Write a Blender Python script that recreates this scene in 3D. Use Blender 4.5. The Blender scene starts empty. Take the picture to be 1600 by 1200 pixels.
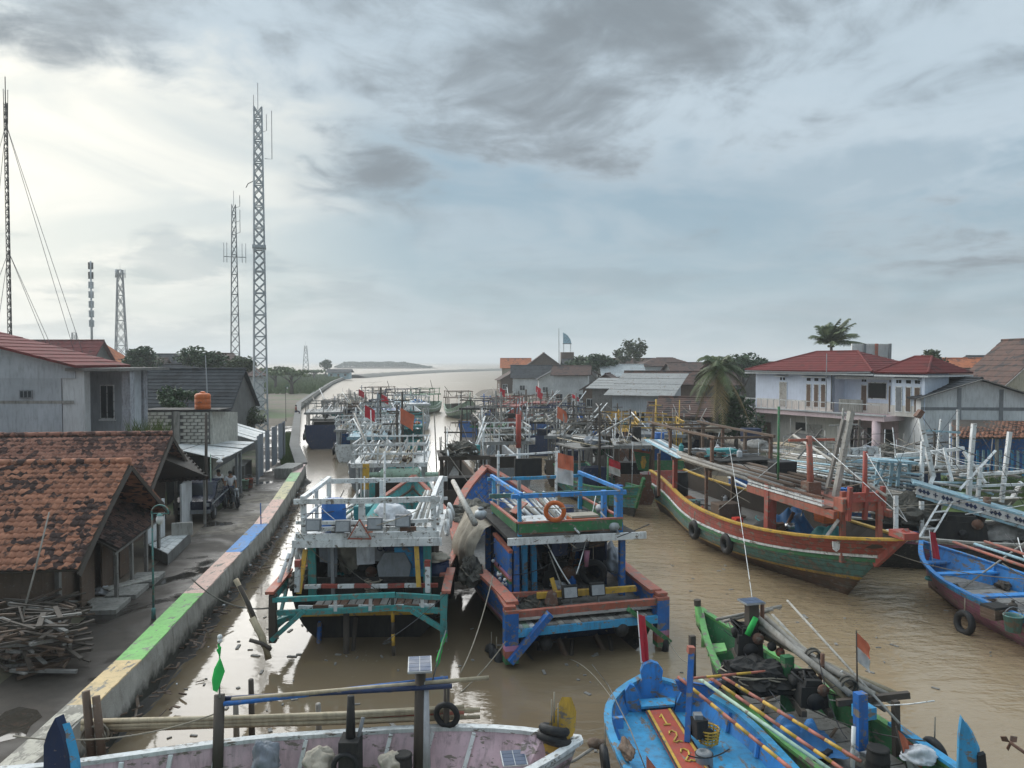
import bpy, math, random
from mathutils import Vector, Matrix, noise as mnoise
V = Vector
R = math.radians
SC = bpy.context.scene
COL = SC.collection
rng = random.Random(7)

# ------------------------------------------------------------------ camera, sky, sun, exposure
F = 1180.0                                    # focal length in photo pixels (photo is 1600 px wide)
CAM = V((0, 0, 8.0))
PITCH = math.atan(35 / F)
cam_d = bpy.data.cameras.new('camera'); cam = bpy.data.objects.new('camera', cam_d); COL.objects.link(cam)
cam.location = CAM; cam.rotation_euler = (R(90) - PITCH, 0, 0)
cam_d.sensor_width = 36; cam_d.lens = 36 * F / 1600; cam_d.clip_start = .1; cam_d.clip_end = 20000
SC.camera = cam
FWD = V((0, math.cos(PITCH), -math.sin(PITCH))); UP = V((0, math.sin(PITCH), math.cos(PITCH)))
def ray(px, py): return V((1, 0, 0)) * ((px - 800) / F) + UP * ((600 - py) / F) + FWD
def A(px, py, Y):                              # the place Y metres ahead that is seen there
    r = ray(px, py); return CAM + r * (Y / r.y)
def G(px, py, z=0.0):                          # the place at height z that is seen there
    r = ray(px, py); return CAM + r * ((z - CAM.z) / r.z)

SUN_AZ, SUN_EL = R(-44), R(18)                 # azimuth from +Y, clockwise positive
sun_dir = V((math.sin(SUN_AZ) * math.cos(SUN_EL), math.cos(SUN_AZ) * math.cos(SUN_EL), math.sin(SUN_EL)))
W = bpy.data.worlds.new('World'); SC.world = W; W.use_nodes = True
def world():
    nt = W.node_tree; N = nt.nodes; L = nt.links; N.clear()
    def n(t, **k):
        x = N.new(t)
        for a, b in k.items(): setattr(x, a, b)
        return x
    def math_(op, a, b=None, c=None, clamp=False):
        m = n('ShaderNodeMath', operation=op, use_clamp=clamp)
        for i, q in enumerate((a, b, c)):
            if q is None: continue
            if isinstance(q, (int, float)): m.inputs[i].default_value = q
            else: L.new(q, m.inputs[i])
        return m.outputs[0]
    def ss(x, lo, hi):
        m = n('ShaderNodeMapRange', interpolation_type='SMOOTHSTEP'); L.new(x, m.inputs[0])
        m.inputs[1].default_value = lo; m.inputs[2].default_value = hi; return m.outputs[0]
    def mix(f, a, b, blend='MIX'):
        m = n('ShaderNodeMix', data_type='RGBA', blend_type=blend)
        for i, q in ((0, f), (6, a), (7, b)):
            if isinstance(q, (int, float)): m.inputs[i].default_value = q
            elif isinstance(q, tuple): m.inputs[i].default_value = (*q, 1)
            else: L.new(q, m.inputs[i])
        return m.outputs[2]
    tc = n('ShaderNodeTexCoord').outputs['Generated']
    sep = n('ShaderNodeSeparateXYZ'); L.new(tc, sep.inputs[0])
    z = math_('MAXIMUM', sep.outputs[2], 0.0)
    zc = math_('ADD', z, 0.16)
    comb = n('ShaderNodeCombineXYZ')
    L.new(math_('DIVIDE', sep.outputs[0], zc), comb.inputs[0]); L.new(math_('DIVIDE', sep.outputs[1], zc), comb.inputs[1])
    def noise(scale, detail, rough, dist, off):
        mp = n('ShaderNodeMapping'); L.new(comb.outputs[0], mp.inputs[0]); mp.inputs[1].default_value = off
        t = n('ShaderNodeTexNoise'); L.new(mp.outputs[0], t.inputs[0])
        t.inputs['Scale'].default_value = scale; t.inputs['Detail'].default_value = detail
        t.inputs['Roughness'].default_value = rough; t.inputs['Distortion'].default_value = dist
        return t.outputs[0]
    big = noise(.75, 4, .5, .4, (CLOUD_OFF[0], CLOUD_OFF[1], 0))
    med = noise(1.9, 8, .6, .6, (4.3, 9.1, 2))
    fine = noise(5.0, 7, .62, .7, (1.7, 3.3, 5))
    f = math_('ADD', math_('MULTIPLY', big, .8), math_('ADD', math_('MULTIPLY', med, .62), math_('MULTIPLY', fine, .28)))
    # a deck of heavier cloud overhead, thinning towards the horizon
    edge = math_('ADD', math_('MULTIPLY_ADD', sep.outputs[0], .16, z), math_('MULTIPLY', math_('SUBTRACT', f, .85), .46))
    deck = ss(edge, DECK[0], DECK[1])
    thick = math_('MULTIPLY', ss(f, .80, 1.0), math_('ADD', .35, math_('MULTIPLY', deck, .65)))
    streak = ss(noise(1.3, 6, .55, .8, (7.7, 2.2, 9)), .38, .62)
    dp = n('ShaderNodeVectorMath', operation='DOT_PRODUCT'); L.new(tc, dp.inputs[0]); dp.inputs[1].default_value = sun_dir
    glow = math_('MULTIPLY', ss(dp.outputs['Value'], .78, 1.0), math_('ADD', .55, math_('MULTIPLY', streak, .45)))
    sky = n('ShaderNodeTexSky', sky_type='NISHITA'); sky.sun_disc = False
    sky.sun_elevation = SUN_EL; sky.sun_rotation = SUN_AZ; sky.dust_density = 2.5; sky.air_density = 1.0
    blue = mix(1.0, sky.outputs[0], (.30, .34, .36), 'MULTIPLY')
    hi = mix(ss(z, 0, .30), (2.7, 3.55, 4.05), (2.0, 2.95, 3.7))
    base = mix(.82, blue, hi)
    base = mix(math_('MULTIPLY', streak, .30), base, (3.9, 4.3, 4.6))
    g = math_('MULTIPLY', glow, math_('SUBTRACT', 1.0, math_('MULTIPLY', deck, .92)))
    g = math_('MULTIPLY', g, math_('SUBTRACT', 1.0, math_('MULTIPLY', ss(f, .86, 1.0), .55)))
    base = mix(math_('MULTIPLY', deck, .75), base, mix(ss(f, .76, 1.06), (3.75, 4.4, 4.9), (1.65, 2.0, 2.3)))
    base = mix(math_('MULTIPLY', thick, .62), base, (1.3, 1.46, 1.6))
    out = mix(math_('MULTIPLY', g, .95), base, (7.4, 7.15, 6.4))
    zen = math_('ADD', 1.0, math_('MULTIPLY', ss(z, .45, 1.0), 1.5))      # an overcast sky grows brighter towards the zenith
    vm = n('ShaderNodeVectorMath', operation='SCALE'); L.new(out, vm.inputs[0]); L.new(zen, vm.inputs['Scale'])
    bg = n('ShaderNodeBackground'); L.new(vm.outputs[0], bg.inputs[0]); bg.inputs[1].default_value = .051
    o = n('ShaderNodeOutputWorld'); L.new(bg.outputs[0], o.inputs[0])
CLOUD_OFF = (0.0, 0.0)
DECK = (.21, .31)
world()
sun_l = bpy.data.lights.new('sun', 'SUN'); sun_l.energy = 1.5; sun_l.angle = R(80); sun_l.color = (1, .97, .92)
sun = bpy.data.objects.new('sun', sun_l); COL.objects.link(sun)
sun.rotation_euler = (-sun_dir).to_track_quat('-Z', 'Y').to_euler()
SC.view_settings.view_transform = 'Standard'; SC.view_settings.look = 'None'; SC.view_settings.gamma = 1
SC.view_settings.exposure = 1.64
SC.cycles.max_bounces = 6; SC.cycles.diffuse_bounces = 3; SC.cycles.glossy_bounces = 3; SC.cycles.volume_bounces = 0
SC.cycles.use_denoising = True

# ------------------------------------------------------------------ materials
MATS = {}
def nodes_of(name):
    m = bpy.data.materials.new(name); m.use_nodes = True
    nt = m.node_tree; N = nt.nodes; L = nt.links
    b = N['Principled BSDF']
    return m, nt, N, L, b
def nz(N, L, src, scale, detail=4, rough=.55, dist=0, sc=None, off=None):
    if sc is not None or off is not None:
        mp = N.new('ShaderNodeMapping'); L.new(src, mp.inputs[0])
        if sc: mp.inputs['Scale'].default_value = sc
        if off: mp.inputs['Location'].default_value = off
        src = mp.outputs[0]
    t = N.new('ShaderNodeTexNoise'); L.new(src, t.inputs['Vector'])
    t.inputs['Scale'].default_value = scale; t.inputs['Detail'].default_value = detail
    t.inputs['Roughness'].default_value = rough; t.inputs['Distortion'].default_value = dist
    return t.outputs[0]
def mr(N, L, x, a, b, c=0., d=1.):
    m = N.new('ShaderNodeMapRange'); L.new(x, m.inputs[0])
    for i, q in enumerate((a, b, c, d)): m.inputs[i + 1].default_value = q
    return m.outputs[0]
def mixc(N, L, f, a, b, blend='MIX'):
    m = N.new('ShaderNodeMix'); m.data_type = 'RGBA'; m.blend_type = blend
    for i, q in ((0, f), (6, a), (7, b)):
        if isinstance(q, (int, float)): m.inputs[i].default_value = q
        elif isinstance(q, tuple): m.inputs[i].default_value = (*q, 1)
        else: L.new(q, m.inputs[i])
    return m.outputs[2]
def bump(N, L, b, h, strength, dist=.02):
    bp = N.new('ShaderNodeBump'); bp.inputs['Strength'].default_value = strength; bp.inputs['Distance'].default_value = dist
    L.new(h, bp.inputs['Height']); L.new(bp.outputs[0], b.inputs['Normal'])
def mat(name, col, rough=.6, dirt=.45, scale=3.0, chips=0., chipcol=(.20, .17, .14), bmp=.25, metal=0., streak=True, rnd=.12, dirtcol=None, coord='Object', seam=False):
    if name in MATS: return MATS[name]
    m, nt, N, L, b = nodes_of(name)
    tc = N.new('ShaderNodeTexCoord').outputs[coord]
    n1 = nz(N, L, tc, scale, 6, .6)
    c = mixc(N, L, mr(N, L, n1, .3, .72), tuple(x * (1 - dirt * .6) for x in col), tuple(min(1, x * 1.12) for x in col))
    fade = nz(N, L, tc, scale * .35, 3, .6, .4, off=(5, 1, 8))
    lum = sum(col) / 3
    c = mixc(N, L, mr(N, L, fade, .45, .75, 0, .45 * min(1, dirt * 2)), c, tuple(.62 * x + .38 * (lum * .7 + .10) for x in col))
    if chips > 0:
        n3 = nz(N, L, tc, scale * 2.6, 8, .68, .3, sc=(1, .45, 1.4), off=(3, 7, 1))
        c = mixc(N, L, mr(N, L, n3, .62 - chips * .22, .66 - chips * .20), c, chipcol)
    if streak and dirt > 0:
        n2 = nz(N, L, tc, 5, 6, .65, .2, sc=(1.6, 1.6, .28), off=(9, 2, 4))
        dc = dirtcol or (.075, .062, .048)
        c = mixc(N, L, mr(N, L, n2, .48, .78, 0, min(1, dirt * 1.3)), c, dc)
    if seam:
        at = N.new('ShaderNodeAttribute'); at.attribute_name = 'plank'
        fr = N.new('ShaderNodeMath'); fr.operation = 'FRACT'; L.new(at.outputs['Fac'], fr.inputs[0])
        sm = mr(N, L, fr.outputs[0], .04, .10, 1, 0)
        c = mixc(N, L, sm, c, tuple(x * .25 for x in col))
        low = mr(N, L, at.outputs['Fac'], 4.5, 8.5, 0, .75)
        lw = N.new('ShaderNodeMath'); lw.operation = 'MULTIPLY'; L.new(low, lw.inputs[0]); L.new(mr(N, L, nz(N, L, tc, 3, 6, .7), .3, .65), lw.inputs[1])
        c = mixc(N, L, lw.outputs[0], c, (.06, .055, .04))
    if rnd:
        oi = N.new('ShaderNodeObjectInfo'); h = N.new('ShaderNodeHueSaturation'); L.new(c, h.inputs['Color'])
        L.new(mr(N, L, oi.outputs['Random'], 0, 1, 1 - rnd, 1 + rnd), h.inputs['Value']); c = h.outputs[0]
    L.new(c, b.inputs['Base Color'])
    L.new(mr(N, L, n1, .25, .75, max(.05, rough - .15), min(1, rough + .2)), b.inputs['Roughness'])
    b.inputs['Metallic'].default_value = metal
    b.inputs['Specular IOR Level'].default_value = .35
    if bmp: bump(N, L, b, nz(N, L, tc, scale * 7, 5, .65, sc=(1, .35, 1)), bmp, .012)
    MATS[name] = m; ARGS[name] = (col, rough, dirt, scale, chips)
    return m
ARGS = {}
def planked(m):
    """the same paint on a planked hull: seams along the strakes, slime near the water"""
    if m.name not in ARGS: return m
    col, rough, dirt, scale, chips = ARGS[m.name]
    return mat(m.name + '_on_planks', col, rough, min(1, dirt + .15), scale, chips + .1, seam=True)

# ------------------------------------------------------------------ mesh builder
class MB:
    def __init__(s): s.v = []; s.f = []
    def add(s, vs, fs):
        o = len(s.v); s.v += [tuple(v) for v in vs]; s.f += [tuple(i + o for i in f) for f in fs]; return s
    def hexa(s, p):                           # 8 corners: bottom ring 0-3, top ring 4-7
        return s.add(p, [(3, 2, 1, 0), (4, 5, 6, 7), (0, 1, 5, 4), (1, 2, 6, 5), (2, 3, 7, 6), (3, 0, 4, 7)])
    def box(s, c, d, rz=0, taper=1.0):
        x, y, z = d[0] / 2, d[1] / 2, d[2] / 2
        ps = []
        for zz, k in ((-z, 1), (z, taper)):
            for a, b in ((-x, -y), (x, -y), (x, y), (-x, y)):
                a *= k; b *= k
                ps.append((c[0] + a * math.cos(rz) - b * math.sin(rz), c[1] + a * math.sin(rz) + b * math.cos(rz), c[2] + zz))
        return s.hexa(ps)
    def bar(s, a, b, w, h=None, up=(0, 0, 1)):
        h = h or w; a = V(a); b = V(b); d = (b - a).normalized(); u = V(up)
        if abs(d.dot(u)) > .97: u = V((0, 1, 0))
        sx = d.cross(u).normalized() * (w / 2); sz = sx.cross(d).normalized() * (h / 2)
        return s.hexa([a - sx - sz, a + sx - sz, b + sx - sz, b - sx - sz, a - sx + sz, a + sx + sz, b + sx + sz, b - sx + sz])
    def tube(s, pts, r, n=6, cap=True):
        pts = [V(p) for p in pts]; k = len(pts); rr = r if isinstance(r, (list, tuple)) else [r] * k
        rings = []
        for i, p in enumerate(pts):
            d = (pts[min(i + 1, k - 1)] - pts[max(i - 1, 0)]).normalized()
            u = V((0, 0, 1)) if abs(d.z) < .9 else V((0, 1, 0))
            x = d.cross(u).normalized(); y = x.cross(d).normalized()
            rings.append([p + (x * math.cos(2 * math.pi * j / n) + y * math.sin(2 * math.pi * j / n)) * rr[i] for j in range(n)])
        return s.loft(rings, True, cap)
    def loft(s, rings, closed=True, cap=True):
        n = len(rings[0]); vs = [v for r in rings for v in r]; fs = []
        for i in range(len(rings) - 1):
            for j in range(n if closed else n - 1):
                k = (j + 1) % n; fs.append((i * n + j, i * n + k, (i + 1) * n + k, (i + 1) * n + j))
        if cap and closed:
            fs.append(tuple(range(n))[::-1]); fs.append(tuple((len(rings) - 1) * n + j for j in range(n)))
        return s.add(vs, fs)
    def lathe(s, c, prof, n=12, tilt=None):
        rings = []
        for r, z in prof:
            ring = [V((r * math.cos(2 * math.pi * j / n), r * math.sin(2 * math.pi * j / n), z)) for j in range(n)]
            if tilt: ring = [tilt @ p for p in ring]
            rings.append([p + V(c) for p in ring])
        return s.loft(rings, True, True)
    def torus(s, c, Rr, r, axis=(0, 0, 1), n=20, m=8):
        q = V((0, 0, 1)).rotation_difference(V(axis)); vs = []; fs = []
        for i in range(n):
            a = 2 * math.pi * i / n
            for j in range(m):
                b = 2 * math.pi * j / m
                vs.append(V(c) + q @ V(((Rr + r * math.cos(b)) * math.cos(a), (Rr + r * math.cos(b)) * math.sin(a), r * math.sin(b))))
        for i in range(n):
            for j in range(m):
                fs.append((i * m + j, ((i + 1) % n) * m + j, ((i + 1) % n) * m + (j + 1) % m, i * m + (j + 1) % m))
        return s.add(vs, fs)
    def blob(s, c, r, n=14, m=9, amp=.18, seed=0, flat=None):
        rx, ry, rz = r if isinstance(r, (tuple, list)) else (r, r, r); vs = []; fs = []
        for i in range(m + 1):
            th = math.pi * i / m
            for j in range(n):
                a = 2 * math.pi * j / n
                d = V((math.sin(th) * math.cos(a), math.sin(th) * math.sin(a), math.cos(th)))
                k = 1 + amp * 2 * mnoise.noise(d * 1.7 + V((seed * 3.1, seed, 0))) + amp * mnoise.noise(d * 4.1 + V((0, seed * 2.3, 5)))
                p = V((d.x * rx * k, d.y * ry * k, d.z * rz * k))
                if flat is not None: p.z = max(p.z, flat)
                vs.append(V(c) + p)
        for i in range(m):
            for j in range(n):
                k = (j + 1) % n; fs.append((i * n + j, (i + 1) * n + j, (i + 1) * n + k, i * n + k))
        return s.add(vs, fs)
    def sweep(s, pts, w, h, closed=False, off=0):     # rectangular section, lying flat; off moves it sideways
        pts = [V(p) for p in pts]; k = len(pts); rings = []
        for i, p in enumerate(pts):
            a = pts[(i - 1) % k] if closed else pts[max(i - 1, 0)]; b = pts[(i + 1) % k] if closed else pts[min(i + 1, k - 1)]
            d = (b - a); d.z = 0; d.normalize(); x = V((d.y, -d.x, 0))
            rings.append([p + x * (off - w / 2) + V((0, 0, -h / 2)), p + x * (off + w / 2) + V((0, 0, -h / 2)), p + x * (off + w / 2) + V((0, 0, h / 2)), p + x * (off - w / 2) + V((0, 0, h / 2))])
        if closed: rings.append(rings[0])
        return s.loft(rings, True, not closed)
    def grid(s, rows):
        n = len(rows[0]); vs = [v for r in rows for v in r]
        return s.add(vs, [(i * n + j, i * n + j + 1, (i + 1) * n + j + 1, (i + 1) * n + j) for i in range(len(rows) - 1) for j in range(n - 1)])
    def prism(s, poly, d):                    # polygon (3-D points) pushed along vector d
        n = len(poly); d = V(d); vs = [V(p) for p in poly] + [V(p) + d for p in poly]
        return s.add(vs, [tuple(range(n))[::-1], tuple(range(n, 2 * n))] + [(i, (i + 1) % n, n + (i + 1) % n, n + i) for i in range(n)])
    def mesh(s, name, m, smooth=False):
        me = bpy.data.meshes.new(name); me.from_pydata(s.v, [], s.f)
        if m: me.materials.append(m)
        if smooth: me.polygons.foreach_set('use_smooth', [True] * len(me.polygons))
        me.update(); return me
    def build(s, name, m, parent=None, smooth=False):
        o = bpy.data.objects.new(name, s.mesh(name, m, smooth)); COL.objects.link(o)
        if parent is not None: o.parent = parent
        return o
def tag(o, label, cat, group=None):
    o['label'] = label; o['category'] = cat
    if group: o['group'] = group
    return o
def struct(o): o['kind'] = 'structure'; return o
def stuff(o, label=None, cat=None):
    o['kind'] = 'stuff'
    if label: o['label'] = label; o['category'] = cat
    return o
TM = {}
def thing(name, label, cat, loc=(0, 0, 0), rz=0, group=None):
    o = bpy.data.objects.new(name, None); COL.objects.link(o); o.empty_display_size = .2
    o.location = loc; o.rotation_euler = (0, 0, rz); tag(o, label, cat, group)
    M = Matrix.Translation(V(loc)) @ Matrix.Rotation(rz, 4, 'Z'); TM[o.name] = (M, M.inverted())
    return o
def loc_(t, p): return TM[t.name][1] @ V(p)            # world -> the thing's own frame
def wor_(t, p): return TM[t.name][0] @ V(p)
def bar(t, name, a, b, m, w, h=None, up=(0, 0, 1)):      # hand-cut timber: ends a little out of true, slightly bowed
    a, b = V(a), V(b); j = lambda: V((rng.uniform(-1, 1), rng.uniform(-1, 1), rng.uniform(-1, 1))) * .010
    a, b = a + j(), b + j()
    if (b - a).length < 1.2: return MB().bar(a, b, w, h, up).build(name, m, t)
    h = h or w; d = (b - a).normalized(); u = V(up)
    if abs(d.dot(u)) > .97: u = V((0, 1, 0))
    sx = d.cross(u).normalized(); sz = sx.cross(d).normalized(); bow = (sx * rng.uniform(-1, 1) + sz * rng.uniform(-1, .3)) * (b - a).length * .006; rings = []
    for i in range(5):
        t_ = i / 4; c = a.lerp(b, t_) + bow * math.sin(math.pi * t_); k = 1 + rng.uniform(-.05, .05)
        rings.append([c - sx * w / 2 * k - sz * h / 2, c + sx * w / 2 - sz * h / 2 * k, c + sx * w / 2 * k + sz * h / 2, c - sx * w / 2 + sz * h / 2 * k])
    return MB().loft(rings, True, True).build(name, m, t)
def box(t, name, c, d, m, rz=0, taper=1.0): return MB().box(c, d, rz, taper).build(name, m, t)
def tube(t, name, pts, r, m, n=6): return MB().tube(pts, r, n).build(name, m, t, True)
def sag(a, b, s, n=10):
    a = V(a); b = V(b); return [a.lerp(b, i / n) - V((0, 0, 4 * s * (i / n) * (1 - i / n))) for i in range(n + 1)]
def copy_tree(o, parent=None):
    c = o.copy(); COL.objects.link(c); c.parent = parent
    for ch in list(o.children): copy_tree(ch, c)
    return c
def arc(c, r, a0, a1, n, plane='xz'):
    out = []
    for i in range(n + 1):
        a = a0 + (a1 - a0) * i / n; x, y = r * math.cos(a), r * math.sin(a)
        out.append(V(c) + (V((x, 0, y)) if plane == 'xz' else V((0, x, y)) if plane == 'yz' else V((x, y, 0))))
    return out
# ------------------------------------------------------------------ palette
P = dict(
 white=mat('white_paint', (.72, .73, .72), .55, .42, 2.5, .25),
 greywood=mat('grey_wood', (.26, .245, .225), .8, .5, 4, .1, (.12, .10, .085)),
 palewood=mat('pale_wood', (.42, .40, .36), .75, .5, 4, .2, (.2, .17, .14)),
 bamboo=mat('bamboo', (.40, .33, .22), .6, .45, 5, 0),
 bambgrey=mat('weathered_bamboo', (.33, .30, .26), .7, .5, 5, 0),
 darkwood=mat('dark_wood', (.075, .060, .048), .75, .4, 4, 0),
 brown=mat('brown_wood', (.15, .10, .07), .75, .45, 4, .1),
 teal=mat('teal_paint', (.055, .30, .29), .55, .5, 2.2, .35),
 blue=mat('blue_paint', (.022, .14, .44), .5, .5, 2.2, .35),
 bblue=mat('bright_blue_paint', (.03, .25, .64), .5, .5, 1.8, .32),
 lblue=mat('light_blue_paint', (.32, .50, .58), .55, .45, 2.2, .25),
 sky=mat('sky_blue_paint', (.05, .34, .62), .5, .5, 2.0, .32),
 navy=mat('navy_paint', (.02, .035, .09), .5, .35, 2.2, .1),
 red=mat('red_paint', (.36, .075, .055), .55, .45, 2.2, .25),
 brick=mat('brick_red_paint', (.42, .13, .085), .55, .45, 2.2, .3),
 pink=mat('pink_paint', (.50, .22, .34), .55, .4, 2.2, .2),
 mauve=mat('mauve_paint', (.30, .105, .165), .55, .5, 2.0, .3),
 palepink=mat('pale_pink_paint', (.60, .43, .47), .6, .5, 2.0, .25),
 green=mat('green_paint', (.045, .19, .075), .55, .45, 2.2, .25),
 lgreen=mat('light_green_paint', (.14, .40, .11), .5, .5, 2.2, .4),
 seag=mat('sea_green_paint', (.10, .26, .24), .55, .55, 1.8, .4),
 palegreen=mat('pale_green_paint', (.40, .55, .42), .55, .4, 2.2, .2),
 yellow=mat('yellow_paint', (.60, .36, .05), .55, .4, 2.5, .2),
 orange=mat('orange_plastic', (.62, .15, .035), .5, .3, 3, 0),
 rust=mat('rust_brown_paint', (.17, .085, .055), .7, .55, 2.2, .3),
 black=mat('black_rubber', (.018, .018, .019), .6, .3, 5, 0),
 dark=mat('black_greasy_gear', (.022, .021, .020), .8, .3, 5, 0),
 steel=mat('galvanised_steel', (.42, .44, .45), .45, .35, 3, 0, metal=.5),
 grey=mat('grey_metal', (.22, .23, .24), .55, .4, 3, 0),
 chrome=mat('bright_metal', (.6, .6, .6), .25, .2, 3, 0, metal=.9),
 conc=mat('concrete', (.33, .315, .285), .85, .7, .9, 0, bmp=.5, dirtcol=(.06, .055, .045)),
 concd=mat('dark_concrete', (.17, .165, .155), .85, .6, 1.2, 0, bmp=.4),
 plaster=mat('grey_plaster', (.45, .475, .50), .85, .5, .45, 0, bmp=.2, dirtcol=(.16, .165, .17)),
 cream=mat('cream_plaster', (.66, .62, .56), .8, .3, .6, 0, bmp=.15),
 whitew=mat('white_plaster', (.60, .61, .61), .8, .4, .6, 0, bmp=.15, dirtcol=(.2, .19, .17)),
 bluew=mat('pale_blue_plaster', (.62, .68, .78), .8, .2, .6, 0, bmp=.15, dirtcol=(.25, .27, .3)),
 rosew=mat('rose_plaster', (.70, .54, .55), .8, .25, .6, 0, bmp=.15, dirtcol=(.25, .2, .2)),
 beigew=mat('beige_plaster', (.46, .41, .31), .85, .4, .6, 0, bmp=.15),
 canvas=mat('tan_canvas', (.40, .355, .285), .9, .4, 3, 0, bmp=.6),
 bluetarp=mat('blue_tarpaulin', (.03, .15, .36), .55, .4, 3, 0, bmp=.5),
 tealtarp=mat('teal_tarpaulin', (.06, .30, .31), .55, .4, 3, 0, bmp=.5),
 greytarp=mat('grey_tarpaulin', (.20, .22, .25), .6, .45, 2, 0, bmp=.5),
 bluedrum=mat('blue_plastic', (.02, .13, .42), .45, .25, 3, 0),
 net=mat('fishing_net', (.10, .095, .08), .95, .5, 9, 0, bmp=1.0),
 rope=mat('rope_fibre', (.30, .26, .20), .9, .4, 9, 0),
 wire=mat('dark_cable', (.05, .05, .055), .7, 0, 3, 0, streak=False, bmp=0),
 glass=mat('dark_glass', (.025, .03, .035), .12, .2, 2, 0, bmp=0, streak=False),
 lampglass=mat('grey_lens', (.30, .31, .32), .25, .2, 3, 0, bmp=0, streak=False),
 flagred=mat('red_flag_cloth', (.55, .035, .05), .8, .25, 4, 0),
 flagwhite=mat('white_flag_cloth', (.62, .60, .58), .8, .3, 4, 0),
 flagorange=mat('faded_red_cloth', (.62, .17, .09), .8, .25, 4, 0),
 flaggreen=mat('green_flag_cloth', (.03, .46, .09), .7, .2, 4, 0),
 cloth=mat('white_cloth', (.55, .56, .58), .85, .35, 4, 0, bmp=.5),
 soil=mat('bare_soil', (.16, .125, .09), .95, .5, .8, 0, bmp=.8),
 bark=mat('tree_bark', (.10, .085, .07), .9, .4, 5, 0, bmp=.8),
 solar=mat('solar_cell', (.05, .075, .13), .4, .15, 3, 0, bmp=0, streak=False),
)
def leafmat(name, c1, c2):
    if name in MATS: return MATS[name]
    m, nt, N, L, b = nodes_of(name)
    tc = N.new('ShaderNodeTexCoord').outputs['Object']
    f = mr(N, L, nz(N, L, tc, 1.3, 5, .7), .3, .7)
    L.new(mixc(N, L, f, c1, c2), b.inputs['Base Color']); b.inputs['Roughness'].default_value = .55
    b.inputs['Specular IOR Level'].default_value = .25
    MATS[name] = m; return m
P['leaf'] = leafmat('tree_leaf', (.022, .05, .022), (.07, .11, .045))
P['leaf2'] = leafmat('olive_leaf', (.035, .055, .025), (.10, .12, .055))
P['palm'] = leafmat('palm_leaf', (.05, .075, .03), (.13, .15, .06))
P['deadpalm'] = leafmat('dry_palm_leaf', (.20, .15, .07), (.30, .22, .10))
P['grass'] = leafmat('grass_blade', (.05, .09, .025), (.14, .18, .06))

def tilemat(name, c_new, c_old, moss, amount, sc=5.2):
    m, nt, N, L, b = nodes_of(name)
    g = N.new('ShaderNodeNewGeometry').outputs['Position']
    big = nz(N, L, g, .55, 5, .6, .4)
    vo = N.new('ShaderNodeTexVoronoi'); vo.inputs['Scale'].default_value = sc; L.new(g, vo.inputs['Vector'])
    sp = N.new('ShaderNodeSeparateColor'); L.new(vo.outputs['Color'], sp.inputs[0])
    c = mixc(N, L, sp.outputs[0], c_new, c_old)
    a = N.new('ShaderNodeMath'); a.operation = 'ADD'; L.new(mr(N, L, sp.outputs[1], 0, 1, -.20, .20), a.inputs[0]); L.new(big, a.inputs[1])
    a2 = N.new('ShaderNodeMath'); a2.operation = 'ADD'; L.new(a.outputs[0], a2.inputs[0]); L.new(mr(N, L, nz(N, L, g, 9, 5, .7), 0, 1, -.16, .16), a2.inputs[1])
    c = mixc(N, L, mr(N, L, a2.outputs[0], .60 - amount, .70 - amount), c, moss)
    L.new(c, b.inputs['Base Color']); b.inputs['Roughness'].default_value = .85; b.inputs['Specular IOR Level'].default_value = .25
    bump(N, L, b, nz(N, L, g, 30, 4, .6), .3, .01)
    MATS[name] = m; return m
P['tileA'] = tilemat('weathered_clay_tile', (.43, .195, .118), (.30, .135, .085), (.066, .042, .036), .11)
P['tileB'] = tilemat('mossy_clay_tile', (.36, .18, .125), (.25, .12, .085), (.085, .050, .042), .10)
P['tileD'] = tilemat('blackened_clay_tile', (.13, .075, .058), (.08, .048, .04), (.035, .026, .024), .10)
P['tileR'] = tilemat('red_roof_tile', (.165, .034, .032), (.135, .03, .028), (.09, .03, .028), -.05, 2)
P['tileG'] = tilemat('dark_grey_roof_tile', (.055, .058, .062), (.04, .042, .046), (.03, .03, .032), .02, 2)
P['tileO'] = tilemat('orange_roof_tile', (.48, .16, .07), (.38, .13, .06), (.2, .09, .06), -.02, 2)
P['tileN'] = tilemat('brown_roof_tile', (.13, .075, .06), (.09, .06, .05), (.05, .042, .04), .03, 2)
P['sheet'] = mat('pale_roof_sheet', (.50, .52, .52), .5, .5, 1.2, .05, (.25, .18, .13), bmp=.2)
P['sheetg'] = mat('grey_roof_sheet', (.30, .30, .29), .6, .55, 1.2, .15, (.16, .12, .09), bmp=.3)

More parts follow.
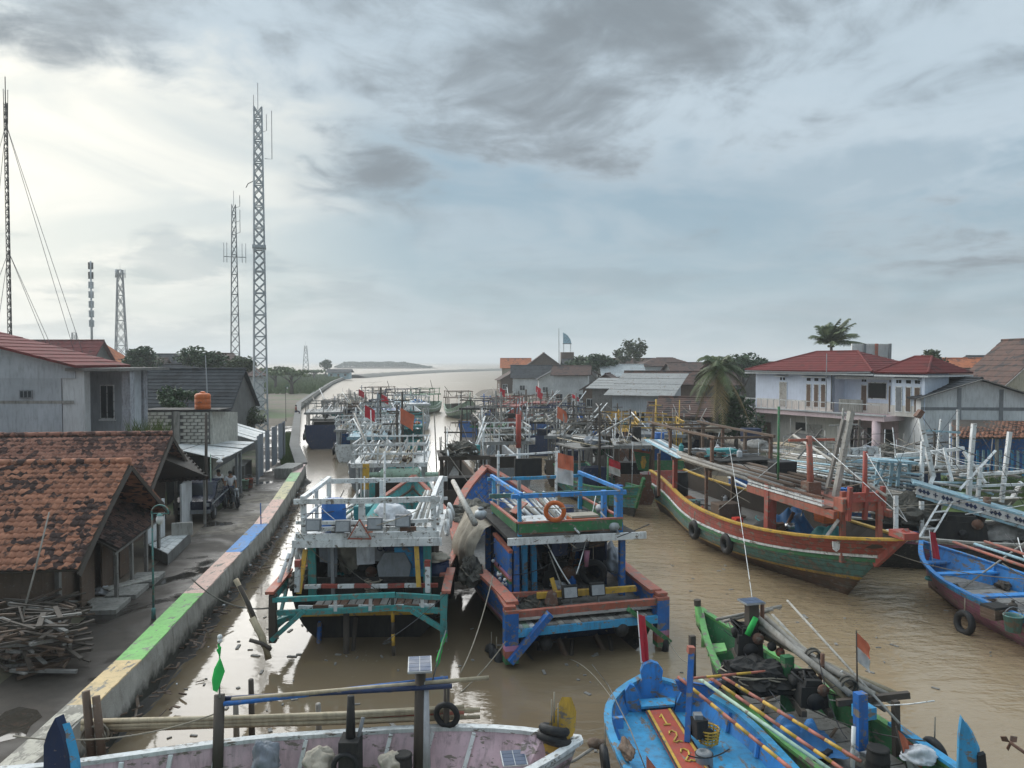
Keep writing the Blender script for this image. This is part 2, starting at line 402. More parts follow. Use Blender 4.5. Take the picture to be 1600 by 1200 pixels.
# ------------------------------------------------------------------ water
def water_mat():
    m, nt, N, L, b = nodes_of('muddy_water')
    g = N.new('ShaderNodeNewGeometry').outputs['Position']
    sp = N.new('ShaderNodeSeparateXYZ'); L.new(g, sp.inputs[0])
    far = mr(N, L, sp.outputs[1], 120, 420)
    silt = nz(N, L, g, .05, 5, .6, .6)
    c = mixc(N, L, mr(N, L, silt, .3, .7), (.255, .188, .112), (.345, .262, .165))
    # silt-laden current in the channel, shade of the boats painted darker into the water by the quay
    hull_shade = N.new('ShaderNodeMath'); hull_shade.operation = 'ADD'; L.new(sp.outputs[0], hull_shade.inputs[0]); L.new(mr(N, L, nz(N, L, g, .22, 5, .6, .5), .2, .8, -3.5, 3.5), hull_shade.inputs[1])
    c = mixc(N, L, mr(N, L, hull_shade.outputs[0], 0.5, 5.5, .8, 0), c, (.135, .102, .066))
    foamn = nz(N, L, g, .11, 7, .72, .2, sc=(.30, 1.0, 1))
    fm = N.new('ShaderNodeMath'); fm.operation = 'MULTIPLY'; L.new(mr(N, L, foamn, .60, .72), fm.inputs[0]); L.new(far, fm.inputs[1])
    c = mixc(N, L, fm.outputs[0], c, (.55, .50, .43))
    sc1 = mr(N, L, nz(N, L, g, .5, 5, .65, .8, off=(6, 3, 0)), .58, .68); sc2 = mr(N, L, nz(N, L, g, 11, 4, .7, .4), .60, .68)
    scm = N.new('ShaderNodeMath'); scm.operation = 'MULTIPLY'; L.new(sc1, scm.inputs[0]); L.new(sc2, scm.inputs[1])      # drifting scum
    c = mixc(N, L, scm.outputs[0], c, (.40, .37, .30))
    L.new(c, b.inputs['Base Color'])
    b.inputs['IOR'].default_value = 1.6
    L.new(mr(N, L, sp.outputs[1], 24, 130, .06, .5), b.inputs['Roughness'])
    L.new(mr(N, L, sp.outputs[1], 35, 140, .5, .16), b.inputs['Specular IOR Level'])
    calm = mr(N, L, nz(N, L, g, .09, 3, .5, .3, off=(3, 1, 0)), .36, .62, .25, 1.0)
    # the basin by the quay wall lies still, the open channel is ruffled
    lee = mr(N, L, sp.outputs[0], -1.0, 8.0, .05, 1.0)
    w1 = nz(N, L, g, 1.5, 4, .55, .4, sc=(.8, 1.7, 1)); w2 = nz(N, L, g, .30, 3, .5, .3, sc=(.8, 2.2, 1))
    w3 = nz(N, L, g, 5.0, 2, .5, .2, sc=(.8, 1.6, 1))
    h = N.new('ShaderNodeMath'); h.operation = 'MULTIPLY_ADD'; L.new(w1, h.inputs[0]); h.inputs[1].default_value = .17
    s2 = N.new('ShaderNodeMath'); s2.operation = 'MULTIPLY_ADD'; L.new(w2, s2.inputs[0]); s2.inputs[1].default_value = .16
    s3 = N.new('ShaderNodeMath'); s3.operation = 'MULTIPLY'; L.new(w3, s3.inputs[0]); s3.inputs[1].default_value = .045
    L.new(s3.outputs[0], s2.inputs[2]); L.new(s2.outputs[0], h.inputs[2])
    k = N.new('ShaderNodeMath'); k.operation = 'MULTIPLY'; L.new(calm, k.inputs[0]); L.new(lee, k.inputs[1])
    bp = N.new('ShaderNodeBump'); L.new(h.outputs[0], bp.inputs['Height']); L.new(k.outputs[0], bp.inputs['Strength']); bp.inputs['Distance'].default_value = 1.0
    L.new(bp.outputs[0], b.inputs['Normal'])
    return m
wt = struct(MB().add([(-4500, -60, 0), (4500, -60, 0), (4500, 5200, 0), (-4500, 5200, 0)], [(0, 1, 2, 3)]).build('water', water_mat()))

# ------------------------------------------------------------------ ground left of the channel, road, quay wall
QZ, RZ = 1.10, .75
near = [G(94, 1156, QZ), G(223, 1030, QZ), G(319, 926, QZ), G(419, 819, QZ), G(447, 777, QZ), G(478, 725, QZ)]
quay = [V((-7.2, -20, QZ)), V((-7.75, 6, QZ))] + near
far = [V((-17.6, 62, QZ)), V((-24, 85, QZ)), V((-35, 125, QZ)), V((-46, 180, QZ)), V((-62, 262, QZ)), V((-85, 400, QZ))]
def off_line(pts, d):
    out = []
    for i, p in enumerate(pts):
        t = pts[min(i + 1, len(pts) - 1)] - pts[max(i - 1, 0)]; t.z = 0; t.normalize()
        out.append(p + V((-t.y, t.x, 0)) * d)
    return out
def along(pts, Y):
    for a, b in zip(pts, pts[1:]):
        if a.y <= Y <= b.y: return a.lerp(b, (Y - a.y) / (b.y - a.y))
    return pts[-1].copy()
def ground_mat(name, c1, c2, c3, g0, g1):
    m, nt, N, L, b = nodes_of(name)
    g = N.new('ShaderNodeNewGeometry').outputs['Position']
    c = mixc(N, L, mr(N, L, nz(N, L, g, .9, 6, .65), .35, .65), c1, c2)
    c = mixc(N, L, mr(N, L, nz(N, L, g, .06, 5, .6, .4), g0, g1), c, c3)
    L.new(c, b.inputs['Base Color']); b.inputs['Roughness'].default_value = .95
    bump(N, L, b, nz(N, L, g, 4, 6, .7), .6, .05)
    return m
GL = ground_mat('dirt_and_grass', (.17, .135, .10), (.115, .095, .072), (.085, .115, .045), .50, .58)
GR = ground_mat('packed_earth', (.19, .155, .115), (.13, .105, .08), (.10, .12, .05), .58, .66)
full = quay + far
inner = off_line(full, .3)
poly = [V((p.x, p.y, RZ - .04)) for p in inner] + [V((-220, 420, RZ - .04)), V((-900, 470, RZ - .04)), V((-900, -60, RZ - .04)), V((-7.6, -60, RZ - .04))]
struct(MB().add(poly, [tuple(range(len(poly)))]).build('ground', GL))
def road_mat():
    m, nt, N, L, b = nodes_of('wet_road')
    g = N.new('ShaderNodeNewGeometry').outputs['Position']
    sp = N.new('ShaderNodeSeparateXYZ'); L.new(g, sp.inputs[0])
    n1 = nz(N, L, g, .55, 6, .62, .5)
    asp = mixc(N, L, mr(N, L, nz(N, L, g, 2.2, 6, .7), .3, .7), (.036, .029, .023), (.066, .053, .042))
    con = mixc(N, L, mr(N, L, nz(N, L, g, 1.4, 7, .7, .8), .42, .58), (.075, .060, .046), (.20, .172, .135))
    a = N.new('ShaderNodeMath'); a.operation = 'ADD'; L.new(sp.outputs[1], a.inputs[0]); L.new(mr(N, L, n1, 0, 1, -1.5, 1.5), a.inputs[1])
    f = N.new('ShaderNodeMath'); f.operation = 'MULTIPLY'; L.new(mr(N, L, a.outputs[0], 31.5, 32.2), f.inputs[0]); L.new(mr(N, L, a.outputs[0], 43, 41), f.inputs[1])
    c = mixc(N, L, f.outputs[0], asp, con)
    wet = mr(N, L, nz(N, L, g, .38, 4, .55, .4, off=(2.2, 8.4, 0)), .44, .64)
    c = mixc(N, L, wet, c, (.035, .031, .027))
    L.new(c, b.inputs['Base Color'])
    L.new(mr(N, L, wet, 0, 1, .75, .06), b.inputs['Roughness']); b.inputs['Specular IOR Level'].default_value = .3
    bm = N.new('ShaderNodeMath'); bm.operation = 'MULTIPLY'; L.new(nz(N, L, g, 18, 5, .7), bm.inputs[0]); L.new(mr(N, L, wet, 0, 1, 1, .02), bm.inputs[1])
    bump(N, L, b, bm.outputs[0], .5, .012)
    return m
lo, hi_ = off_line(quay + far[:2], .62), off_line(quay + far[:2], 3.0)
struct(MB().grid([[V((a.x, a.y, RZ)) for a in lo], [V((a.x, a.y, RZ)) for a in hi_]][::-1]).build('road', road_mat()))
wall = thing('quay_wall', 'long low concrete quay wall with top painted in bands of colour', 'wall')
pts = [V((p.x, p.y, (QZ - .02 - .7) / 2)) for p in full]
def dense(pts, step):
    out = []
    for a, b in zip(pts, pts[1:]):
        n = max(1, int((b - a).length / step))
        out += [a.lerp(b, i / n) for i in range(n)]
    return out + [pts[-1]]
wb = MB()
rows = []
for p in dense(pts, .8):
    t = along(full, p.y + .5) - along(full, p.y - .5); t.z = 0; t.normalize(); nn = V((-t.y, t.x, 0))
    base = V((p.x, p.y, 0)); rg = []
    for o, z in ((.02, QZ - .03), (-.01, .75), (-.03, .35), (-.12, -.7), (.62, -.7), (.62, QZ - .03)):
        j = .035 * mnoise.noise(V((p.x * .9, p.y * .9, z * 2)))
        rg.append(base + nn * (o + j) + V((0, 0, z)))
    rows.append(rg)
def quay_mat():                                # concrete with a dark tide mark and weed below it
    m, nt, N, L, b = nodes_of('quay_concrete'); g = N.new('ShaderNodeNewGeometry').outputs['Position']
    sp = N.new('ShaderNodeSeparateXYZ'); L.new(g, sp.inputs[0])
    c = mixc(N, L, mr(N, L, nz(N, L, g, 1.1, 7, .65, .3), .3, .7), (.25, .235, .205), (.46, .44, .40))
    c = mixc(N, L, mr(N, L, nz(N, L, g, 3, 6, .65, .2, sc=(1.4, 1.4, .22)), .52, .74, 0, .8), c, (.085, .075, .06))
    a = N.new('ShaderNodeMath'); a.operation = 'ADD'; L.new(sp.outputs[2], a.inputs[0]); L.new(mr(N, L, nz(N, L, g, 1.6, 6, .7), .2, .8, -.28, .28), a.inputs[1])
    c = mixc(N, L, mr(N, L, a.outputs[0], .62, .36), c, (.035, .034, .026))
    L.new(c, b.inputs['Base Color']); b.inputs['Roughness'].default_value = .85
    bump(N, L, b, nz(N, L, g, 7, 7, .7), .8, .03)
    return m
wb.loft(rows, True, True); wb.build('wall_body', quay_mat(), wall)
bands = [(5.5, 14.6, (.50, .46, .36)), (14.6, None, (.66, .50, .27))]
ys = [5.5, G(150, 1100, QZ).y, G(223, 1030, QZ).y, G(319, 926, QZ).y, G(378, 862, QZ).y, G(419, 818, QZ).y, G(445, 780, QZ).y, G(460, 752, QZ).y, G(470, 738, QZ).y, G(478, 725, QZ).y]
cs = [('worn_cream', (.50, .46, .38), .9), ('yellow', (.68, .50, .27), .45), ('green', (.26, .55, .175), .3), ('pink', (.68, .45, .37), .4), ('blue', (.115, .28, .58), .35), ('pink', (.70, .46, .38), .25), ('yellow', (.62, .55, .33), .3), ('green', (.33, .52, .27), .2), ('pink', (.66, .47, .42), .3)]
for (y0, y1), (nm, c, ch) in zip(zip(ys, ys[1:]), cs):
    m = mat('kerb_paint_' + nm + str(ch), c, .7, .34, 1.6, ch * .8, (.24, .22, .185), bmp=.35, streak=True, rnd=0)
    n = max(2, int((y1 - y0) / .25)); top = []
    for i in range(n + 1):
        p = along(full, y0 + (y1 - y0) * i / n); t = along(full, p.y + .5) - along(full, p.y - .5); t.z = 0; t.normalize(); nn = V((-t.y, t.x, 0))
        e = .03 * mnoise.noise(V((p.y * 3.1, 0, 0))) + (.10 * max(0, mnoise.noise(V((p.y * 1.3, 4, 0)))) if ch > .2 else 0)
        top.append([p + nn * (.015 + e) + V((0, 0, -.03)), p + nn * (.02 + e) + V((0, 0, .012 * mnoise.noise(V((p.y * 2, 1, 0))))), p + nn * .60, p + nn * .615 + V((0, 0, -.03))])
    MB().loft(top, True, True).build('painted_band', m, wall)
# far stretch: pale coping
cp = dense([V((p.x, p.y, QZ + .04)) for p in [near[-1]] + far], 4)
MB().sweep(cp, .8, .14, off=-.3).build('coping', P['concd'], wall)

# mud and rubbish along the foot of the wall
mb = MB(); rows = []
for i, p in enumerate(dense(quay[1:], .35)):
    t = along(full, p.y + .5) - along(full, p.y - .5); t.z = 0; t.normalize(); nn = V((t.y, -t.x, 0))
    w = .28 + .5 * max(0, mnoise.noise(V((p.y * .35, 2, 0))) + .25); hgt = .30 + .25 * mnoise.noise(V((p.y * .8, 5, 0)))
    rg = []
    for j in range(7):
        u = j / 6
        rg.append(V((p.x, p.y, 0)) + nn * (-.05 + w * u) + V((0, 0, hgt * (1 - u) ** 1.3 - .08 + .16 * mnoise.noise(V((p.x * 3 + u * 4, p.y * 3, 7))))))
    rows.append(rg)
mud = mat('wet_mud', (.030, .025, .020), .6, .4, 3, 0, bmp=1.0, streak=False)
stuff(MB().grid(rows).build('mud_bank', mud, None, True), 'dark wet mud and rubbish along the foot of the quay wall', 'mud')

# right bank
edge = [V((62, 12, 1.1)), V((46, 33, 1.1)), V((31, 47, 1.1)), V((15, 55, 1.1)), V((9.5, 72, 1.1)), V((6.8, 90, 1.0)), V((4, 115, .9)), V((-4, 158, .8)), V((-7, 186, .8)), V((4, 206, .8)), V((45, 218, .8)), V((260, 262, .8)), V((900, 330, .8))]
poly = [V((p.x, p.y, 1.06)) for p in edge] + [V((900, -60, 1.06)), V((62, -60, 1.06))]
struct(MB().add(poly, [tuple(range(len(poly)))[::-1]]).build('ground', GR))
rows = []
ed = dense(edge, 1.2)
for i, p in enumerate(ed):
    t = ed[min(i + 1, len(ed) - 1)] - ed[max(i - 1, 0)]; t.z = 0; t.normalize(); nn = V((-t.y, t.x, 0)); rg = []
    for j in range(8):
        u = j / 7; k = mnoise.noise(V((p.x * .5 + u * 2, p.y * .5, 3)))
        rg.append(V((p.x, p.y, 1.10)) + nn * (-.6 + 3.2 * u) + V((0, 0, -1.5 * max(0, u - .15) + .28 * k * min(1, u * 4))))
    rows.append(rg)
struct(MB().grid(rows).build('bank', mat('bank_mud', (.135, .11, .082), .9, .5, 1.2, 0, bmp=1.0, streak=False), None, True))

# breakwater and wooded islet out at sea
bwp = dense([V((-76, 366, 0)), V((-70, 450, 0)), V((-56, 550, 0)), V((-32, 625, 0)), V((-4, 690, 0)), V((60, 745, 0)), V((160, 770, 0))], 3)
rows = []
for i, p in enumerate(bwp):
    t = bwp[min(i + 1, len(bwp) - 1)] - bwp[max(i - 1, 0)]; t.normalize(); nn = V((-t.y, t.x, 0))
    rows.append([p + nn * o + V((0, 0, z + .5 * mnoise.noise(V((p.x * .5 + o, p.y * .5, z))))) for o, z in ((-7, -1), (-4, .9), (-1.5, 1.7), (1.5, 1.7), (4, .9), (7, -1))])
stone = mat('breakwater_stone', (.15, .14, .12), .9, .5, 1, 0, bmp=1, streak=False)
tag(MB().grid(rows).build('breakwater', stone), 'low dark stone breakwater curving across the river mouth', 'breakwater')

# air
def haze():
    m = bpy.data.materials.new('haze'); m.use_nodes = True; N = m.node_tree.nodes; N.clear()
    o = N.new('ShaderNodeOutputMaterial'); v = N.new('ShaderNodeVolumePrincipled')
    v.inputs['Color'].default_value = (.93, .96, .97, 1); v.inputs['Density'].default_value = .00062; v.inputs['Anisotropy'].default_value = .2
    m.node_tree.links.new(v.outputs[0], o.inputs['Volume'])
    b = MB().box((0, 2570, 24), (9100, 5300, 54)).build('haze', m)
    stuff(b)
haze()
# ------------------------------------------------------------------ boats: hull and gear
def lerp(a, b, t): return a + (b - a) * t
class Hull:
    def __init__(s, T, L, B, zs, zm, zb, rake=1.6, stern=.8, zk=-.6, pw=2.2, srake=.0, tm=.38, yoff=0, full=1.0):
        s.__dict__.update(T=T, L=L, B=B, zs=zs, zm=zm, zb=zb, rake=rake, stern=stern, zk=zk, pw=pw, srake=srake, tm=tm, yoff=yoff, full=full)
        s.ts = [i / 22 for i in range(22)] + [.98, 1.0]
    def half(s, t):
        if t < s.tm:
            u = t / s.tm; u = u * u * (3 - 2 * u); return s.B / 2 * (s.stern + (1 - s.stern) * u)
        u = (t - s.tm) / (1 - s.tm); return max(.035, s.B / 2 * (1 - u ** s.pw))
    def sheer(s, t):
        if t < s.tm: return s.zm + (s.zs - s.zm) * ((s.tm - t) / s.tm) ** 2
        return s.zm + (s.zb - s.zm) * ((t - s.tm) / (1 - s.tm)) ** 2.3
    def S(s, t, v, side=1, inset=0.0):
        e = s.full * lerp(2.6, 1.15, max(0, (t - .45) / .55)); h = s.half(t) * (1 - v ** e) ** lerp(.5, .85, t)
        h = max(.0, h - inset) if v < 1 else 0
        y = t * (s.L - s.rake * v ** .8) + s.srake * v * (1 - t) + s.yoff
        return V((side * h, y, s.sheer(t) + (s.zk - s.sheer(t)) * v))
    def ring(s, v, inset=0.0): return [s.S(t, v, -1, inset) for t in s.ts] + [s.S(t, v, 1, inset) for t in reversed(s.ts)]
    def band(s, name, v0, v1, m, n=2, proud=0.0):
        rows = [s.ring(lerp(v0, v1, i / n)) for i in range(n + 1)]
        o = MB().grid(rows).build(name, planked(m), s.T, True)
        at = o.data.attributes.new('plank', 'FLOAT', 'POINT'); k = len(rows[0])
        at.data.foreach_set('value', [lerp(v0, v1, i / n) * 13 for i in range(n + 1) for j in range(k)])
        return o
    def rail(s, name, v, w, h, m, dz=0, t0=0, t1=1):
        ts = [t for t in s.ts if t0 <= t <= t1]
        pts = [s.S(t, v, -1) for t in ts] + [s.S(t, v, 1) for t in reversed(ts)] if t1 >= 1 else None
        if pts:
            MB().sweep([p + V((0, 0, dz)) for p in pts], w, h).build(name, m, s.T)
        else:
            for sd in (-1, 1): MB().sweep([s.S(t, v, sd) + V((0, 0, dz)) for t in ts], w, h).build(name, m, s.T)
    def transom(s, m, vmax=.8):
        vs = [i / 8 * vmax for i in range(9)]
        p = [s.S(0, v, -1) for v in vs] + [s.S(0, v, 1) for v in reversed(vs)]
        return MB().prism(p, (0, .06, 0)).build('transom', m, s.T)
    def inner(s, zd, m, deckm, planks=0, t1=.985):
        ts = [t for t in s.ts if t <= t1]
        Z = (lambda t: min(zd(t), s.sheer(t) - .03)) if callable(zd) else (lambda t: min(zd, s.sheer(t) - .03))
        low = lambda t, sd: s.S(t, max(.0, (s.sheer(t) - Z(t)) / (s.sheer(t) - s.zk)), sd, .07)
        for sd in (-1, 1):
            rows = []
            for t in ts:
                p = s.S(t, 0, sd, .06); q = low(t, sd); q.y = min(q.y, s.L - .05 + s.yoff)
                rows.append([p, q])
            MB().grid(rows).build('inner_side', m, s.T)
        rows = [[low(t, sd) for sd in (-1, 1)] for t in ts]
        MB().grid(rows).build('deck', deckm, s.T)
        if planks:
            for k in range(planks):
                t0, ta = k / planks * t1, (k + .94) / planks * t1
                z = (zd(t0) if callable(zd) else zd) + .015
                a, b = low(t0, 1), low(ta, 1)
                z += rng.uniform(-.004, .006)
                MB().hexa([(-a.x * .96, a.y, z - .02), (a.x * .96, a.y, z - .02), (b.x * .96, b.y, z - .02), (-b.x * .96, b.y, z - .02), (-a.x * .96, a.y, z + .01), (a.x * .96, a.y, z + .01), (b.x * .96, b.y, z + .01), (-b.x * .96, b.y, z + .01)]).build('deck_plank', deckm, s.T)

def drum(p, r, h, m, label, lid=True, group=None, cat='drum'):
    t = thing('drum' if cat == 'drum' else cat.replace(' ', '_'), label, cat, p, rng.uniform(0, 6), group)
    MB().lathe((0, 0, 0), [(r * .93, 0), (r * .97, .03), (r, h * .3), (r * 1.03, h * .33), (r, h * .36), (r, h * .64), (r * 1.03, h * .67), (r, h * .7), (r * .95, h * .95), (r * .9, h)], 16).build('barrel', m, t, True)
    if lid: MB().lathe((0, 0, h + .002), [(r * .96, 0), (r * .96, .04), (r * .85, .055)], 16).build('lid', m, t)
    return t
def bucket(p, r, h, m, label):
    t = thing('bucket', label, 'bucket', p)
    MB().lathe((0, 0, 0), [(r * .75, 0), (r * .97, h), (r, h), (r, h + .03), (r * .9, h + .03), (r * .88, h - .02), (r * .7, .05)], 14).build('pail', m, t, True)
    tube(t, 'handle', arc((0, 0, h), r, 0, math.pi, 8), .012, P['grey'], 5)
    return t
def crate(p, d, m, label, rz=0, lidm=None, name='crate', cat='crate'):
    t = thing(name, label, cat, p, rz); x, y, z = d
    MB().box((0, 0, z / 2), (x, y, z), 0, 1.04).build('box_body', m, t)
    for k in (.25, .6):
        MB().box((0, 0, z * k), (x * 1.03 + .02, y * 1.03 + .02, .03)).build('rib', m, t)
    MB().box((0, 0, z + .032), (x * 1.07, y * 1.07, .06), 0, .96).build('lid', lidm or m, t)
    return t
def tyre(p, axis, label, group, r=.27, w=.10):
    t = thing('tyre_fender', label, 'tyre', p, 0, group)
    MB().torus((0, 0, 0), r, w, axis, 18, 8).build('tyre_tread', P['black'], t, True)
    tube(t, 'hanging_rope', [(0, 0, r - w), (0, 0, r + .45)], .014, P['rope'], 5)
    return t
def floodlight(T, c, m=None, s=.42, face=-1, tilt=.25):
    c = V(c)
    b = MB().prism([c + V((-s / 2, 0, -s * .38)), c + V((s / 2, 0, -s * .38)), c + V((s / 2, -face * tilt * .3, s * .38)), c + V((-s / 2, -face * tilt * .3, s * .38))], (0, -face * .13, 0)).build('floodlight', m or P['grey'], T)
    MB().prism([c + V((-s * .42, face * .012, -s * .30)), c + V((s * .42, face * .012, -s * .30)), c + V((s * .42, face * .012 - face * tilt * .24, s * .30)), c + V((-s * .42, face * .012 - face * tilt * .24, s * .30))], (0, face * .012, 0)).build('lens', P['lampglass'], b)
    return b
def heap(p, r, m, label, name='net_heap', cat='net', seed=0, amp=.22, rz=0, group=None, flat=-.25):
    if cat == 'engine': return machine(p, r, label, name, seed, rz)
    if cat == 'tarpaulin':                    # a sheet thrown over gear: humps, pulled folds, a ragged hem
        t = thing(name, label, cat, p, rz, group); q = random.Random(seed); n = 40; rows = []
        hump = [(q.uniform(-.45, .45), q.uniform(-.45, .45), q.uniform(.25, .5), q.uniform(.7, 1.25)) for k in range(4)]
        ang = q.uniform(0, 3)
        for i in range(n + 1):
            row = []
            for j in range(n + 1):
                x, y = 2.2 * j / n - 1.1, 2.2 * i / n - 1.1; x += .10 * mnoise.noise(V((x * 2, y * 2, seed))); y += .10 * mnoise.noise(V((x * 2, y * 2, seed + 9)))
                h = max(k[3] / (1 + (((x - k[0]) ** 2 + (y - k[1]) ** 2) / k[2] ** 2) ** 1.6) for k in hump)
                a = x * math.cos(ang) + y * math.sin(ang); f = .10 * math.sin(a * 11 + 4 * mnoise.noise(V((x * 1.5, y * 1.5, seed)))) * (.3 + .7 * h) + .16 * max(0, .3 - abs(mnoise.noise(V((x * 2.6, y * 2.6, seed + 4)))))
                row.append((x * r[0], y * r[1], (h + f) * r[2] * 1.05 - .05))
            rows.append(row)
        MB().grid(rows).build('folds', m, t, True)
        return t
    t = thing(name, label, cat, p, rz, group)
    n, k = 44, 26; vs = []; fs = []; zmin = flat * r[2]
    fine = cat == 'net'
    for i in range(k + 1):
        th = math.pi * i / k
        for j in range(n):
            a = 2 * math.pi * j / n; d = V((math.sin(th) * math.cos(a), math.sin(th) * math.sin(a), math.cos(th))); o = V((seed * 3.1, seed * 1.7, 0))
            f = 1 + amp * 1.7 * mnoise.noise(d * 1.6 + o) + amp * (.9 if fine else .45) * (abs(mnoise.noise(d * 3.4 + o)) * 2 - .5)
            f += (.10 if fine else .025) * mnoise.noise(d * 9 + o) + (.06 if fine else .012) * (abs(mnoise.noise(d * 15 + o)) * 2 - .5)
            if not fine: f += .16 * max(0, .32 - abs(mnoise.noise(d * 2.6 + o * 1.3))) + .10 * max(0, .3 - abs(mnoise.noise(d * 6 + o)))
            vs.append((d.x * r[0] * f, d.y * r[1] * f, r[2] * .25 + max(d.z * r[2] * f, zmin)))
    for i in range(k):
        for j in range(n):
            q = (j + 1) % n; fs.append((i * n + j, (i + 1) * n + j, (i + 1) * n + q, i * n + q))
    MB().add(vs, fs).build('folds' if not fine else 'mesh_pile', m, t, not fine)
    if fine:                                   # net floats and stray line caught in the pile
        q = random.Random(seed)
        for i in range(3):
            a = q.uniform(0, 6); pts = []
            for j in range(9):
                b = a + j * .35; e = 1.05 + .08 * math.sin(j * 2 + i)
                pts.append((r[0] * e * math.cos(b) * .8, r[1] * e * math.sin(b) * .8, r[2] * (.35 + .5 * math.sin(j * .4))))
            tube(t, 'net_line', pts, .018, P['rope'], 5)
    return t
def machine(p, r, label, name, seed, rz):
    """a small marine diesel: block, heads, flywheel, pulley, exhaust, radiator"""
    q = random.Random(seed); t = thing(name, label, 'engine', p, rz + q.uniform(-.4, .4)); x, y, z = r
    MB().box((0, 0, z * .1), (x * 1.1, y * 1.2, z * .9), 0, .9).build('engine_block', P['dark'], t)
    for i in range(3): MB().box((0, (i - 1) * y * .36, z * .68), (x * .7, y * .28, z * .3), 0, .85).build('cylinder_head', P['black' if i % 2 else 'dark'], t)
    MB().tube([(0, -y * .62, 0), (0, -y * .72, 0)], min(x, z, .36) * .45, 16).build('flywheel', P['black'], t, True)
    MB().tube([(x * .3, -y * .6, z * .5), (x * .3, -y * .7, z * .5)], min(x, z) * .25, 12).build('pulley', P['rust'], t, True)
    tube(t, 'exhaust_pipe', [(x * .45, y * .2, z * .5), (x * .6, y * .3, z * 1.0), (x * .6, y * .3, z * 1.7)], x * .09, P['rust'], 8)
    MB().tube([(-x * .55, 0, z * .45), (-x * .55, y * .5, z * .5)], x * .17, 10).build('air_filter', P['dark'], t, True)
    MB().box((0, y * .72, z * .25), (x * .95, y * .16, z * 1.1)).build('radiator', P['dark'], t)
    for i in range(3): tube(t, 'hose', [(x * q.uniform(-.6, .6), y * .6, z * .6), (x * q.uniform(-.8, .8), 0, z * q.uniform(.7, 1.1)), (x * q.uniform(-.6, .6), -y * .5, z * .2)], .025, P['black'], 5)
    for sd in (-1, 1): bar(t, 'bed_rail', (sd * x * .5, -y * .9, -z * .42), (sd * x * .5, y * .9, -z * .42), P['darkwood'], .1, .12)
    return t
def coil(p, r, m, label, turns=4, axis='z', name='rope_coil'):
    pts = []
    for i in range(turns * 14 + 1):
        a = i / 14 * 2 * math.pi; k = r * (1 + .12 * math.sin(a * .37) + rng.uniform(-.05, .05))
        q = V((k * math.cos(a), k * math.sin(a), .02 + i * .0016 * 2 + rng.uniform(0, .015)))
        if axis == 'y': q = V((q.x, q.z, q.y))
        pts.append(q)
    t = MB().tube(pts, .022, 5).build(name, m, None, True); t.location = p
    return tag(t, label, 'rope')
def cloth(p0, du, dv, nu=8, nv=8, amp=.05, seed=0, swing=0):
    p0, du, dv = V(p0), V(du), V(dv); n = du.cross(dv).normalized(); rows = []
    for i in range(nv + 1):
        v = i / nv
        rows.append([p0 + du * (j / nu) + dv * v + n * (amp * mnoise.noise(V((j / nu * 2.4 + seed, v * 1.6, seed))) * 2 * (j / nu + .15)) for j in range(nu + 1)])
    return rows
def flag(T, base, top, kind, w=.9, h=.6, d=(1, 0, -.35), polem=None, r=.02, seed=0):
    """pole with cloth, both parts of T"""
    pole = tube(T, 'flag_pole', [base, V(base).lerp(V(top), .5), top], [r * 1.2, r, r * .8], polem or P['bamboo'], 6)
    d = V(d).normalized() * w; ax = (V(base) - V(top)).normalized() * h; t0 = V(top) + ax * .06
    def put(name, a, b, m):
        MB().grid(cloth(t0 + ax * a, d, ax * (b - a), 9, 4, .09, seed)).build(name, m, pole, True)
    if kind == 'id': put('red_half', 0, .5, P['flagred']); put('white_half', .5, 1, P['flagwhite'])
    elif kind == 'ido': put('red_half', 0, .5, P['flagorange']); put('white_half', .5, 1, P['flagwhite'])
    else: put('cloth', 0, 1, kind)
    return pole
def solar(T, c, w=.75, d=.5, tilt=(0, 0)):
    c = V(c); ex = V((w / 2, 0, tilt[0])); ey = V((0, d / 2, tilt[1]))
    f = MB().prism([c - ex - ey, c + ex - ey, c + ex + ey, c - ex + ey], (0, 0, .035)).build('solar_panel', P['steel'], T)
    nrm = V((0, 0, .039))
    for i in range(4):
        for j in range(2):
            a = c + nrm + ex * (-.94 + i * .475) + ey * (-.92 + j * .94)
            MB().prism([a, a + ex * .445, a + ex * .445 + ey * .88, a + ey * .88], (0, 0, .004)).build('solar_cell', P['solar'], f)
    return f
def rope(a, b, s, label, r=.014, m=None, name='mooring_rope', cat='rope'):
    return tag(MB().tube(sag(a, b, s, 14), r, 5).build(name, m or P['rope'], None, True), label, cat)
def cage(T, x0, x1, y0, y1, z0, z1, m, w=.07, mids=1, xr=0, posts_x=2, posts_y=2):
    """rail cage on a cabin roof"""
    for i in range(posts_x + 1):
        for y in (y0, y1): bar(T, 'rail_post', (lerp(x0, x1, i / posts_x), y, z0), (lerp(x0, x1, i / posts_x), y, z1), m, w * 1.1)
    for j in range(1, posts_y):
        for x in (x0, x1): bar(T, 'rail_post', (x, lerp(y0, y1, j / posts_y), z0), (x, lerp(y0, y1, j / posts_y), z1), m, w)
    for k in range(mids + 1):
        z = lerp(z1, z0, k / (mids + 1)) + .02 * (k + 1)
        for y in (y0, y1): bar(T, 'rail', (x0 - .12, y - .003 * k - .07 * (1 if y == y0 else -1), z), (x1 + .12, y - .07 * (1 if y == y0 else -1), z + rng.uniform(-.02, .02)), m, w * .6, w * 1.2)
        for x in (x0, x1): bar(T, 'rail', (x + .06 * (-1 if x == x0 else 1), y0 - .1, z + .05), (x + .06 * (-1 if x == x0 else 1), y1 + .1, z + .05), m, w * .6, w * 1.1)

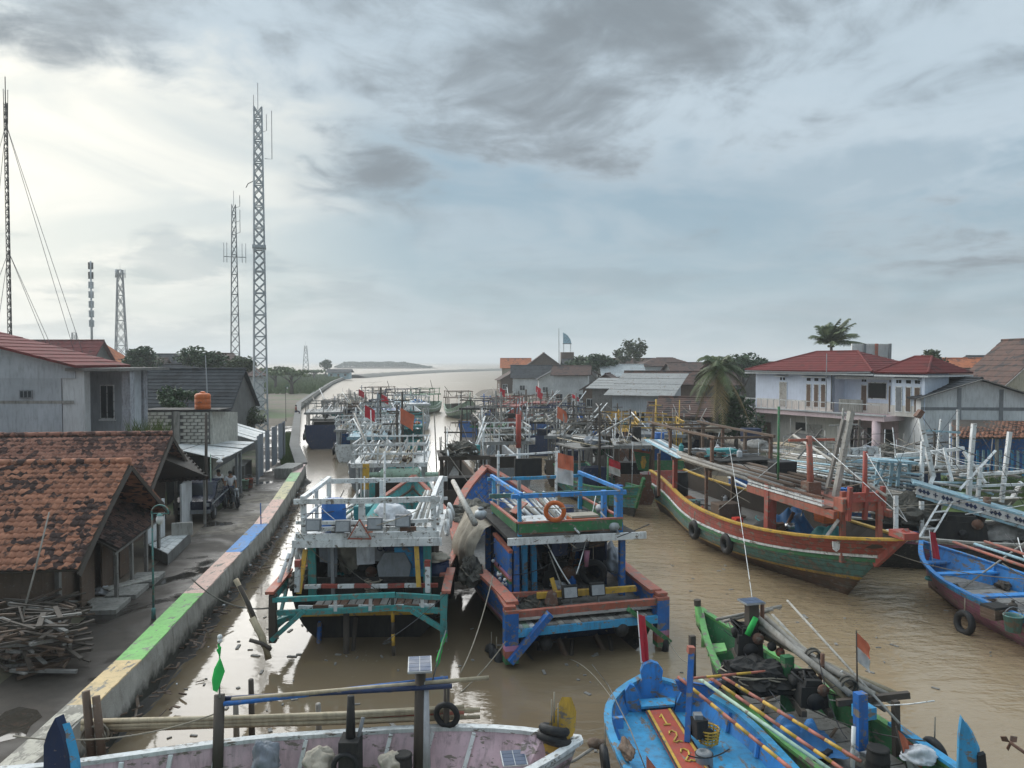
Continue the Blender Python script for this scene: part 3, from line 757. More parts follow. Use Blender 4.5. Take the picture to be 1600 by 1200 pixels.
def fishing_boat(label, loc, rot, L, B, cols, short, cap='brick', frame='white', roof='white', deck='greywood', seed=0, cabin=(.12, .5), zs=1.7, zb=2.5, zm=1.15, masts=1, cagef=True, gear=3, flagk=None, detail=1.0, poles=5, name='fishing_boat', booms=1, stern=.82, panels=None):
    r = random.Random(seed)
    T = thing(name, label, 'boat', loc, R(rot), 'fishing boats moored in the channel')
    H = Hull(T, L, B, zs, zm, zb, rake=L * .13, stern=stern)
    vs = [0, .2, .27, .52, 1.0]
    for i, c in enumerate(cols):
        H.band('strake', vs[i], vs[i + 1], P[c], 2 if i != 3 else 3)
    H.rail('gunwale', 0, .16, .07, P[cap], .03)
    H.rail('rubbing_strake', .235, .09, .08, P[cols[1]], 0)
    H.transom(P[cols[0]])
    zd = lambda t: max(.55, H.sheer(t) - .75)
    H.inner(zd, P[cols[0]], P[deck])
    bar(T, 'stem_post', H.S(1, .5) + V((0, -.05, 0)), H.S(1, 0) + V((0, .12, .45 + r.random() * .5)), P[cap], .13, .2, (0, 1, 0))
    # cabin
    y0, y1 = cabin[0] * L, cabin[1] * L; hw = B * .42; zr = zs + (1.25 if loc[1] < 50 else .95) + r.random() * .25; zdk = zd(cabin[0])
    fm, rm = P[frame], P[roof]
    n = 3 if detail > .6 else 2
    for i in range(n + 1):
        for x in (-hw, hw):
            y = lerp(y0, y1, i / n)
            bar(T, 'cabin_post', (x * .94, y, zdk), (x * .94, y, zr - .003), fm, .10)
    rf = MB().hexa([(-hw - .12, y0 - .3, zr), (hw + .12, y0 - .3, zr), (hw + .12, y1 + .2, zr + .05), (-hw - .12, y1 + .2, zr + .05), (-hw - .12, y0 - .3, zr + .09), (hw + .12, y0 - .3, zr + .09), (hw + .12, y1 + .2, zr + .14), (-hw - .12, y1 + .2, zr + .14)]).build('cabin_roof', rm, T)
    bar(T, 'fascia', (-hw - .16, y0 - .33, zr + .05), (hw + .16, y0 - .33, zr + .05 + r.uniform(-.03, .03)), rm, .05, .2)
    if panels:
        for x in (-hw, hw): box(T, 'side_panel', (x * .94 + .06 * (1 if x > 0 else -1), (y0 * .3 + y1 * .7), zdk + .5), (.05, (y1 - y0) * .5, 1.0), P[panels])
        box(T, 'back_panel', (0, y1 - .06, zdk + .65), (hw * 1.8, .05, 1.3), P[panels])
    else:
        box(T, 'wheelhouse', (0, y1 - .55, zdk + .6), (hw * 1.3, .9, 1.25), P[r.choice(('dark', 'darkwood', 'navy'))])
    if cagef: cage(T, -hw, hw, y0 - .1, y1, zr + .12, zr + .95, fm, .07, 1 if detail > .6 else 0, posts_x=2 if detail < .7 else 3)
    for k in range(int(poles * 1.6)):              # poles and lengths of timber stowed on the roof and standing about
        if r.random() < .5:
            x = r.uniform(-hw * .8, hw * .8); zz = zr + .2 + r.random() * .25
            tube(T, 'stowed_pole', [(x, y0 - .4 - r.random(), zz), (x + r.uniform(-.3, .3), y1 + r.uniform(0, 1.5), zz + r.uniform(0, .3))], .025 + r.random() * .025, P[r.choice(('bambgrey', 'bamboo', 'white', 'greywood'))], 6)
        else:
            x = r.choice((-1, 1)) * r.uniform(.6, 1) * B * .45; y = r.uniform(0, .8) * L
            tube(T, 'standing_pole', [(x, y, .8), (x + r.uniform(-.3, .3), y + r.uniform(-.3, .3), zr + r.uniform(.3, 2.4 if loc[1] < 50 else 1.2))], .016 + r.random() * .022, P[r.choice(('bambgrey', 'white', 'greywood', frame))], 6)
    for k in range(masts):
        y = lerp(y1 + .4, L * .82, k / max(1, masts - 1)) if masts > 1 else y1 + .5
        hm = zr + (1.9 + r.random() * 1.4 if loc[1] < 50 else .7 + r.random() * .9)
        mm = P[r.choice((frame, cols[0], 'greywood', 'darkwood'))]
        tube(T, 'mast', [(0, y, .7), (r.uniform(-.1, .1), y, hm)], [.09, .06], mm, 8)
        bar(T, 'crosstree', (-.8 - r.random() * .4, y - .09, hm * .82), (.8 + r.random() * .4, y - .09, hm * .82 + r.uniform(-.1, .1)), mm, .06, .08)
        bar(T, 'crosstree', (-.45, y - .09, hm * .92), (.45, y - .09, hm * .92), mm, .05, .06)
        if detail > .5:
            for sd in (-1, 1): tube(T, 'stay', [(0, y, hm * .95), (sd * B * .44, y + r.uniform(-1, 1), 1.3)], .012, P['wire'], 4)
            tube(T, 'stay', [(0, y, hm * .95), (0, L * .98, zb + .2)], .012, P['wire'], 4)
    for k in range(booms):
        x = r.choice((-1, 1)) * hw
        tube(T, 'boom', [(x * .5, y0 + r.random(), zr + .3), (x * 1.3, y0 + r.uniform(2, 5), zr + 1.4 + r.random())], [.05, .04], P[r.choice(('bambgrey', 'white', 'greywood'))], 6)
    if flagk:
        for i, k in enumerate(flagk if isinstance(flagk, list) else [flagk]):
            x = r.uniform(-.6, .6) * hw; flag(T, (x, y0 + .5 + i, zr), (x + .05, y0 + .5 + i, zr + 2.0 + r.random() * .8), P[k] if k in P else k, .8, .75, (.9, -.3, -.5), P['white'], .022, seed + i)
    # loose gear aboard
    gk = ['netheap', 'drum', 'crate', 'tarp', 'coil', 'net2']
    r.shuffle(gk)
    for g in gk[:gear]:
        onroof = r.random() < .4
        x = r.uniform(-hw * .5, hw * .5); y = r.uniform(y0 + .3, y1 - .3) if onroof else r.uniform(y1 + .5, L * .75)
        z = zr + .15 if onroof else zd(y / L) + .01
        w = wor_(T, (x, y, z))
        if g == 'netheap': heap(w, (.8, 1.0, .55), P['net'], f'heap of dark fishing net on the {short}', seed=seed)
        elif g == 'net2': heap(w, (.6, .6, .4), P['greytarp'], f'grey covered bundle lying on the {short}', 'bundle', 'bundle', seed + 5)
        elif g == 'tarp': heap(w, (.9, .7, .4), P[r.choice(('bluetarp', 'tealtarp', 'canvas'))], f'crumpled tarpaulin heaped on the {short}', 'tarpaulin', 'tarpaulin', seed + 2)
        elif g == 'drum': drum(w, .28, .8, P[r.choice(('bluedrum', 'black', 'dark'))], f'plastic drum standing on the {short}')
        elif g == 'crate': crate(w, (.8, .55, .42), P[r.choice(('orange', 'tealtarp', 'palegreen', 'white'))], f'plastic fish crate on the {short}', r.random())
        elif g == 'coil': coil(w, .3, P['rope'], f'coil of rope lying on the {short}', 3)
    rigging(T, int(6 * detail) + 1, (-hw, hw), (y0, L * .85), (zr - .4, zr + 2.0), seed)
    if detail > .6: junk(T, 5, (-hw * .8, hw * .8), (y0, y1), zr + .15, seed, short)
    if detail > .5:
        for k in range(2):
            sd = r.choice((-1, 1)); t = r.uniform(.2, .6); p = H.S(t, .22, sd)
            tyre(wor_(T, p + V((sd * .12, 0, -.1))), TM[T.name][0].to_3x3() @ V((1, 0, 0)), f'black tyre hung on the side of the {short}', f'tyres of the {short}')
    return T, H

def rigging(T, n, x, y, z, seed, drop=.3, m='rope', r=.011):
    """odd lines tied between frames and posts; x, y, z are ranges in T's own frame"""
    q = random.Random(seed)
    for i in range(n):
        a = V((q.uniform(*x), q.uniform(*y), q.uniform(*z))); b = V((q.uniform(*x), q.uniform(*y), q.uniform(*z)))
        tube(T, 'rigging_line', sag(a, b, q.uniform(.05, drop), 8), r * q.uniform(.8, 1.5), P[q.choice((m, 'net', 'wire', 'white'))], 4)
def junk(T, n, x, y, z, seed, short):
    """small loose gear strewn over a deck"""
    q = random.Random(seed)
    for i in range(n):
        p = wor_(T, (q.uniform(*x), q.uniform(*y), z)); k = q.randrange(5); cn = q.choice(('dark', 'darkwood', 'brown', 'net', 'bluedrum', 'tealtarp', 'greywood', 'cloth', 'orange', 'black')); c = P[cn]
        look = {'dark': 'black', 'darkwood': 'dark brown', 'net': 'grey brown', 'bluedrum': 'blue', 'tealtarp': 'teal', 'greywood': 'grey', 'cloth': 'white'}.get(cn, cn)
        kind = ('box', 'bottle', 'bundle', 'stick', 'ring')[k]
        if k == 0: o = MB().box((0, 0, .11), (.35, .25, .22), 0, .95)
        elif k == 1: o = MB().lathe((0, 0, 0), [(.11, 0), (.12, .05), (.12, .26), (.05, .32), (.04, .38)], 10)
        elif k == 2: o = MB().blob((0, 0, .08), (.28, .22, .14), 14, 8, .35, seed + i)
        elif k == 3: o = MB().tube([(-.5, 0, .05), (0, .1, .08), (.55, -.05, .06)], .035, 6)
        else: o = MB().torus((0, 0, .05), .17, .05, (0, 0, 1), 14, 6)
        o = o.build(('small_box', 'bottle', 'bundle', 'short_stick', 'rubber_ring')[k], c, None); o.location = p; o.rotation_euler = (0, 0, q.uniform(0, 6)); tag(o, f'small {look} {kind} lying loose on the {short}', kind, f'loose gear on the {short}')
# ------------------------------------------------------------------ teal boat, stern towards the viewer
def teal_boat():
    T = thing('fishing_boat', 'teal fishing boat with white roof cage, stern to the viewer beside the quay', 'boat', (-4.15, 20.2, 0), R(1.5), 'fishing boats moored in the channel')
    p = lambda x, y, Y: loc_(T, A(x, y, Y))
    H = Hull(T, 13, 4.7, 1.75, 1.45, 2.7, rake=1.6, stern=.93, yoff=1.5, zk=-.5)
    H.band('strake', 0, .12, P['teal'], 2); H.band('strake', .12, .17, P['brick'], 1); H.band('strake', .17, .45, P['teal'], 2); H.band('strake', .45, .52, P['yellow'], 1); H.band('strake', .52, 1, P['dark'], 3)
    H.rail('gunwale', 0, .2, .08, P['brick'], .04); H.rail('rubbing_strake', .15, .1, .09, P['brown'])
    H.transom(P['dark'], .8)
    MB().bar((-1.9, 1.42, .72), (1.9, 1.42, .76), .06, .13).build('transom_stripe', P['yellow'], T)
    H.inner(1.28, P['teal'], P['greywood'])
    # stern platform with its beams, corner frames and braces
    for y, z, m, w in ((.0, 1.62, 'teal', .13), (.06, 1.25, 'teal', .14)):
        bar(T, 'stern_beam', (-2.28, y, z - .03), (1.0, y - .01, z + .09), P[m], .10, w)
        bar(T, 'stern_beam', (1.003, y - .01, z + .085), (2.36, y, z - .02), P[m], .095, w)
    for i in range(19):
        x = -2.05 + i * .222
        if -1.2 < x < 1.95: box(T, 'slat', (x, .52, 1.31 + rng.uniform(-.01, .01)), (.19, .82, .03), P[('greywood', 'rust')[(i // 2) % 2]])
    for i in range(9):
        bar(T, 'striped_rail', (-2.15 + i * .47, .98, 1.66), (-2.15 + (i + 1) * .47 - .004, .98, 1.665), P[('red', 'white')[i % 2]], .12, .10)
        bar(T, 'lower_striped_rail', (-1.65 + i * .41, .14, 1.345), (-1.65 + (i + 1) * .41 - .004, .14, 1.345), P[('white', 'rust')[(i + 0) % 2]], .07, .09)
    for x in (-.62, .32, 1.72): bar(T, 'upright', (x, .03, 1.26), (x, .03, 1.62), P['white'], .09, .05)
    for sd in (-1, 1):
        bar(T, 'corner_post', (sd * 2.30, .05, .42), (sd * 2.30, .05, 1.72), P['teal'] if sd > 0 else P['darkwood'], .18, .2)
        bar(T, 'side_beam', (sd * 2.32, .1, 1.58), (sd * 2.32, 1.75, 1.66), P['teal'], .12, .16)
        bar(T, 'side_cap', (sd * 2.36, -.08, 1.79), (sd * 2.40, 2.0, 1.86), P['brick'], .24, .08)
        bar(T, 'brace', (sd * 2.32, -.02, .50 if sd < 0 else .72), (sd * 1.45, -.06, 1.30), P['teal'], .12, .14, (0, 1, 0))
        bar(T, 'low_beam', (sd * 2.32, .15, .78), (sd * 2.2, 1.6, .70), P['teal'], .12, .14)
        bar(T, 'cross_brace', (sd * 2.31, .2, .55), (sd * 2.31, 1.5, 1.5), P['seag'], .08, .1)
    bar(T, 'stern_beam', (-2.28, .35, .86), (-1.7, .5, 1.05), P['teal'], .1, .14)
    # rudder posts and propeller shafts reaching into the water
    tube(T, 'rudder_post', [p(541, 955, 20.6), p(541, 1020, 20.5), p(537, 1110, 20.6)], .085, P['darkwood'], 7)
    tube(T, 'rudder_post', [p(556, 965, 20.9), p(552, 1010, 20.7), p(547, 1080, 20.8)], .06, P['darkwood'], 7)
    for i in range(6): tube(T, 'banded_pole', [p(613 + i * .4, 935 + i * 18.5, 20.35), p(613 + (i + 1) * .4, 935 + (i + 1) * 18.5 - .4, 20.35)], .05, P[('darkwood', 'yellow')[i % 2]], 7)
    tube(T, 'propeller_shaft', [p(500, 965, 21.8), p(497, 1035, 20.9)], .07, P['blue'], 6)
    # cabin posts, yellow struts, roof
    for x, y in ((-1.55, 1.35), (1.75, 1.35), (-1.6, 4.3), (1.75, 4.3), (-.55, 4.2), (.7, 4.2)): bar(T, 'cabin_post', (x, y, 1.25), (x, y, 2.83), P['teal'] if y < 2 else P['darkwood'], .22 if y < 2 else .12, .12)
    bar(T, 'cabin_post', (-.95, 1.3, 1.25), (-.95, 1.3, 2.83), P['grey'], .10)
    for a, b in (((478, 858, 21.3), (467, 928, 20.9)), ((651, 852, 21.3), (655, 918, 20.9))): bar(T, 'yellow_strut', p(*a), p(*b), P['yellow'], .13, .09, (0, 1, 0))
    zr = 2.86
    MB().hexa([(-1.9, 1.0, zr), (2.1, 1.0, zr + .03), (2.1, 5.0, zr + .1), (-1.9, 5.0, zr + .1), (-1.9, 1.0, zr + .08), (2.1, 1.0, zr + .11), (2.1, 5.0, zr + .18), (-1.9, 5.0, zr + .18)]).build('cabin_roof', P['white'], T)
    bar(T, 'fascia', (-2.02, .96, zr + .0), (2.2, .96, zr + .05), P['white'], .06, .21)
    bar(T, 'fascia_board', (-1.9, .99, zr + .21), (2.12, .99, zr + .25), P['white'], .05, .17)
    for i in range(8): bar(T, 'toe_rail', (-1.75 + i * .46, 1.02, zr + .41), (-1.75 + (i + 1) * .46 - .004, 1.02, zr + .42), P[('white', 'white', 'rust', 'white')[i % 4]], .08, .12)
    z0, z1 = zr + .16, zr + 1.25
    x0, x1 = -1.72, 1.95
    for x in (x0, -.1, x1):
        bar(T, 'cage_post', (x, 1.12, z0), (x, 1.12, z1), P['white'], .15, .11)
    for x in (x0 + .02, .0, x1):
        bar(T, 'cage_post', (x, 4.35, z0), (x, 4.35, z1 + .02), P['white'], .13)
    for x in (x0, x1):
        bar(T, 'cage_post', (x, 2.7, z0), (x, 2.7, z1), P['white'], .1)
        bar(T, 'cage_rail', (x, .95, z1 + .06), (x, 4.5, z1 + .08), P['white'], .13, .11)
        bar(T, 'cage_rail', (x, .95, z0 + .55), (x, 4.5, z0 + .57), P['white'], .08, .08)
    for y, dz in ((1.02, -.05), (4.46, -.02)):
        bar(T, 'cage_rail', (x0 - .25, y, z1 + dz), (x1 + .2, y, z1 + dz + .05), P['white'], .07, .15)
        bar(T, 'cage_rail', (x0 - .2, y, z0 + .45), (x1 + .2, y, z0 + .49), P['white'] if y > 2 else P['white'], .06, .10)
    tube(T, 'roof_pole', [(.5, 1.5, z0), (.52, 1.5, z1 + 1.3)], .03, P['white'], 6); tube(T, 'roof_pole', [(-.05, 1.4, z0), (-.05, 1.4, z1 + .6)], .02, P['white'], 5)
    for px, py in ((489, 821), (535, 823), (585, 819), (629, 815)): floodlight(T, p(px, py, 21.05), P['grey'], .42)
    tri = [p(562, 811, 20.98), p(580, 842, 20.98), p(544, 842, 20.98)]; c = sum(tri, V()) / 3
    for i in range(3): bar(T, 'warning_triangle_side', tri[i], tri[(i + 1) % 3], P['brick'], .03, .075, (0, 1, 0))
    MB().prism([c.lerp(q, .55) + V((0, .02, 0)) for q in tri], (0, .01, 0)).build('warning_triangle_centre', P['white'], T)
    # stowed poles leaning in the cage
    for i in range(8): tube(T, 'stowed_pole', [(1.15 + i * .07, 1.5 + .1 * (i % 3), z0 + .1), (1.45 + i * .04, 3.8, z0 + .75 + .1 * (i % 2))], .04, P['palewood' if i % 3 else 'white'], 6)
    for i in range(6): tube(T, 'stowed_pole', [(-1.3 + i * .22, 2.5, z0 + .12 + .04 * (i % 2)), (-1.0 + i * .2, 4.9, z0 + .25)], .045, P[('white', 'seag', 'palewood')[i % 3]], 6)
    MB().prism([(-.3, 1.6, z0 + .1), (.05, 1.6, z0 + .1), (.45, 3.2, z0 + .75), (.1, 3.2, z0 + .75)], (0, .04, .03)).build('loose_board', P['teal'], T)
    for x in (-1.68, 1.84): box(T, 'cabin_shade_side', (x, 3.3, 2.05), (.05, 2.2, 1.5), P['dark'])  # dark sides and back added to keep the cabin interior black
    box(T, 'cabin_shade_back', (.1, 4.42, 2.05), (3.5, .05, 1.55), P['dark'])
    # a timber from the bulwark to the roof on the quay side
    for i in range(4): tube(T, 'fender_pole', [(-2.5 + i * .08, .6 + i * .9, 1.3), (-2.1, 1.0 + i * .9, 2.6 + .4 * (i % 2))], .06, P['white'], 7)
    for i in range(5):
        MB().torus((-2.15 - .06 * (i % 2), 2.2 + i * .55, 2.25 + .1 * (i % 3)), .22, .07, (1, .2 * i, .3), 14, 6).build('white_float', P['white'], T, True)
        MB().torus((2.3 + .05 * (i % 2), 1.4 + i * .5, zr + .35 + .22 * (i % 2)), .2, .05, (1, .3, .1 * i), 14, 6).build('rope_loop', P['white'], T, True)
    # gear
    S = 'teal boat'
    drum(wor_(T, (-1.08, 2.1, z0)), .36, .9, P['bluedrum'], 'open bright blue drum in the white roof cage of the teal boat', False)
    crate(wor_(T, (-.35, 3.0, z0)), (.5, .5, .5), P['tealtarp'], 'teal crate inside the white roof cage of the teal boat')
    heap(wor_(T, (.55, 2.6, z0 + .12)), (.55, .5, .42), P['cloth'], 'white sack bundle on the cabin roof of the teal boat', 'sack', 'sack', 3)
    heap(wor_(T, (.0, 4.1, z0 + .12)), (.7, .4, .35), P['greytarp'], 'grey sack behind the drum on the teal boat roof', 'sack', 'sack', 8)
    heap(wor_(T, (-.62, 3.2, 1.9)), (.55, .8, .95), P['canvas'], 'tan canvas sail cloth hanging in the teal boat cabin', 'canvas_cover', 'canvas', 4, flat=-1)
    crate(wor_(T, (1.2, 2.1, 1.29)), (.85, .7, 1.2), P['sky'], 'big blue ice chest under the teal boat roof', 0, P['sky'])
    drum(wor_(T, (1.95, 2.15, 1.29)), .4, .72, P['navy'], 'dark blue tub of folded cloth at the teal boat rail')
    heap(wor_(T, (1.95, 2.15, 2.1)), (.38, .35, .14), P['canvas'], 'folded tan cloth in the dark blue tub of the teal boat', 'folded_cloth', 'cloth', 2)
    ch = thing('chair', 'grey plastic chair with black seat on the teal boat stern', 'chair', wor_(T, (.75, 1.55, 1.29)))
    MB().prism([(-.42, 0, .35), (.42, 0, .35), (.5, .1, .75), (.3, .18, 1.12), (-.3, .18, 1.12), (-.5, .1, .75)], (0, .09, .02)).build('backrest', P['grey'], ch)
    box(ch, 'seat', (0, -.25, .33), (.8, .5, .1), P['black'])
    for x in (-.33, .33):
        for y in (-.42, -.08): bar(ch, 'leg', (x, y, 0), (x * .95, y, .28), P['black'], .06)
    st = thing('shirt', 'white printed shirt hung to dry under the teal boat roof', 'shirt', wor_(T, (.3, 2.2, 2.05)))
    MB().grid(cloth((-.45, 0, .72), (1.0, 0, .05), (0, .06, -.75), 8, 8, .12, 3)).build('cloth', P['cloth'], st, True)
    for k in range(2): MB().tube(arc((.0 + .18 * k, -.12, .42), .09, .2, 5.2, 10), .018, 5).build('printed_mark', P['navy'], st)
    MB().grid(cloth(wor_(T, (.42, 2.0, 2.7)), (.78, 0, 0), (0, .03, -.7), 8, 8, .12, 6)).build('towel', P['navy'], None, True)
    tag(bpy.context.scene.objects['towel'], 'navy blue cloth hung under the teal boat roof', 'cloth')
    pc = coil(wor_(T, (.2, 1.35, 1.3)), .22, P['rope'], 'heap of tan and green rope on the teal boat stern', 9)
    heap(wor_(T, (-.2, 2.9, 1.3)), (.7, .9, .75), P['dark'], 'dark engine cover in the cabin of the teal boat', 'engine_cover', 'engine', 9)
    heap(wor_(T, (1.75, 3.2, 1.3)), (.5, .7, .5), P['net'], 'dark net heap at the right rail of the teal boat', seed=14)
    heap(wor_(T, (-1.95, 1.5, 1.65)), (.25, .8, .25), P['net'], 'net bundle along the quay side rail of the teal boat', seed=15)
    for k, sd in enumerate((1, 1, 1)):
        q = H.S(.12 + .17 * k, .3, sd); tyre(wor_(T, q + V((.14, 0, .1))), (1, 0, 0), 'black tyre fender between the teal boat and the blue boat', 'tyres between the two big boats', .3, .11)
    MB().prism([(-1.28, 2.1, 1.45), (-1.0, 2.05, 1.45), (-1.0, 2.2, 2.2), (-1.3, 2.25, 2.2)], (0, .05, 0)).build('wire_rack', P['grey'], T)
    for sd, px in ((-1, 465), (1, 668)): bar(T, 'bitt', p(px, 925, 20.9), p(px, 885, 20.9), P['white'], .14); bar(T, 'bitt_head', p(px, 885.5, 20.9), p(px, 875, 20.9), P['red'], .16)
    # quay side tangle of poles at the stern corner
    for a, b, r_ in (((368, 905, 19.6), (402, 985, 19.6), .07), ((374, 915, 19.5), (412, 1010, 19.4), .06), ((394, 965, 19.4), (420, 1030, 19.2), .09), ((390, 1000, 19.2), (424, 1015, 19.2), .05)):
        tag(MB().tube([A(*a), A(*a).lerp(A(*b), .5) + V((.05, 0, .03)), A(*b)], r_, 7).build('mooring_pole', P['bamboo' if r_ > .065 else 'darkwood'], None, True), 'old mooring pole leaning at the quay side corner of the teal boat', 'pole', 'poles at the corner of the teal boat')
    rigging(T, 12, (-2.2, 2.3), (.2, 4.5), (1.7, 4.1), 5); junk(T, 12, (-1.5, 1.6), (1.5, 3.9), 1.29, 6, 'teal boat'); junk(T, 8, (-1.5, 1.8), (1.4, 4.2), z0, 7, 'teal boat roof')
    for k, (x, m) in enumerate(((-1.35, 'greytarp'), (-.3, 'cloth'), (1.3, 'bluetarp'))): MB().grid(cloth((x, 1.35 + .1 * k, 2.78), (.5, 0, 0), (0, .04, -.55 - .12 * k), 8, 8, .14, k)).build('hung_cloth', P[m], T, True)
    return T
teal_boat()

# ------------------------------------------------------------------ blue boat with red gunwale
def blue_boat():
    T = thing('fishing_boat', 'deep blue fishing boat with red gunwale and orange life ring on its roof', 'boat', (2.05, 20.2, 0), R(15), 'fishing boats moored in the channel')
    p = lambda x, y, Y: loc_(T, A(x, y, Y))
    H = Hull(T, 12.0, 4.6, 1.55, 1.6, 3.5, rake=1.7, stern=.9, yoff=.15, zk=-.5, pw=3.4)
    H.band('strake', 0, .05, P['red'], 1); H.band('strake', .05, .36, P['blue'], 3); H.band('strake', .36, .42, P['pink'], 1); H.band('strake', .42, .50, P['brick'], 1); H.band('strake', .50, .57, P['green'], 1); H.band('strake', .57, 1, P['dark'], 3)
    H.rail('gunwale', 0, .34, .10, P['brick'], .05)
    H.inner(1.12, P['blue'], P['greywood'])
    # transom set well in under the stern platform
    MB().prism([(-1.9, 1.5, -.4), (1.9, 1.5, -.4), (2.0, 1.5, 1.05), (-2.0, 1.5, 1.05)], (0, .1, 0)).build('transom', P['navy'], T)
    for sd in (-1, 1):
        x = sd * 2.16
        zs = [(.10 if sd < 0 else .14, .26, 'green'), (.26, .44, 'brick'), (.44, .58, 'pink'), (.58, 1.42, 'blue'), (1.42, 1.50, 'brick')]
        for a, b, c in zs: box(T, 'stern_post_band', (x, .0, (a + b) / 2), (.36, .30, b - a - .002), P[c], 0)
        bar(T, 'side_cap', (sd * 2.18, -.05, 1.55), (sd * 2.12, 1.4, 1.60), P['brick'], .30, .08)
    bar(T, 'stern_rail', (-1.98, -.02, 1.36), (1.98, -.02, 1.37), P['brick'], .14, .17)
    bar(T, 'inner_rail', (-1.8, 1.28, 1.48), (1.9, 1.05, 1.42), P['brick'], .14, .12)
    bar(T, 'yellow_beam', (-1.15, .95, 1.50), (1.75, .78, 1.52), P['yellow'], .12, .16)
    bar(T, 'stern_beam', (-1.98, -.1, .88), (1.98, -.1, .92), P['sky'], .12, .20)
    for i in range(24):
        x = -1.9 + i * .162
        box(T, 'deck_plank', (x, .45, 1.005 + rng.uniform(-.008, .008)), (.15, 1.05, .035), P[('greywood', 'palewood', 'greywood')[i % 3]] if i not in (0, 1, 2, 3) else P[('white', 'palegreen', 'white', 'greywood')[i]], rng.uniform(-.02, .02))
    bar(T, 'brace', p(860, 958, 19.7), p(797, 1034, 19.45), P['blue'], .16, .24, (0, 1, 0))
    bar(T, 'brace', p(982, 952, 20.3), p(1046, 1003, 20.75), P['green'], .12, .15, (0, 1, 0))
    for i, x in enumerate((-.9, -.2, .45, 1.1)): bar(T, 'deck_bearer', (x, .0, .80), (x, 1.5, .80), P['navy'], .12, .14)
    # propeller shafts and rudder
    for a, b in (((872, 998, 20.6), (908, 1080, 20.0)), ((930, 992, 21), (974, 1072, 20.3))):
        tube(T, 'propeller_shaft', [p(*a), p(*b)], .085, P['brown'], 7); tube(T, 'shaft_strut', [p(a[0] + 22, a[1] + 2, a[2]), p(b[0] - 16, b[1] - 38, b[2] + .2)], .06, P['darkwood'], 6)
    tube(T, 'rudder_post', [p(842, 1005, 20.8), p(845, 1060, 20.5)], .07, P['dark'], 6)
    # ball floats under the platform
    for px, py, Y in ((852, 1005, 20.0), (971, 983, 20.4)):
        f = thing('ball_float', 'black ball float under the stern of the blue boat, next to the ' + ('blue diagonal strut' if px < 900 else 'green diagonal strut'), 'float', A(px, py, Y), 0, 'ball floats of the blue boat')
        MB().blob((0, 0, 0), .20, 16, 10, .02).build('ball', P['black'], f, True); MB().torus((0, 0, .2), .04, .015, (1, 0, 0), 10, 5).build('eye', P['black'], f)
    for px, py, Y in ((768, 1030, 20.45), (776, 1038, 20.2)): tyre(A(px, py, Y), (1, .3, 0), 'thick black tyre low at the blue boat stern corner, ' + ('inner one against the hull' if px < 770 else 'outer one by the striped post'), 'tyres at the blue boat stern corner', .30, .13)
    tyre(A(1034, 1005, 20.9), (1, .2, 0), 'black tyre behind the right stern post of the blue boat', None, .26, .1)
    # cabin
    zr = 2.95
    for x, y, m in ((-1.55, 1.7, 'blue'), (1.62, 1.5, 'blue'), (-1.15, 2.2, 'sky'), (-.75, 2.6, 'sky'), (-1.6, 5, 'blue'), (1.5, 5, 'blue')): bar(T, 'cabin_post', (x, y, 1.1), (x, y, zr), P[m], .16)
    for z0, z1, c in ((1.1, 1.65, 'blue'), (1.65, 1.73, 'green'), (1.73, 1.81, 'brick'), (1.81, 1.9, 'pink'), (1.9, 2.55, 'blue')): box(T, 'side_panel_band', (-1.72, 2.6, (z0 + z1) / 2), (.07, 1.9, z1 - z0 - .002), P[c])
    bar(T, 'side_panel_cap', (-1.72, 1.6, 2.60), (-1.72, 3.6, 2.68), P['brick'], .12, .08)
    box(T, 'cabin_shade_wall', (0, 5.0, 1.9), (3.1, .07, 1.8), P['navy'])  # this wall and the side below are put in to darken the cabin
    box(T, 'cabin_shade_side', (1.58, 3.8, 1.9), (.05, 2.4, 1.6), P['navy'])
    MB().hexa([(-1.85, 1.3, zr), (1.95, 1.0, zr), (1.85, 5.3, zr + .08), (-1.85, 5.3, zr + .08), (-1.85, 1.3, zr + .09), (1.95, 1.0, zr + .09), (1.85, 5.3, zr + .17), (-1.85, 5.3, zr + .17)]).build('cabin_roof', P['dark'], T)
    bar(T, 'fascia', (-1.9, 1.28, zr + .02), (2.15, .96, zr + .05), P['white'], .07, .20)
    bar(T, 'green_board', (-1.55, 1.42, zr + .34), (1.5, 1.22, zr + .36), P['green'], .05, .26)
    bar(T, 'red_trim', (-1.6, 1.42, zr + .50), (1.52, 1.22, zr + .52), P['brick'], .10, .05); bar(T, 'red_trim', (-1.55, 1.43, zr + .19), (1.5, 1.23, zr + .20), P['rust'], .08, .04)
    for x in (-1.58, 1.55): bar(T, 'green_board', (x, 1.45, zr + .34), (x, 4.6, zr + .38), P['green'], .05, .26); bar(T, 'red_trim', (x, 1.47, zr + .50), (x, 4.6, zr + .53), P['brick'], .10, .05)
    z1 = zr + 1.22
    for x, y, w in ((-1.5, 1.5, .10), (1.45, 1.35, .2), (-1.5, 4.6, .1), (1.45, 4.6, .12)): bar(T, 'cage_post', (x, y, zr + .1), (x, y, z1), P['sky'] if w < .15 else P['bblue'], w)
    bar(T, 'cage_post', (1.25, 2.0, zr + .1), (1.25, 2.0, z1), P['bblue'], .14)
    bar(T, 'cage_rail', (-1.75, 1.42, z1 + .03), (1.65, 1.27, z1 + .05), P['bblue'], .09, .12); bar(T, 'cage_rail', (-1.7, 4.65, z1 + .03), (1.6, 4.65, z1 + .03), P['sky'], .08, .10)
    for x in (-1.52, 1.48): bar(T, 'cage_rail', (x, 1.2, z1 + .12), (x, 4.8, z1 + .13), P['bblue'], .09, .1)
    bar(T, 'cage_rail', (-1.7, 4.4, zr + .75), (1.6, 4.4, zr + .75), P['seag'], .08, .14)
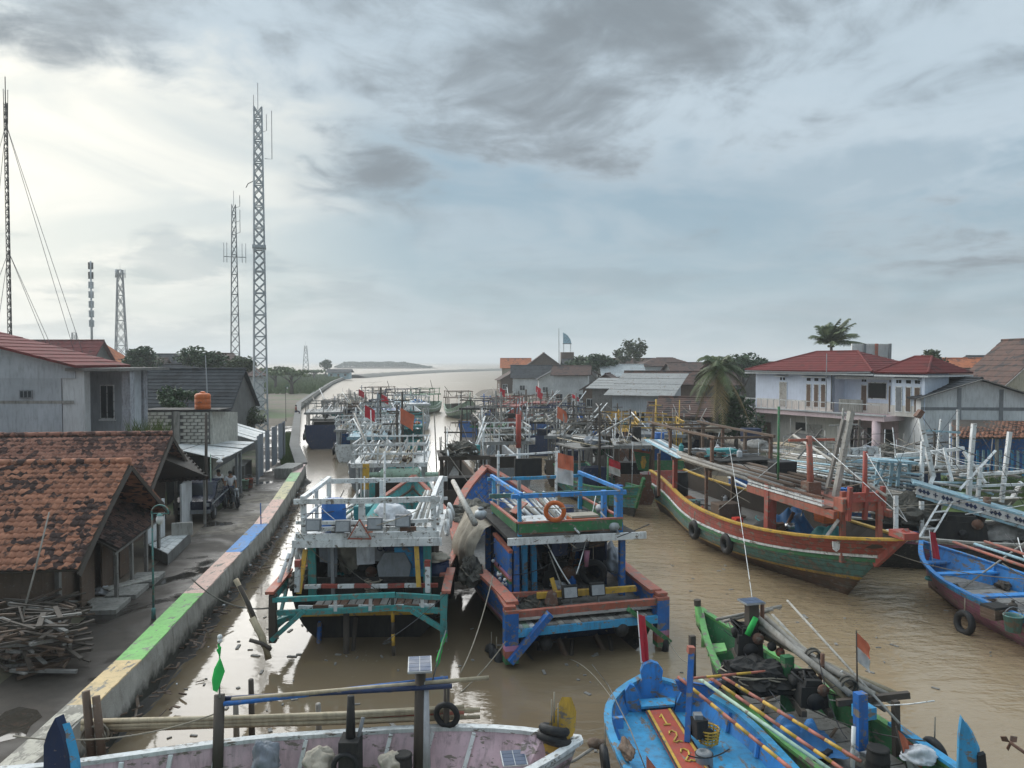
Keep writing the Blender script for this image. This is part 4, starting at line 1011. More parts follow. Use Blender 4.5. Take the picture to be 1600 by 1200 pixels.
    for i in range(11): tube(T, 'stowed_pipe', [(-1.0 + i * .13, 1.9 + (i % 3) * .15, zr + .3 + .05 * (i % 2)), (-1.25 + i * .17, 4.9, zr + .66 + .05 * (i % 2))], .05, P[('white', 'steel', 'white', 'palewood')[i % 4]], 7)
    tube(T, 'long_stick', [p(845, 772, 23.6), p(905, 833, 21.2)], .03, P['white'], 6)
    MB().prism([(-1.3, 1.7, zr + .42), (-.6, 1.7, zr + .42), (-.55, 2.3, zr + .46), (-1.25, 2.3, zr + .46)], (0, 0, .05)).build('white_board', P['white'], T)
    bar(T, 'red_board', (-1.35, 2.8, zr + .5), (-.95, 2.9, zr + .8), P['brick'], .4, .04)
    lr = thing('life_ring', 'orange life ring hung on the blue roof cage of the blue boat', 'life ring', A(867, 799, 21.25))
    MB().torus((0, 0, 0), .255, .068, (0.1, 1, .12), 28, 10).build('ring', P['orange'], lr, True)
    for i in range(4):
        a = math.pi / 4 + i * math.pi / 2
        MB().torus((.255 * math.cos(a), 0, .255 * math.sin(a)), .073, .012, (-math.sin(a), 0, math.cos(a)), 12, 5).build('grab_line_tie', P['brick'], lr)
    crate(A(910, 822, 22.0), (.78, .5, .30), P['orange'], 'orange cool box with cream lid on the blue boat roof', .26, P['canvas'], 'cool_box', 'cool box')
    drum(A(885, 818, 23.2), .24, .5, P['navy'], 'small dark blue drum beside the cool box on the blue boat roof')
    for px, py, Y in ((751, 804, 22.6), (958, 822, 21.8), (940, 795, 23.0)):
        b = MB().lathe(p(px, py, Y), [(.05, -.16), (.16, -.1), (.2, 0), (.17, .1), (.05, .16)], 12).build('deck_lamp', P['steel'], T, True)
        MB().lathe(p(px, py, Y), [(.08, .162), (.1, .2), (.02, .24)], 10).build('lamp_cap', P['grey'], b)
    tube(T, 'lamp_bar', [p(938, 800, 22.2), p(966, 832, 21.6)], .03, P['grey'], 6)
    for px, py, Y in ((892, 926, 20.75), (935, 922, 20.85)): floodlight(T, p(px, py, Y), P['dark'], .44); bar(T, 'lamp_post', p(px, py + 8, Y + .1), p(px, py + 34, Y + .1), P['grey'], .05)
    pd = bar(T, 'yellow_paddle', p(862, 903, 21.2), p(868, 926, 21.1), P['yellow'], .12, .05, (0, 1, 0))
    MB().tube([p(917, 860, 21.5), p(916, 885, 21.5)], [.1, .06], 8).build('pink_tassel', P['mauve'], T, True)
    tube(T, 'mop_handle', [p(857, 862, 21.8), p(880, 922, 21.2)], .02, P['palewood'], 5); tube(T, 'hose', sag(p(850, 838, 21.4), p(896, 920, 21.0), .1, 8), .02, P['white'], 5)
    # bow gear
    cv = thing('canvas_cover', 'tan canvas cover draped over the side rail of the blue boat', 'canvas', wor_(T, (0, 0, 0)), R(15)); rows = []
    for i in range(34):
        v = i / 33; prof = [(-1.62, 2.98), (-1.95, 2.86), (-2.22, 2.45), (-2.40, 2.0), (-2.44, 1.6), (-2.40, 1.28)]; k = v * 5; j = min(4, int(k)); a, b = prof[j], prof[j + 1]; f = k - j; row = []
        for m_ in range(40):
            u = m_ / 39; y = 3.7 + 3.0 * u + .15 * v; w = math.sin(u * 19 + 2.5 * mnoise.noise(V((u * 3, v * 2, 1)))) * .055 * (.3 + v) + .16 * mnoise.noise(V((u * 3, v * 2.5, 4)))
            sg = .25 * math.sin(u * math.pi) * math.sin(v * math.pi)
            row.append((lerp(a[0], b[0], f) - w - sg * .7, y, lerp(a[1], b[1], f) - .3 * abs(u - .45) * v + .08 * mnoise.noise(V((u * 5, v, 8)))))
        rows.append(row)
    MB().grid(rows).build('folds', P['canvas'], cv, True)
    tag(MB().tube([A(708, 752, 27), A(742, 818, 23)], [.085, .1], 9).build('wooden_pole', P['palewood'], None, True), 'thick pale wooden pole leaning over the blue boat bow', 'pole')
    heap(A(735, 905, 22.8), (.35, .8, .5), P['net'], 'bundle of black and white net floats on the blue boat side deck', seed=31)
    for i in range(22):
        q = V((-1.72 + rng.uniform(-.3, .15), 2.7 + rng.uniform(-.8, .8), 1.5 + rng.uniform(0, .55)))
        MB().blob(q, .055, 7, 5, 0).build('net_float', P['white' if i % 2 else 'dark'], T, True)
    heap(wor_(T, (-1.2, 9.2, 1.9)), (.9, 1.2, .6), P['net'], 'brown net heap in the bow of the blue boat', seed=33)
    heap(wor_(T, (.2, 3.2, 1.14)), (.9, 1.0, .9), P['dark'], 'black engine block in the dark cabin of the blue boat', 'engine_block', 'engine', 35)
    heap(wor_(T, (1.95, 3.0, 1.6)), (.35, .9, .5), P['greytarp'], 'grey plastic sacks along the right rail of the blue boat', 'sack', 'sack', 37)
    heap(wor_(T, (-1.0, 1.2, 1.06)), (.5, .4, .32), P['net'], 'brown net and twigs on the stern deck of the blue boat', seed=39)
    for i in range(9):
        a = wor_(T, (-1.5 + rng.uniform(-.3, .9), .9 + rng.uniform(-.2, .5), 1.1 + rng.random() * .25))
        tube(T, 'loose_stick', [loc_(T, a), loc_(T, a + V((rng.uniform(-.6, .6), rng.uniform(-.3, .3), rng.uniform(0, .35))))], .018, P['brown'], 5)
    heap(A(862, 945, 20.4), (.16, .1, .3), P['rust'], 'rusty folding anchor hung on the blue boat stern rail', 'anchor', 'anchor', 41)
    tyre(wor_(T, (1.0, 2.2, 1.65)), (0, 1, .2), 'black tyre stowed inside the blue boat cabin', None, .33, .1)
    m = tube(T, 'mast', [(.1, 7.2, 1.2), (.05, 7.2, 5.6)], [.09, .06], P['steel'], 8)
    MB().tube([(.05, 7.2, 4.9), (.05, 7.2, 6.1)], .10, 8).build('mast_wrap', P['red'], T, True)
    flag(T, (.4, 3.9, zr + .3), (.42, 3.9, zr + 2.2), 'ido', .55, .95, (1, -.2, -.25), P['white'], .02, 3)
    bar(T, 'mast_frame', (-1.1, 5.6, zr + .1), (-1.1, 5.6, zr + 2.05), P['white'], .07); bar(T, 'mast_frame', (.95, 5.6, zr + .1), (.95, 5.6, zr + 2.1), P['white'], .07); bar(T, 'mast_frame', (-1.2, 5.53, zr + 1.9), (1.05, 5.53, zr + 1.96), P['white'], .06)
    box(T, 'dark_screen', (-.05, 5.62, zr + 1.45), (.95, .1, .62), P['dark'])
    rigging(T, 12, (-2.0, 2.0), (.1, 4.8), (1.5, 4.2), 15); junk(T, 14, (-1.4, 1.5), (1.6, 4.4), 1.14, 16, 'blue boat'); junk(T, 7, (-1.2, 1.3), (1.8, 4.2), zr + .14, 17, 'blue boat roof')
    for k, (x, m) in enumerate(((-.4, 'navy'), (.35, 'greytarp'), (1.0, 'brown'))): MB().grid(cloth((x, 1.9 + .3 * k, 2.9), (.5, 0, 0), (0, .04, -.6), 8, 8, .14, k + 3)).build('hung_cloth', P[m], T, True)
    return T
blue_boat()
# ------------------------------------------------------------------ long green and red boat, bow towards the viewer
def green_boat():
    bow, st = V((12.05, 22.9, 0)), V((8.5, 41.2, 0)); d = (bow - st)
    rz = math.atan2(-d.x, d.y)
    T = thing('fishing_boat', 'long weathered boat with red top strake, white line and green blue hull', 'boat', st, rz, 'fishing boats moored in the channel')
    fx = lambda q: V((-q[0], q[1], q[2] + (.42 if q[2] > 2.3 else 0)))      # near side of this boat is its own -x in the lists below
    def p(x, y, Y):
        q = loc_(T, A(x, y, Y)); return V((-q.x, q.y, q.z - .42 if q.z > 2.72 else q.z))
    def bar(t, n, a, b, *k): return globals()['bar'](t, n, fx(a), fx(b), *k)
    def tube(t, n, pts, *k): return globals()['tube'](t, n, [fx(a) for a in pts], *k)
    def box(t, n, c, *k): return globals()['box'](t, n, fx(c), *k)
    H = Hull(T, d.length, 4.7, 2.05, 1.75, 2.55, rake=3.3, stern=.42, zk=-.55, pw=2.6, tm=.52, srake=1.0, full=1.35)
    for v0, v1, c in ((0, .025, 'yellow'), (.025, .235, 'red'), (.235, .275, 'white'), (.275, .35, 'green'), (.35, .56, 'seag'), (.56, .60, 'yellow'), (.60, 1, 'rust')): H.band('strake', v0, v1, P[c], 2)
    H.rail('gunwale', 0, .18, .07, P['yellow'], .03); H.rail('rubbing_strake', .31, .13, .12, P['green']); H.rail('white_line', .262, .05, .06, P['white'])
    H.transom(P['red']); H.inner(lambda t: max(.95, H.sheer(t) - .85), P['darkwood'], P['greywood'])
    L = d.length
    globals()['bar'](T, 'stem_post', H.S(1, .35), H.S(1, 0) + V((0, .1, .28)), P['red'], .16, .26, (0, 1, 0))
    globals()['box'](T, 'stem_head', H.S(1, 0) + V((0, -.1, .16)), (.5, .7, .2), P['red'])
    # open shelter: posts, beams, stowed spars
    for x, y, h, c, w in ((-1.5, 4.6, 2.0, 'red', .2), (1.5, 4.6, 2.0, 'brown', .16), (-1.4, 2.3, 1.8, 'rust', .14), (1.4, 2.3, 1.8, 'rust', .14), (-1.6, 8.2, 1.9, 'rust', .12), (1.6, 8.2, 1.9, 'rust', .12), (-1.25, 12.9, 2.05, 'red', .36), (1.3, 12.9, 2.05, 'red', .3), (-.62, 16.4, 1.95, 'brick', .17), (.35, 16.9, 1.95, 'brick', .17)):
        z = max(.95, H.sheer(y / L) - .85); bar(T, 'shelter_post', (x, y, z), (x, y, z + h), P[c], w, w * .8)
    zt = 2.95
    for i in range(6): bar(T, 'roof_board', (-1.9 + .18 * i, 1.6, 3.5 - .0 * i), (-1.75 + .18 * i, 5.6, 3.05), P[('lblue', 'white', 'grey')[i % 3]], .17, .04)
    for i in range(13): tube(T, 'stowed_spar', [(-1.6 + i * .12, 4.2 + (i % 3) * .6, zt + .12 + (i % 2) * .1), (-1.35 + i * .2, 13.2 + (i % 4) * .4, zt - .05 + (i % 3) * .09)], .075, P[('bambgrey', 'greywood', 'brown')[i % 3]], 7)
    bar(T, 'beam', (-1.7, 4.6, zt - .02), (1.7, 4.6, zt - .02), P['brown'], .12, .14); bar(T, 'beam', (-1.7, 8.2, zt - .06), (1.7, 8.2, zt - .06), P['brown'], .12, .14)
    # roof frame aft
    for i in range(4):
        for x in (-1.3, 1.5): bar(T, 'frame_post', (x, 1.2 + i * 2.3, zt), (x, 1.2 + i * 2.3, zt + 1.35), P['rust' if i % 2 else 'brown'], .13)
    for x in (-1.3, 1.5): bar(T, 'frame_rail', (x - .1, .8, zt + 1.42), (x - .1, 8.6, zt + 1.36), P['brown'], .10, .10)
    for y in (1.2, 3.5, 8.1): bar(T, 'frame_rail', (-1.5, y, zt + 1.28), (1.7, y, zt + 1.28), P['brown'], .1, .1)
    for y in (4.8, 6.0, 7.2): bar(T, 'roof_slat', (-1.3, y, zt + .42), (1.5, y, zt + .42), P['white' if y < 6 else 'grey'], .1, .05)
    box(T, 'roof_deck', (.1, 6.6, zt + .3), (2.6, 4.0, .06), P['dark'])
    # fore cabin in brick red with white bands
    bar(T, 'cabin_beam', (-1.45, 11.6, 2.62), (-1.05, 16.6, 2.52), P['brick'], .14, .26)
    for k in range(3): bar(T, 'white_band', (-1.5, 11.7, 2.82 + k * .12), (-1.1, 16.0, 2.74 + k * .12), P['white' if k < 2 else 'rust'], .09, .07)
    bar(T, 'cabin_beam', (1.45, 11.6, 2.6), (1.0, 16.6, 2.5), P['brick'], .14, .24); bar(T, 'cabin_beam', (-1.3, 12.9, 2.58), (1.3, 12.9, 2.58), P['brick'], .2, .2)
    for i in range(7): bar(T, 'cabin_roof_board', (-1.2 + i * .36, 11.7, 2.78), (-1.0 + i * .3, 16.2, 2.68), P['brick' if i % 3 else 'rust'], .34, .05)
    box(T, 'bow_frame', (-.15, 16.6, 2.88), (1.6, .5, .42), P['brick']); box(T, 'bow_frame', (-.15, 16.9, 3.15), (1.1, .14, .3), P['red'])
    for x in (-.75, -.15, .45): bar(T, 'bow_upright', (x, 16.85, 2.4), (x, 16.95, 3.5), P['red'], .13)
    tube(T, 'mast', [(.1, 16.5, 2.6), (.1, 16.5, 4.6)], [.09, .07], P['red'], 8)
    tube(T, 'mast', [(-.4, 14.2, 2.6), (-.5, 14.2, 4.9)], [.13, .1], P['brick'], 8); box(T, 'mast_step', (-.4, 14.2, 3.0), (.5, .5, .5), P['rust']); bar(T, 'crosstree', (-1.3, 14.2, 4.75), (.5, 14.2, 4.75), P['brick'], .09)
    bar(T, 'derrick', p(1303, 790, 27), p(1330, 643, 27.2), P['palewood'], .17, .2, (0, 1, 0)); bar(T, 'derrick', p(1288, 780, 27.5), p(1318, 655, 27.3), P['greywood'], .1, .14, (0, 1, 0))
    tube(T, 'green_pole', [(-1.0, 13.0, 2.6), (-1.0, 13.0, 5.9)], .05, P['green'], 6)
    tube(T, 'boom', [p(1240, 680, 33), p(1385, 775, 24.2)], [.06, .05], P['palewood'], 7)
    for a, b in (((-.4, 14.2, 4.9), (0, L, 2.7)), ((-.5, 14.2, 4.9), (-1.9, 10, 1.9)), ((.1, 16.5, 4.6), (0, L, 2.7))): tube(T, 'stay', [a, b], .014, P['white'], 5)
    n = 'green and red boat'
    wb = lambda x, y, z: wor_(T, (x, y, z))
    crate(A(1128, 722, 34.6), (1.15, .7, .55), P['tealtarp'], 'sea green crate on the roof frame of the green and red boat', .2)
    drum(A(1062, 777, 38.2), .42, 1.25, P['black'], 'tall black drum at the stern of the green and red boat')
    crate(A(1075, 803, 36.2), (.95, .6, .6), P['seag'], 'grey green box inside the stern of the green and red boat', .2)
    crate(A(1134, 820, 32.2), (1.0, .7, .9), P['brown'], 'brown wooden box amidships in the green and red boat', .25, P['brown'], 'wooden_box', 'box')
    crate(A(1152, 826, 31), (.32, .32, .4), mat('scarlet_plastic', (.65, .05, .03), .5, .2, 3, 0), 'small scarlet can by the wooden box in the green and red boat', .3, None, 'jerry_can', 'can')
    heap(A(1236, 838, 29.5), (1.1, 1.4, .95), P['bluetarp'], 'crumpled blue tarpaulin covering gear in the green and red boat', 'tarpaulin', 'tarpaulin', 51, .25, .3)
    heap(A(1285, 850, 27.6), (1.0, .9, .6), P['tealtarp'], 'sea green tarpaulin spread at the bow of the green and red boat', 'tarpaulin', 'tarpaulin', 53, .2)
    e = thing('engine', 'dark engine with shiny cylinder caps in the middle of the green and red boat', 'engine', A(1205, 838, 29))
    MB().blob((0, 0, 0), (.75, .8, .5), 16, 10, .3, 57).build('engine_block', P['dark'], e, True)
    for i, q in enumerate(((-.35, -.3, .55), (.35, -.5, .5))): MB().tube([V(q), V(q) + V((.32, -.1, .02))], .13, 10).build('cylinder_cap', P['chrome'], e, True)
    globals()['bar'](e, 'red_casing', (-.1, -.3, .42), (.35, -.4, .5), P['rust'], .3, .25)
    globals()['tube'](e, 'exhaust_pipe', [(.3, -.4, .2), (.75, -.3, 1.0)], .07, P['rust'], 7)
    coil(A(1241, 775, 28), .28, P['net'], 'coil of grey rope hung on the spars of the green and red boat', 6, 'y')
    crate(A(1222, 742, 30.5), (.9, .6, .5), P['black'], 'black box on the roof of the green and red boat', .2)
    heap(A(1200, 730, 34), (1.0, 1.0, .35), P['net'], 'grey net spread on the roof deck of the green and red boat', seed=59)
    an = bar(T, 'bow_lamp', p(1287, 845, 25.3), p(1310, 832, 25.0), P['white'], .14, .1); MB().prism([fx(p(x, y, 24.6)) for x, y in ((1300, 846), (1312, 846), (1311, 858), (1306, 862), (1301, 858))], (0, .03, 0)).build('white_badge', P['white'], T)
    for t_ in (.50, .66): tyre(wor_(T, H.S(t_, .42, 1) + V((.13, 0, 0))), (-1, -.2, 0), 'worn black tyre roped to the green and red hull, ' + ('the one farther from the bow' if t_ < .6 else 'the one nearer the bow'), 'tyres on the green and red hull', .30, .13)
    rigging(T, 22, (-1.8, 1.8), (2, 16.5), (2.2, 4.6), 25); junk(T, 22, (-1.4, 1.4), (3, 14), 1.0, 26, 'green and red boat'); junk(T, 12, (-1.2, 1.4), (4.8, 8.4), zt + .76, 27, 'green and red boat roof')
    tyre(wor_(T, H.S(.06, .35, 1) + V((.12, 0, 0))), (-1, 0, 0), 'small black fender at the stern of the green and red boat', None, .2, .12)
green_boat()

# ------------------------------------------------------------------ open boats in the foreground
def open_boat(label, bow, st, B, cols, capm, inm, zs, zm, zb, short, planks=10, rake=.8, stern=.7, ribs=8, deckm='greywood', zd=.45, tm=.42, pw=2.2):
    d = V(bow) - V(st); T = thing('open_boat', label, 'boat', st, math.atan2(-d.x, d.y), 'small open boats')
    H = Hull(T, d.length, B, zs, zm, zb, rake=rake, stern=stern, zk=-.4, tm=tm, pw=pw)
    vs = [0] + [v for v, c in cols]
    for i, (v, c) in enumerate(cols): H.band('strake', vs[i], v, P[c], 2)
    H.rail('gunwale', 0, .15, .07, P[capm], .03); H.transom(P[cols[0][1]])
    H.inner(zd, P[inm], P[deckm], planks)
    for k in range(ribs):
        t = .06 + .84 * k / ribs
        for sd in (-1, 1):
            q = H.S(t, 0, sd, .10); b = H.S(t, (H.sheer(t) - zd) / (H.sheer(t) - H.zk), sd, .11)
            bar(T, 'rib', b + V((0, 0, .02)), q - V((0, 0, .01)), P['white' if inm == 'palepink' else inm], .06, .07, (0, 1, 0))
    return T, H
# pale pink boat lying across the bottom of the view
T, H = open_boat('pale pink open boat lying across in front, yellow horn at its prow', (1.15, 12.75, 0), (-8.6, 11.55, 0), 2.6, [(.12, 'white'), (.6, 'palepink'), (1, 'mauve')], 'white', 'palepink', 1.25, 1.22, 1.5, 'pink boat', 14, .6, .5, 11, 'green', .5, .5, 3.4)
p = lambda x, y, Y, T=T: loc_(T, A(x, y, Y))
horn = [p(838, 1192, 12.6), p(838, 1165, 12.7), p(856, 1135, 12.8), p(869, 1108, 12.85), p(878, 1089, 12.9), p(886, 1112, 12.9), p(884, 1140, 12.85), p(872, 1172, 12.75), p(862, 1197, 12.6)]
MB().prism(horn, (.02, .16, 0)).build('prow_horn', P['yellow'], T)
MB().prism([p(815, 1160, 12.75), p(836, 1143, 12.8), p(842, 1165, 12.8), p(838, 1192, 12.6), p(812, 1192, 12.5)], (.02, .18, 0)).build('prow_cheek', P['palepink'], T)
for k, (px, py) in enumerate(((866, 1140), (862, 1152), (872, 1158))): tyre(A(px, py, 12.75), (.2, .35, 1), 'black tyre threaded over the yellow prow horn', 'tyres on the yellow horn', .20, .075)
solar(T, p(803, 1187, 12.5), .5, .42)
for x0, x1, nm in ((340, 343, 'darkwood'), (654, 657, 'darkwood')):
    tube(T, 'frame_post', [p(x0, 1200, 13.0), p(x1, 1085 if x0 < 400 else 1045, 13.3)], .095, P[nm], 8)
tube(T, 'plastic_wrapped_post', [p(664, 1200, 13.05), p(661, 1065, 13.3)], .10, P['cloth'], 8)
for a, b, m, r_ in (((345, 1092, 13.35), (706, 1072, 13.15), 'navy', .045), ((350, 1100, 13.2), (700, 1060, 13.4), 'blue', .045), ((362, 1093, 13.25), (764, 1059, 13.25), 'bamboo', .04)):
    tube(T, 'cross_spar', [p(*a), p(*b)], r_, P[m], 7)
solar(T, p(656, 1040, 13.35), .70, .42); tube(T, 'panel_post', [p(655, 1090, 13.3), p(655, 1045, 13.35)], .05, P['darkwood'], 6)
flag(T, p(343, 1090, 13.2), p(343, 1000, 13.2), P['flaggreen'], .17, .75, (1, 0, -.5), P['palewood'], .014, 2)
for k in range(2): MB().blob(p(343.5, 995 + 6 * k, 13.2), .045, 8, 6, 0).build('finial_ball', P['white'], T, True)
flag(T, p(676, 1062, 13.3), p(697, 985, 13.3), P['flaggreen'], .34, .5, (-.6, 0, -.75), P['grey'], .012, 5)
e = thing('boat_engine', 'black diesel engine on the pale pink boat between its posts', 'engine', A(548, 1192, 12.9))
MB().box((0, 0, .1), (.34, .4, .7)).build('engine_block', P['dark'], e); MB().tube([(0, 0, .4), (0, .05, 1.15)], [.09, .06], 8).build('air_filter', P['dark'], e, True); MB().torus((-.05, -.2, .05), .2, .05, (0, 1, 0), 16, 6).build('flywheel', P['black'], e, True); tube(e, 'exhaust_pipe', [(.1, 0, .3), (.2, .1, .75)], .035, P['grey'], 6)
heap(A(500, 1198, 12.9), (.26, .26, .24), P['canvas'], 'tan plastic sack on the pale pink boat, behind the engine', 'sack', 'sack', 61)
heap(A(416, 1200, 12.8), (.24, .26, .34), P['greytarp'], 'grey sack at the side of the pale pink boat near the green flag', 'sack', 'sack', 62)
heap(A(612, 1196, 12.8), (.2, .2, .18), P['canvas'], 'pale sack beside the wrapped post of the pale pink boat', 'sack', 'sack', 63)
drum(A(630, 1200, 12.8) - V((0, 0, .3)), .16, .5, P['dark'], 'black can next to the wrapped post of the pale pink boat')
tyre(A(698, 1117, 13.55), (.25, 1, .1), 'black tyre hung on a post above the pale pink boat', None, .20, .055)
tag(MB().tube([A(697, 1200, 13.6), A(698, 1065, 13.6)], .06, 7).build('mooring_post', P['darkwood'], None, True), 'dark mooring post that carries the hung tyre', 'post')
# bundle of bamboo from the quay wall to the pink boat
for i in range(9):
    z = -.03 * (i // 3); a = A(128 + 6 * (i % 3), 1128 + 5 * (i // 3) + 3 * (i % 2), 13.9 + .08 * (i % 3)); b = A(700 + 25 * (i % 3), 1108 + 6 * (i // 3) - 4 * (i % 2), 13.7 + .1 * (i % 3))
    tag(MB().tube([a, a.lerp(b, .35) - V((0, 0, .02)), a.lerp(b, .7) - V((0, 0, .03)), b], [.055, .05, .045, .035], 7).build('bamboo_pole', P['bamboo' if i != 4 else 'brick'], None, True), 'long bamboo pole laid from the quay wall across to the pink boat' if i != 4 else 'red painted pole lying among the long bamboo poles by the pink boat', 'bamboo pole', 'bamboo poles from the quay')
for px, top in ((497, 1100), (368, 1098), (392, 1062)): tag(MB().tube([G(px + 2, 1175, -.2), A(px, top, G(px + 2, 1175, 0).y)], [.07, .055], 7).build('mooring_post', P['bambgrey' if px != 392 else 'darkwood'], None, True), {497: 'short bamboo post under the blue spars of the pink boat', 368: 'bamboo post next to the green flag post', 392: 'thin dark post in the basin behind the bamboo poles'}[px], 'post')
for px, py, lab in ((134, 1080, 'wooden stake driven in at the quay wall edge, taller of the pair'), (150, 1088, 'wooden stake driven in at the quay wall edge, shorter of the pair')): tag(MB().tube([A(px + 10, 1190, 13.6), A(px, py, 13.7)], [.08, .07], 8).build('mooring_stake', P['brown'], None, True), lab, 'stake')
coil(A(143, 1155, 13.6), .2, P['rope'], 'grey rope looped on the stakes by the quay wall', 6, 'y')

# blue open boat with the number board
T, H = open_boat('bright blue open boat with rounded sternpost and red number board', (2.95, 16.55, 0), (3.85, 9.2, 0), 2.85, [(.12, 'sky'), (.7, 'bblue'), (1, 'navy')], 'sky', 'bblue', 1.0, .98, 1.0, 'number boat', 0, .35, .8, 6, 'sky', .62, .45, 4.2)
p = lambda x, y, Y, T=T: loc_(T, A(x, y, Y))
post = [p(982, 1098, 16.25), p(984, 1080, 16.25), p(996, 1070, 16.25), p(1003, 1062, 16.25), p(1001, 1050, 16.25), p(1006, 1039, 16.25), p(1018, 1034, 16.25), p(1029, 1038, 16.25), p(1036, 1048, 16.25), p(1034, 1062, 16.25), p(1038, 1072, 16.25), p(1062, 1085, 16.25), p(1062, 1100, 16.25), p(1028, 1090, 16.25)]
MB().prism(post, (.02, .13, 0)).build('sternpost', P['bblue'], T)
for poly, nm in (([p(978, 1108, 15.7), p(977, 1080, 15.7), p(984, 1069, 15.7), p(991, 1072, 15.7), p(997, 1085, 15.7), p(1003, 1118, 15.7)], 'horn_knee'), ([p(1052, 1118, 15.7), p(1058, 1098, 15.7), p(1066, 1080, 15.7), p(1063, 1066, 15.7), p(1070, 1062, 15.7), p(1088, 1085, 15.7), p(1092, 1108, 15.7), p(1086, 1122, 15.7)], 'horn_knee')):
    MB().prism(poly, (.02, .10, 0)).build(nm, P['bblue'], T)
MB().prism([p(998, 1096, 16.1), p(1056, 1092, 16.1), p(1054, 1104, 15.6), p(1002, 1108, 15.6)], (0, 0, .05)).build('stern_thwart', P['sky'], T)
nb = [G(1009, 1113, .72), G(1050, 1109, .72), G(1112, 1205, .72), G(1058, 1205, .72)]
bd = MB().prism([loc_(T, q) for q in nb], (0, 0, .03)).build('number_board', mat('number_board_red', (.42, .07, .04), .5, .35, 4, .1), T)
def onb(u, v, dz=.034): return loc_(T, nb[0].lerp(nb[1], u).lerp(nb[3].lerp(nb[2], u), v)) + V((0, 0, dz))
for u0, u1, m in ((0, .05, 'black'), (.06, .15, 'yellow'), (.84, .93, 'yellow'), (.95, 1.0, 'black')):
    MB().prism([onb(u0, 0), onb(u1, 0), onb(u1, 1), onb(u0, 1)], (0, 0, .006)).build('board_stripe', P[m], bd)
NUM = {'1': [(-.25, .7), (.02, 1.0), (.02, 0), (-.28, 0), (.3, 0)], '2': [(-.32, .72), (-.2, .95), (.05, 1.0), (.28, .82), (.2, .55), (-.05, .32), (-.32, .06), (-.1, .0), (.12, .1), (.36, .02)]}
for k, ch in enumerate('122'):
    pts = [onb(.46 + x * .42 + .03 * k, .10 + .30 * k + (1 - y) * .19, .045) for x, y in NUM[ch]]
    MB().tube(pts, .017, 5).build('painted_digit', mat('yellow_lettering', (.62, .42, .08), .6, .3, 4, 0), bd)
for k in range(5):
    q = H.S(.25 + .13 * k, 0, -1, .1); box(T, 'frame_knee', (q.x + .1, q.y, q.z - .12), (.22, .1, .22), P['bblue'])
bar(T, 'deck_post', p(1074, 1160, 14.2), p(1080, 1020, 14.7), P['blue'], .11); bar(T, 'deck_post_cap', p(1080, 1021, 14.7), p(1080.5, 1010, 14.7), P['brick'], .13)
MB().prism([p(1056, 1063, 15.2), p(1075, 1066, 15.2), p(1100, 1070, 15.0), p(1128, 1062, 14.9), p(1122, 1078, 14.9), p(1096, 1098, 15.0), p(1082, 1092, 15.1), p(1062, 1080, 15.2)], (0, .08, 0)).build('spar_crutch', P['blue'], T)
for a, b, lab in (((1060, 1058, 15.3), (1240, 1205, 12.3), 'painted red and yellow pole over the blue boat, nearest its number board'), ((1108, 1058, 15.1), (1330, 1212, 12.3), 'middle red and yellow painted pole over the blue boat'), ((1130, 1058, 15.2), (1345, 1190, 12.5), 'red and yellow painted pole beside the blue tarpaulin')):
    t = thing('painted_pole', lab, 'pole', A(*a)); A0, B0 = A(*a), A(*b)
    for i in range(9): MB().tube([A0.lerp(B0, i / 9) - A0, A0.lerp(B0, (i + .995) / 9) - A0], .034, 8).build('painted_band', P[('brick', 'yellow')[i % 2]], t, True)
tag(MB().tube([A(1092, 1060, 15.2), A(1310, 1212, 12.3)], .036, 8).build('pole', P['palegreen'], None, True), 'pale green pole between the red and yellow poles', 'pole')
t = thing('painted_pole', 'short red and yellow pole laid across the crutch of the blue boat', 'pole', A(1080, 1060, 14.9)); A0, B0 = A(1080, 1060, 14.9), A(1196, 1049, 15.2)
for i in range(5): MB().tube([A0.lerp(B0, i / 5) - A0, A0.lerp(B0, (i + .99) / 5) - A0], .026, 7).build('painted_band', P[('brick', 'yellow')[i % 2]], t, True)
e = thing('boat_engine', 'black outboard engine block on the blue number board boat', 'engine', A(1092, 1140, 14.2))
MB().box((0, 0, .05), (.24, .26, .34), .3).build('engine_block', P['dark'], e); MB().tube([(.15, -.05, -.05), (.16, -.12, -.05)], .12, 12).build('pulley', P['black'], e, True); MB().box((-.02, 0, .26), (.16, .16, .1)).build('fuel_cap', P['grey'], e)
dr = thing('exhaust_drum', 'grey black metal cylinder standing in the blue boat', 'drum', A(1100, 1196, 13.5) - V((0, 0, .25)))
MB().lathe((0, 0, 0), [(.15, 0), (.16, .05), (.16, .45), (.14, .5), (.07, .52), (.06, .49)], 18).build('cylinder_shell', P['grey'], dr, True); MB().torus((0, 0, .47), .155, .012, (0, 0, 1), 18, 5).build('top_band', P['dark'], dr)
bk = thing('basket', 'yellow plastic basket in the blue boat behind its post', 'basket', G(1107, 1160, .72), .35)
for k in range(5): MB().torus((0, 0, .03 + k * .06), .17 + k * .008, .018, (0, 0, 1), 18, 5).build('rim', P['yellow'], bk, True)
for k in range(14):
    a = k / 14 * 2 * math.pi; bar(bk, 'slat', (.165 * math.cos(a), .165 * math.sin(a), 0), (.2 * math.cos(a), .2 * math.sin(a), .29), P['yellow'], .03, .012)
rope(A(1075, 1180, 13), A(1140, 1170, 13), .1, 'black hose lying across the blue boat floor', .012, P['black'], 'hose', 'hose')
flag(T, p(1006, 1085, 16.4), p(996, 955, 16.4), P['flagred'], .19, 1.25, (1, 0, -.15), P['white'], .013, 3)
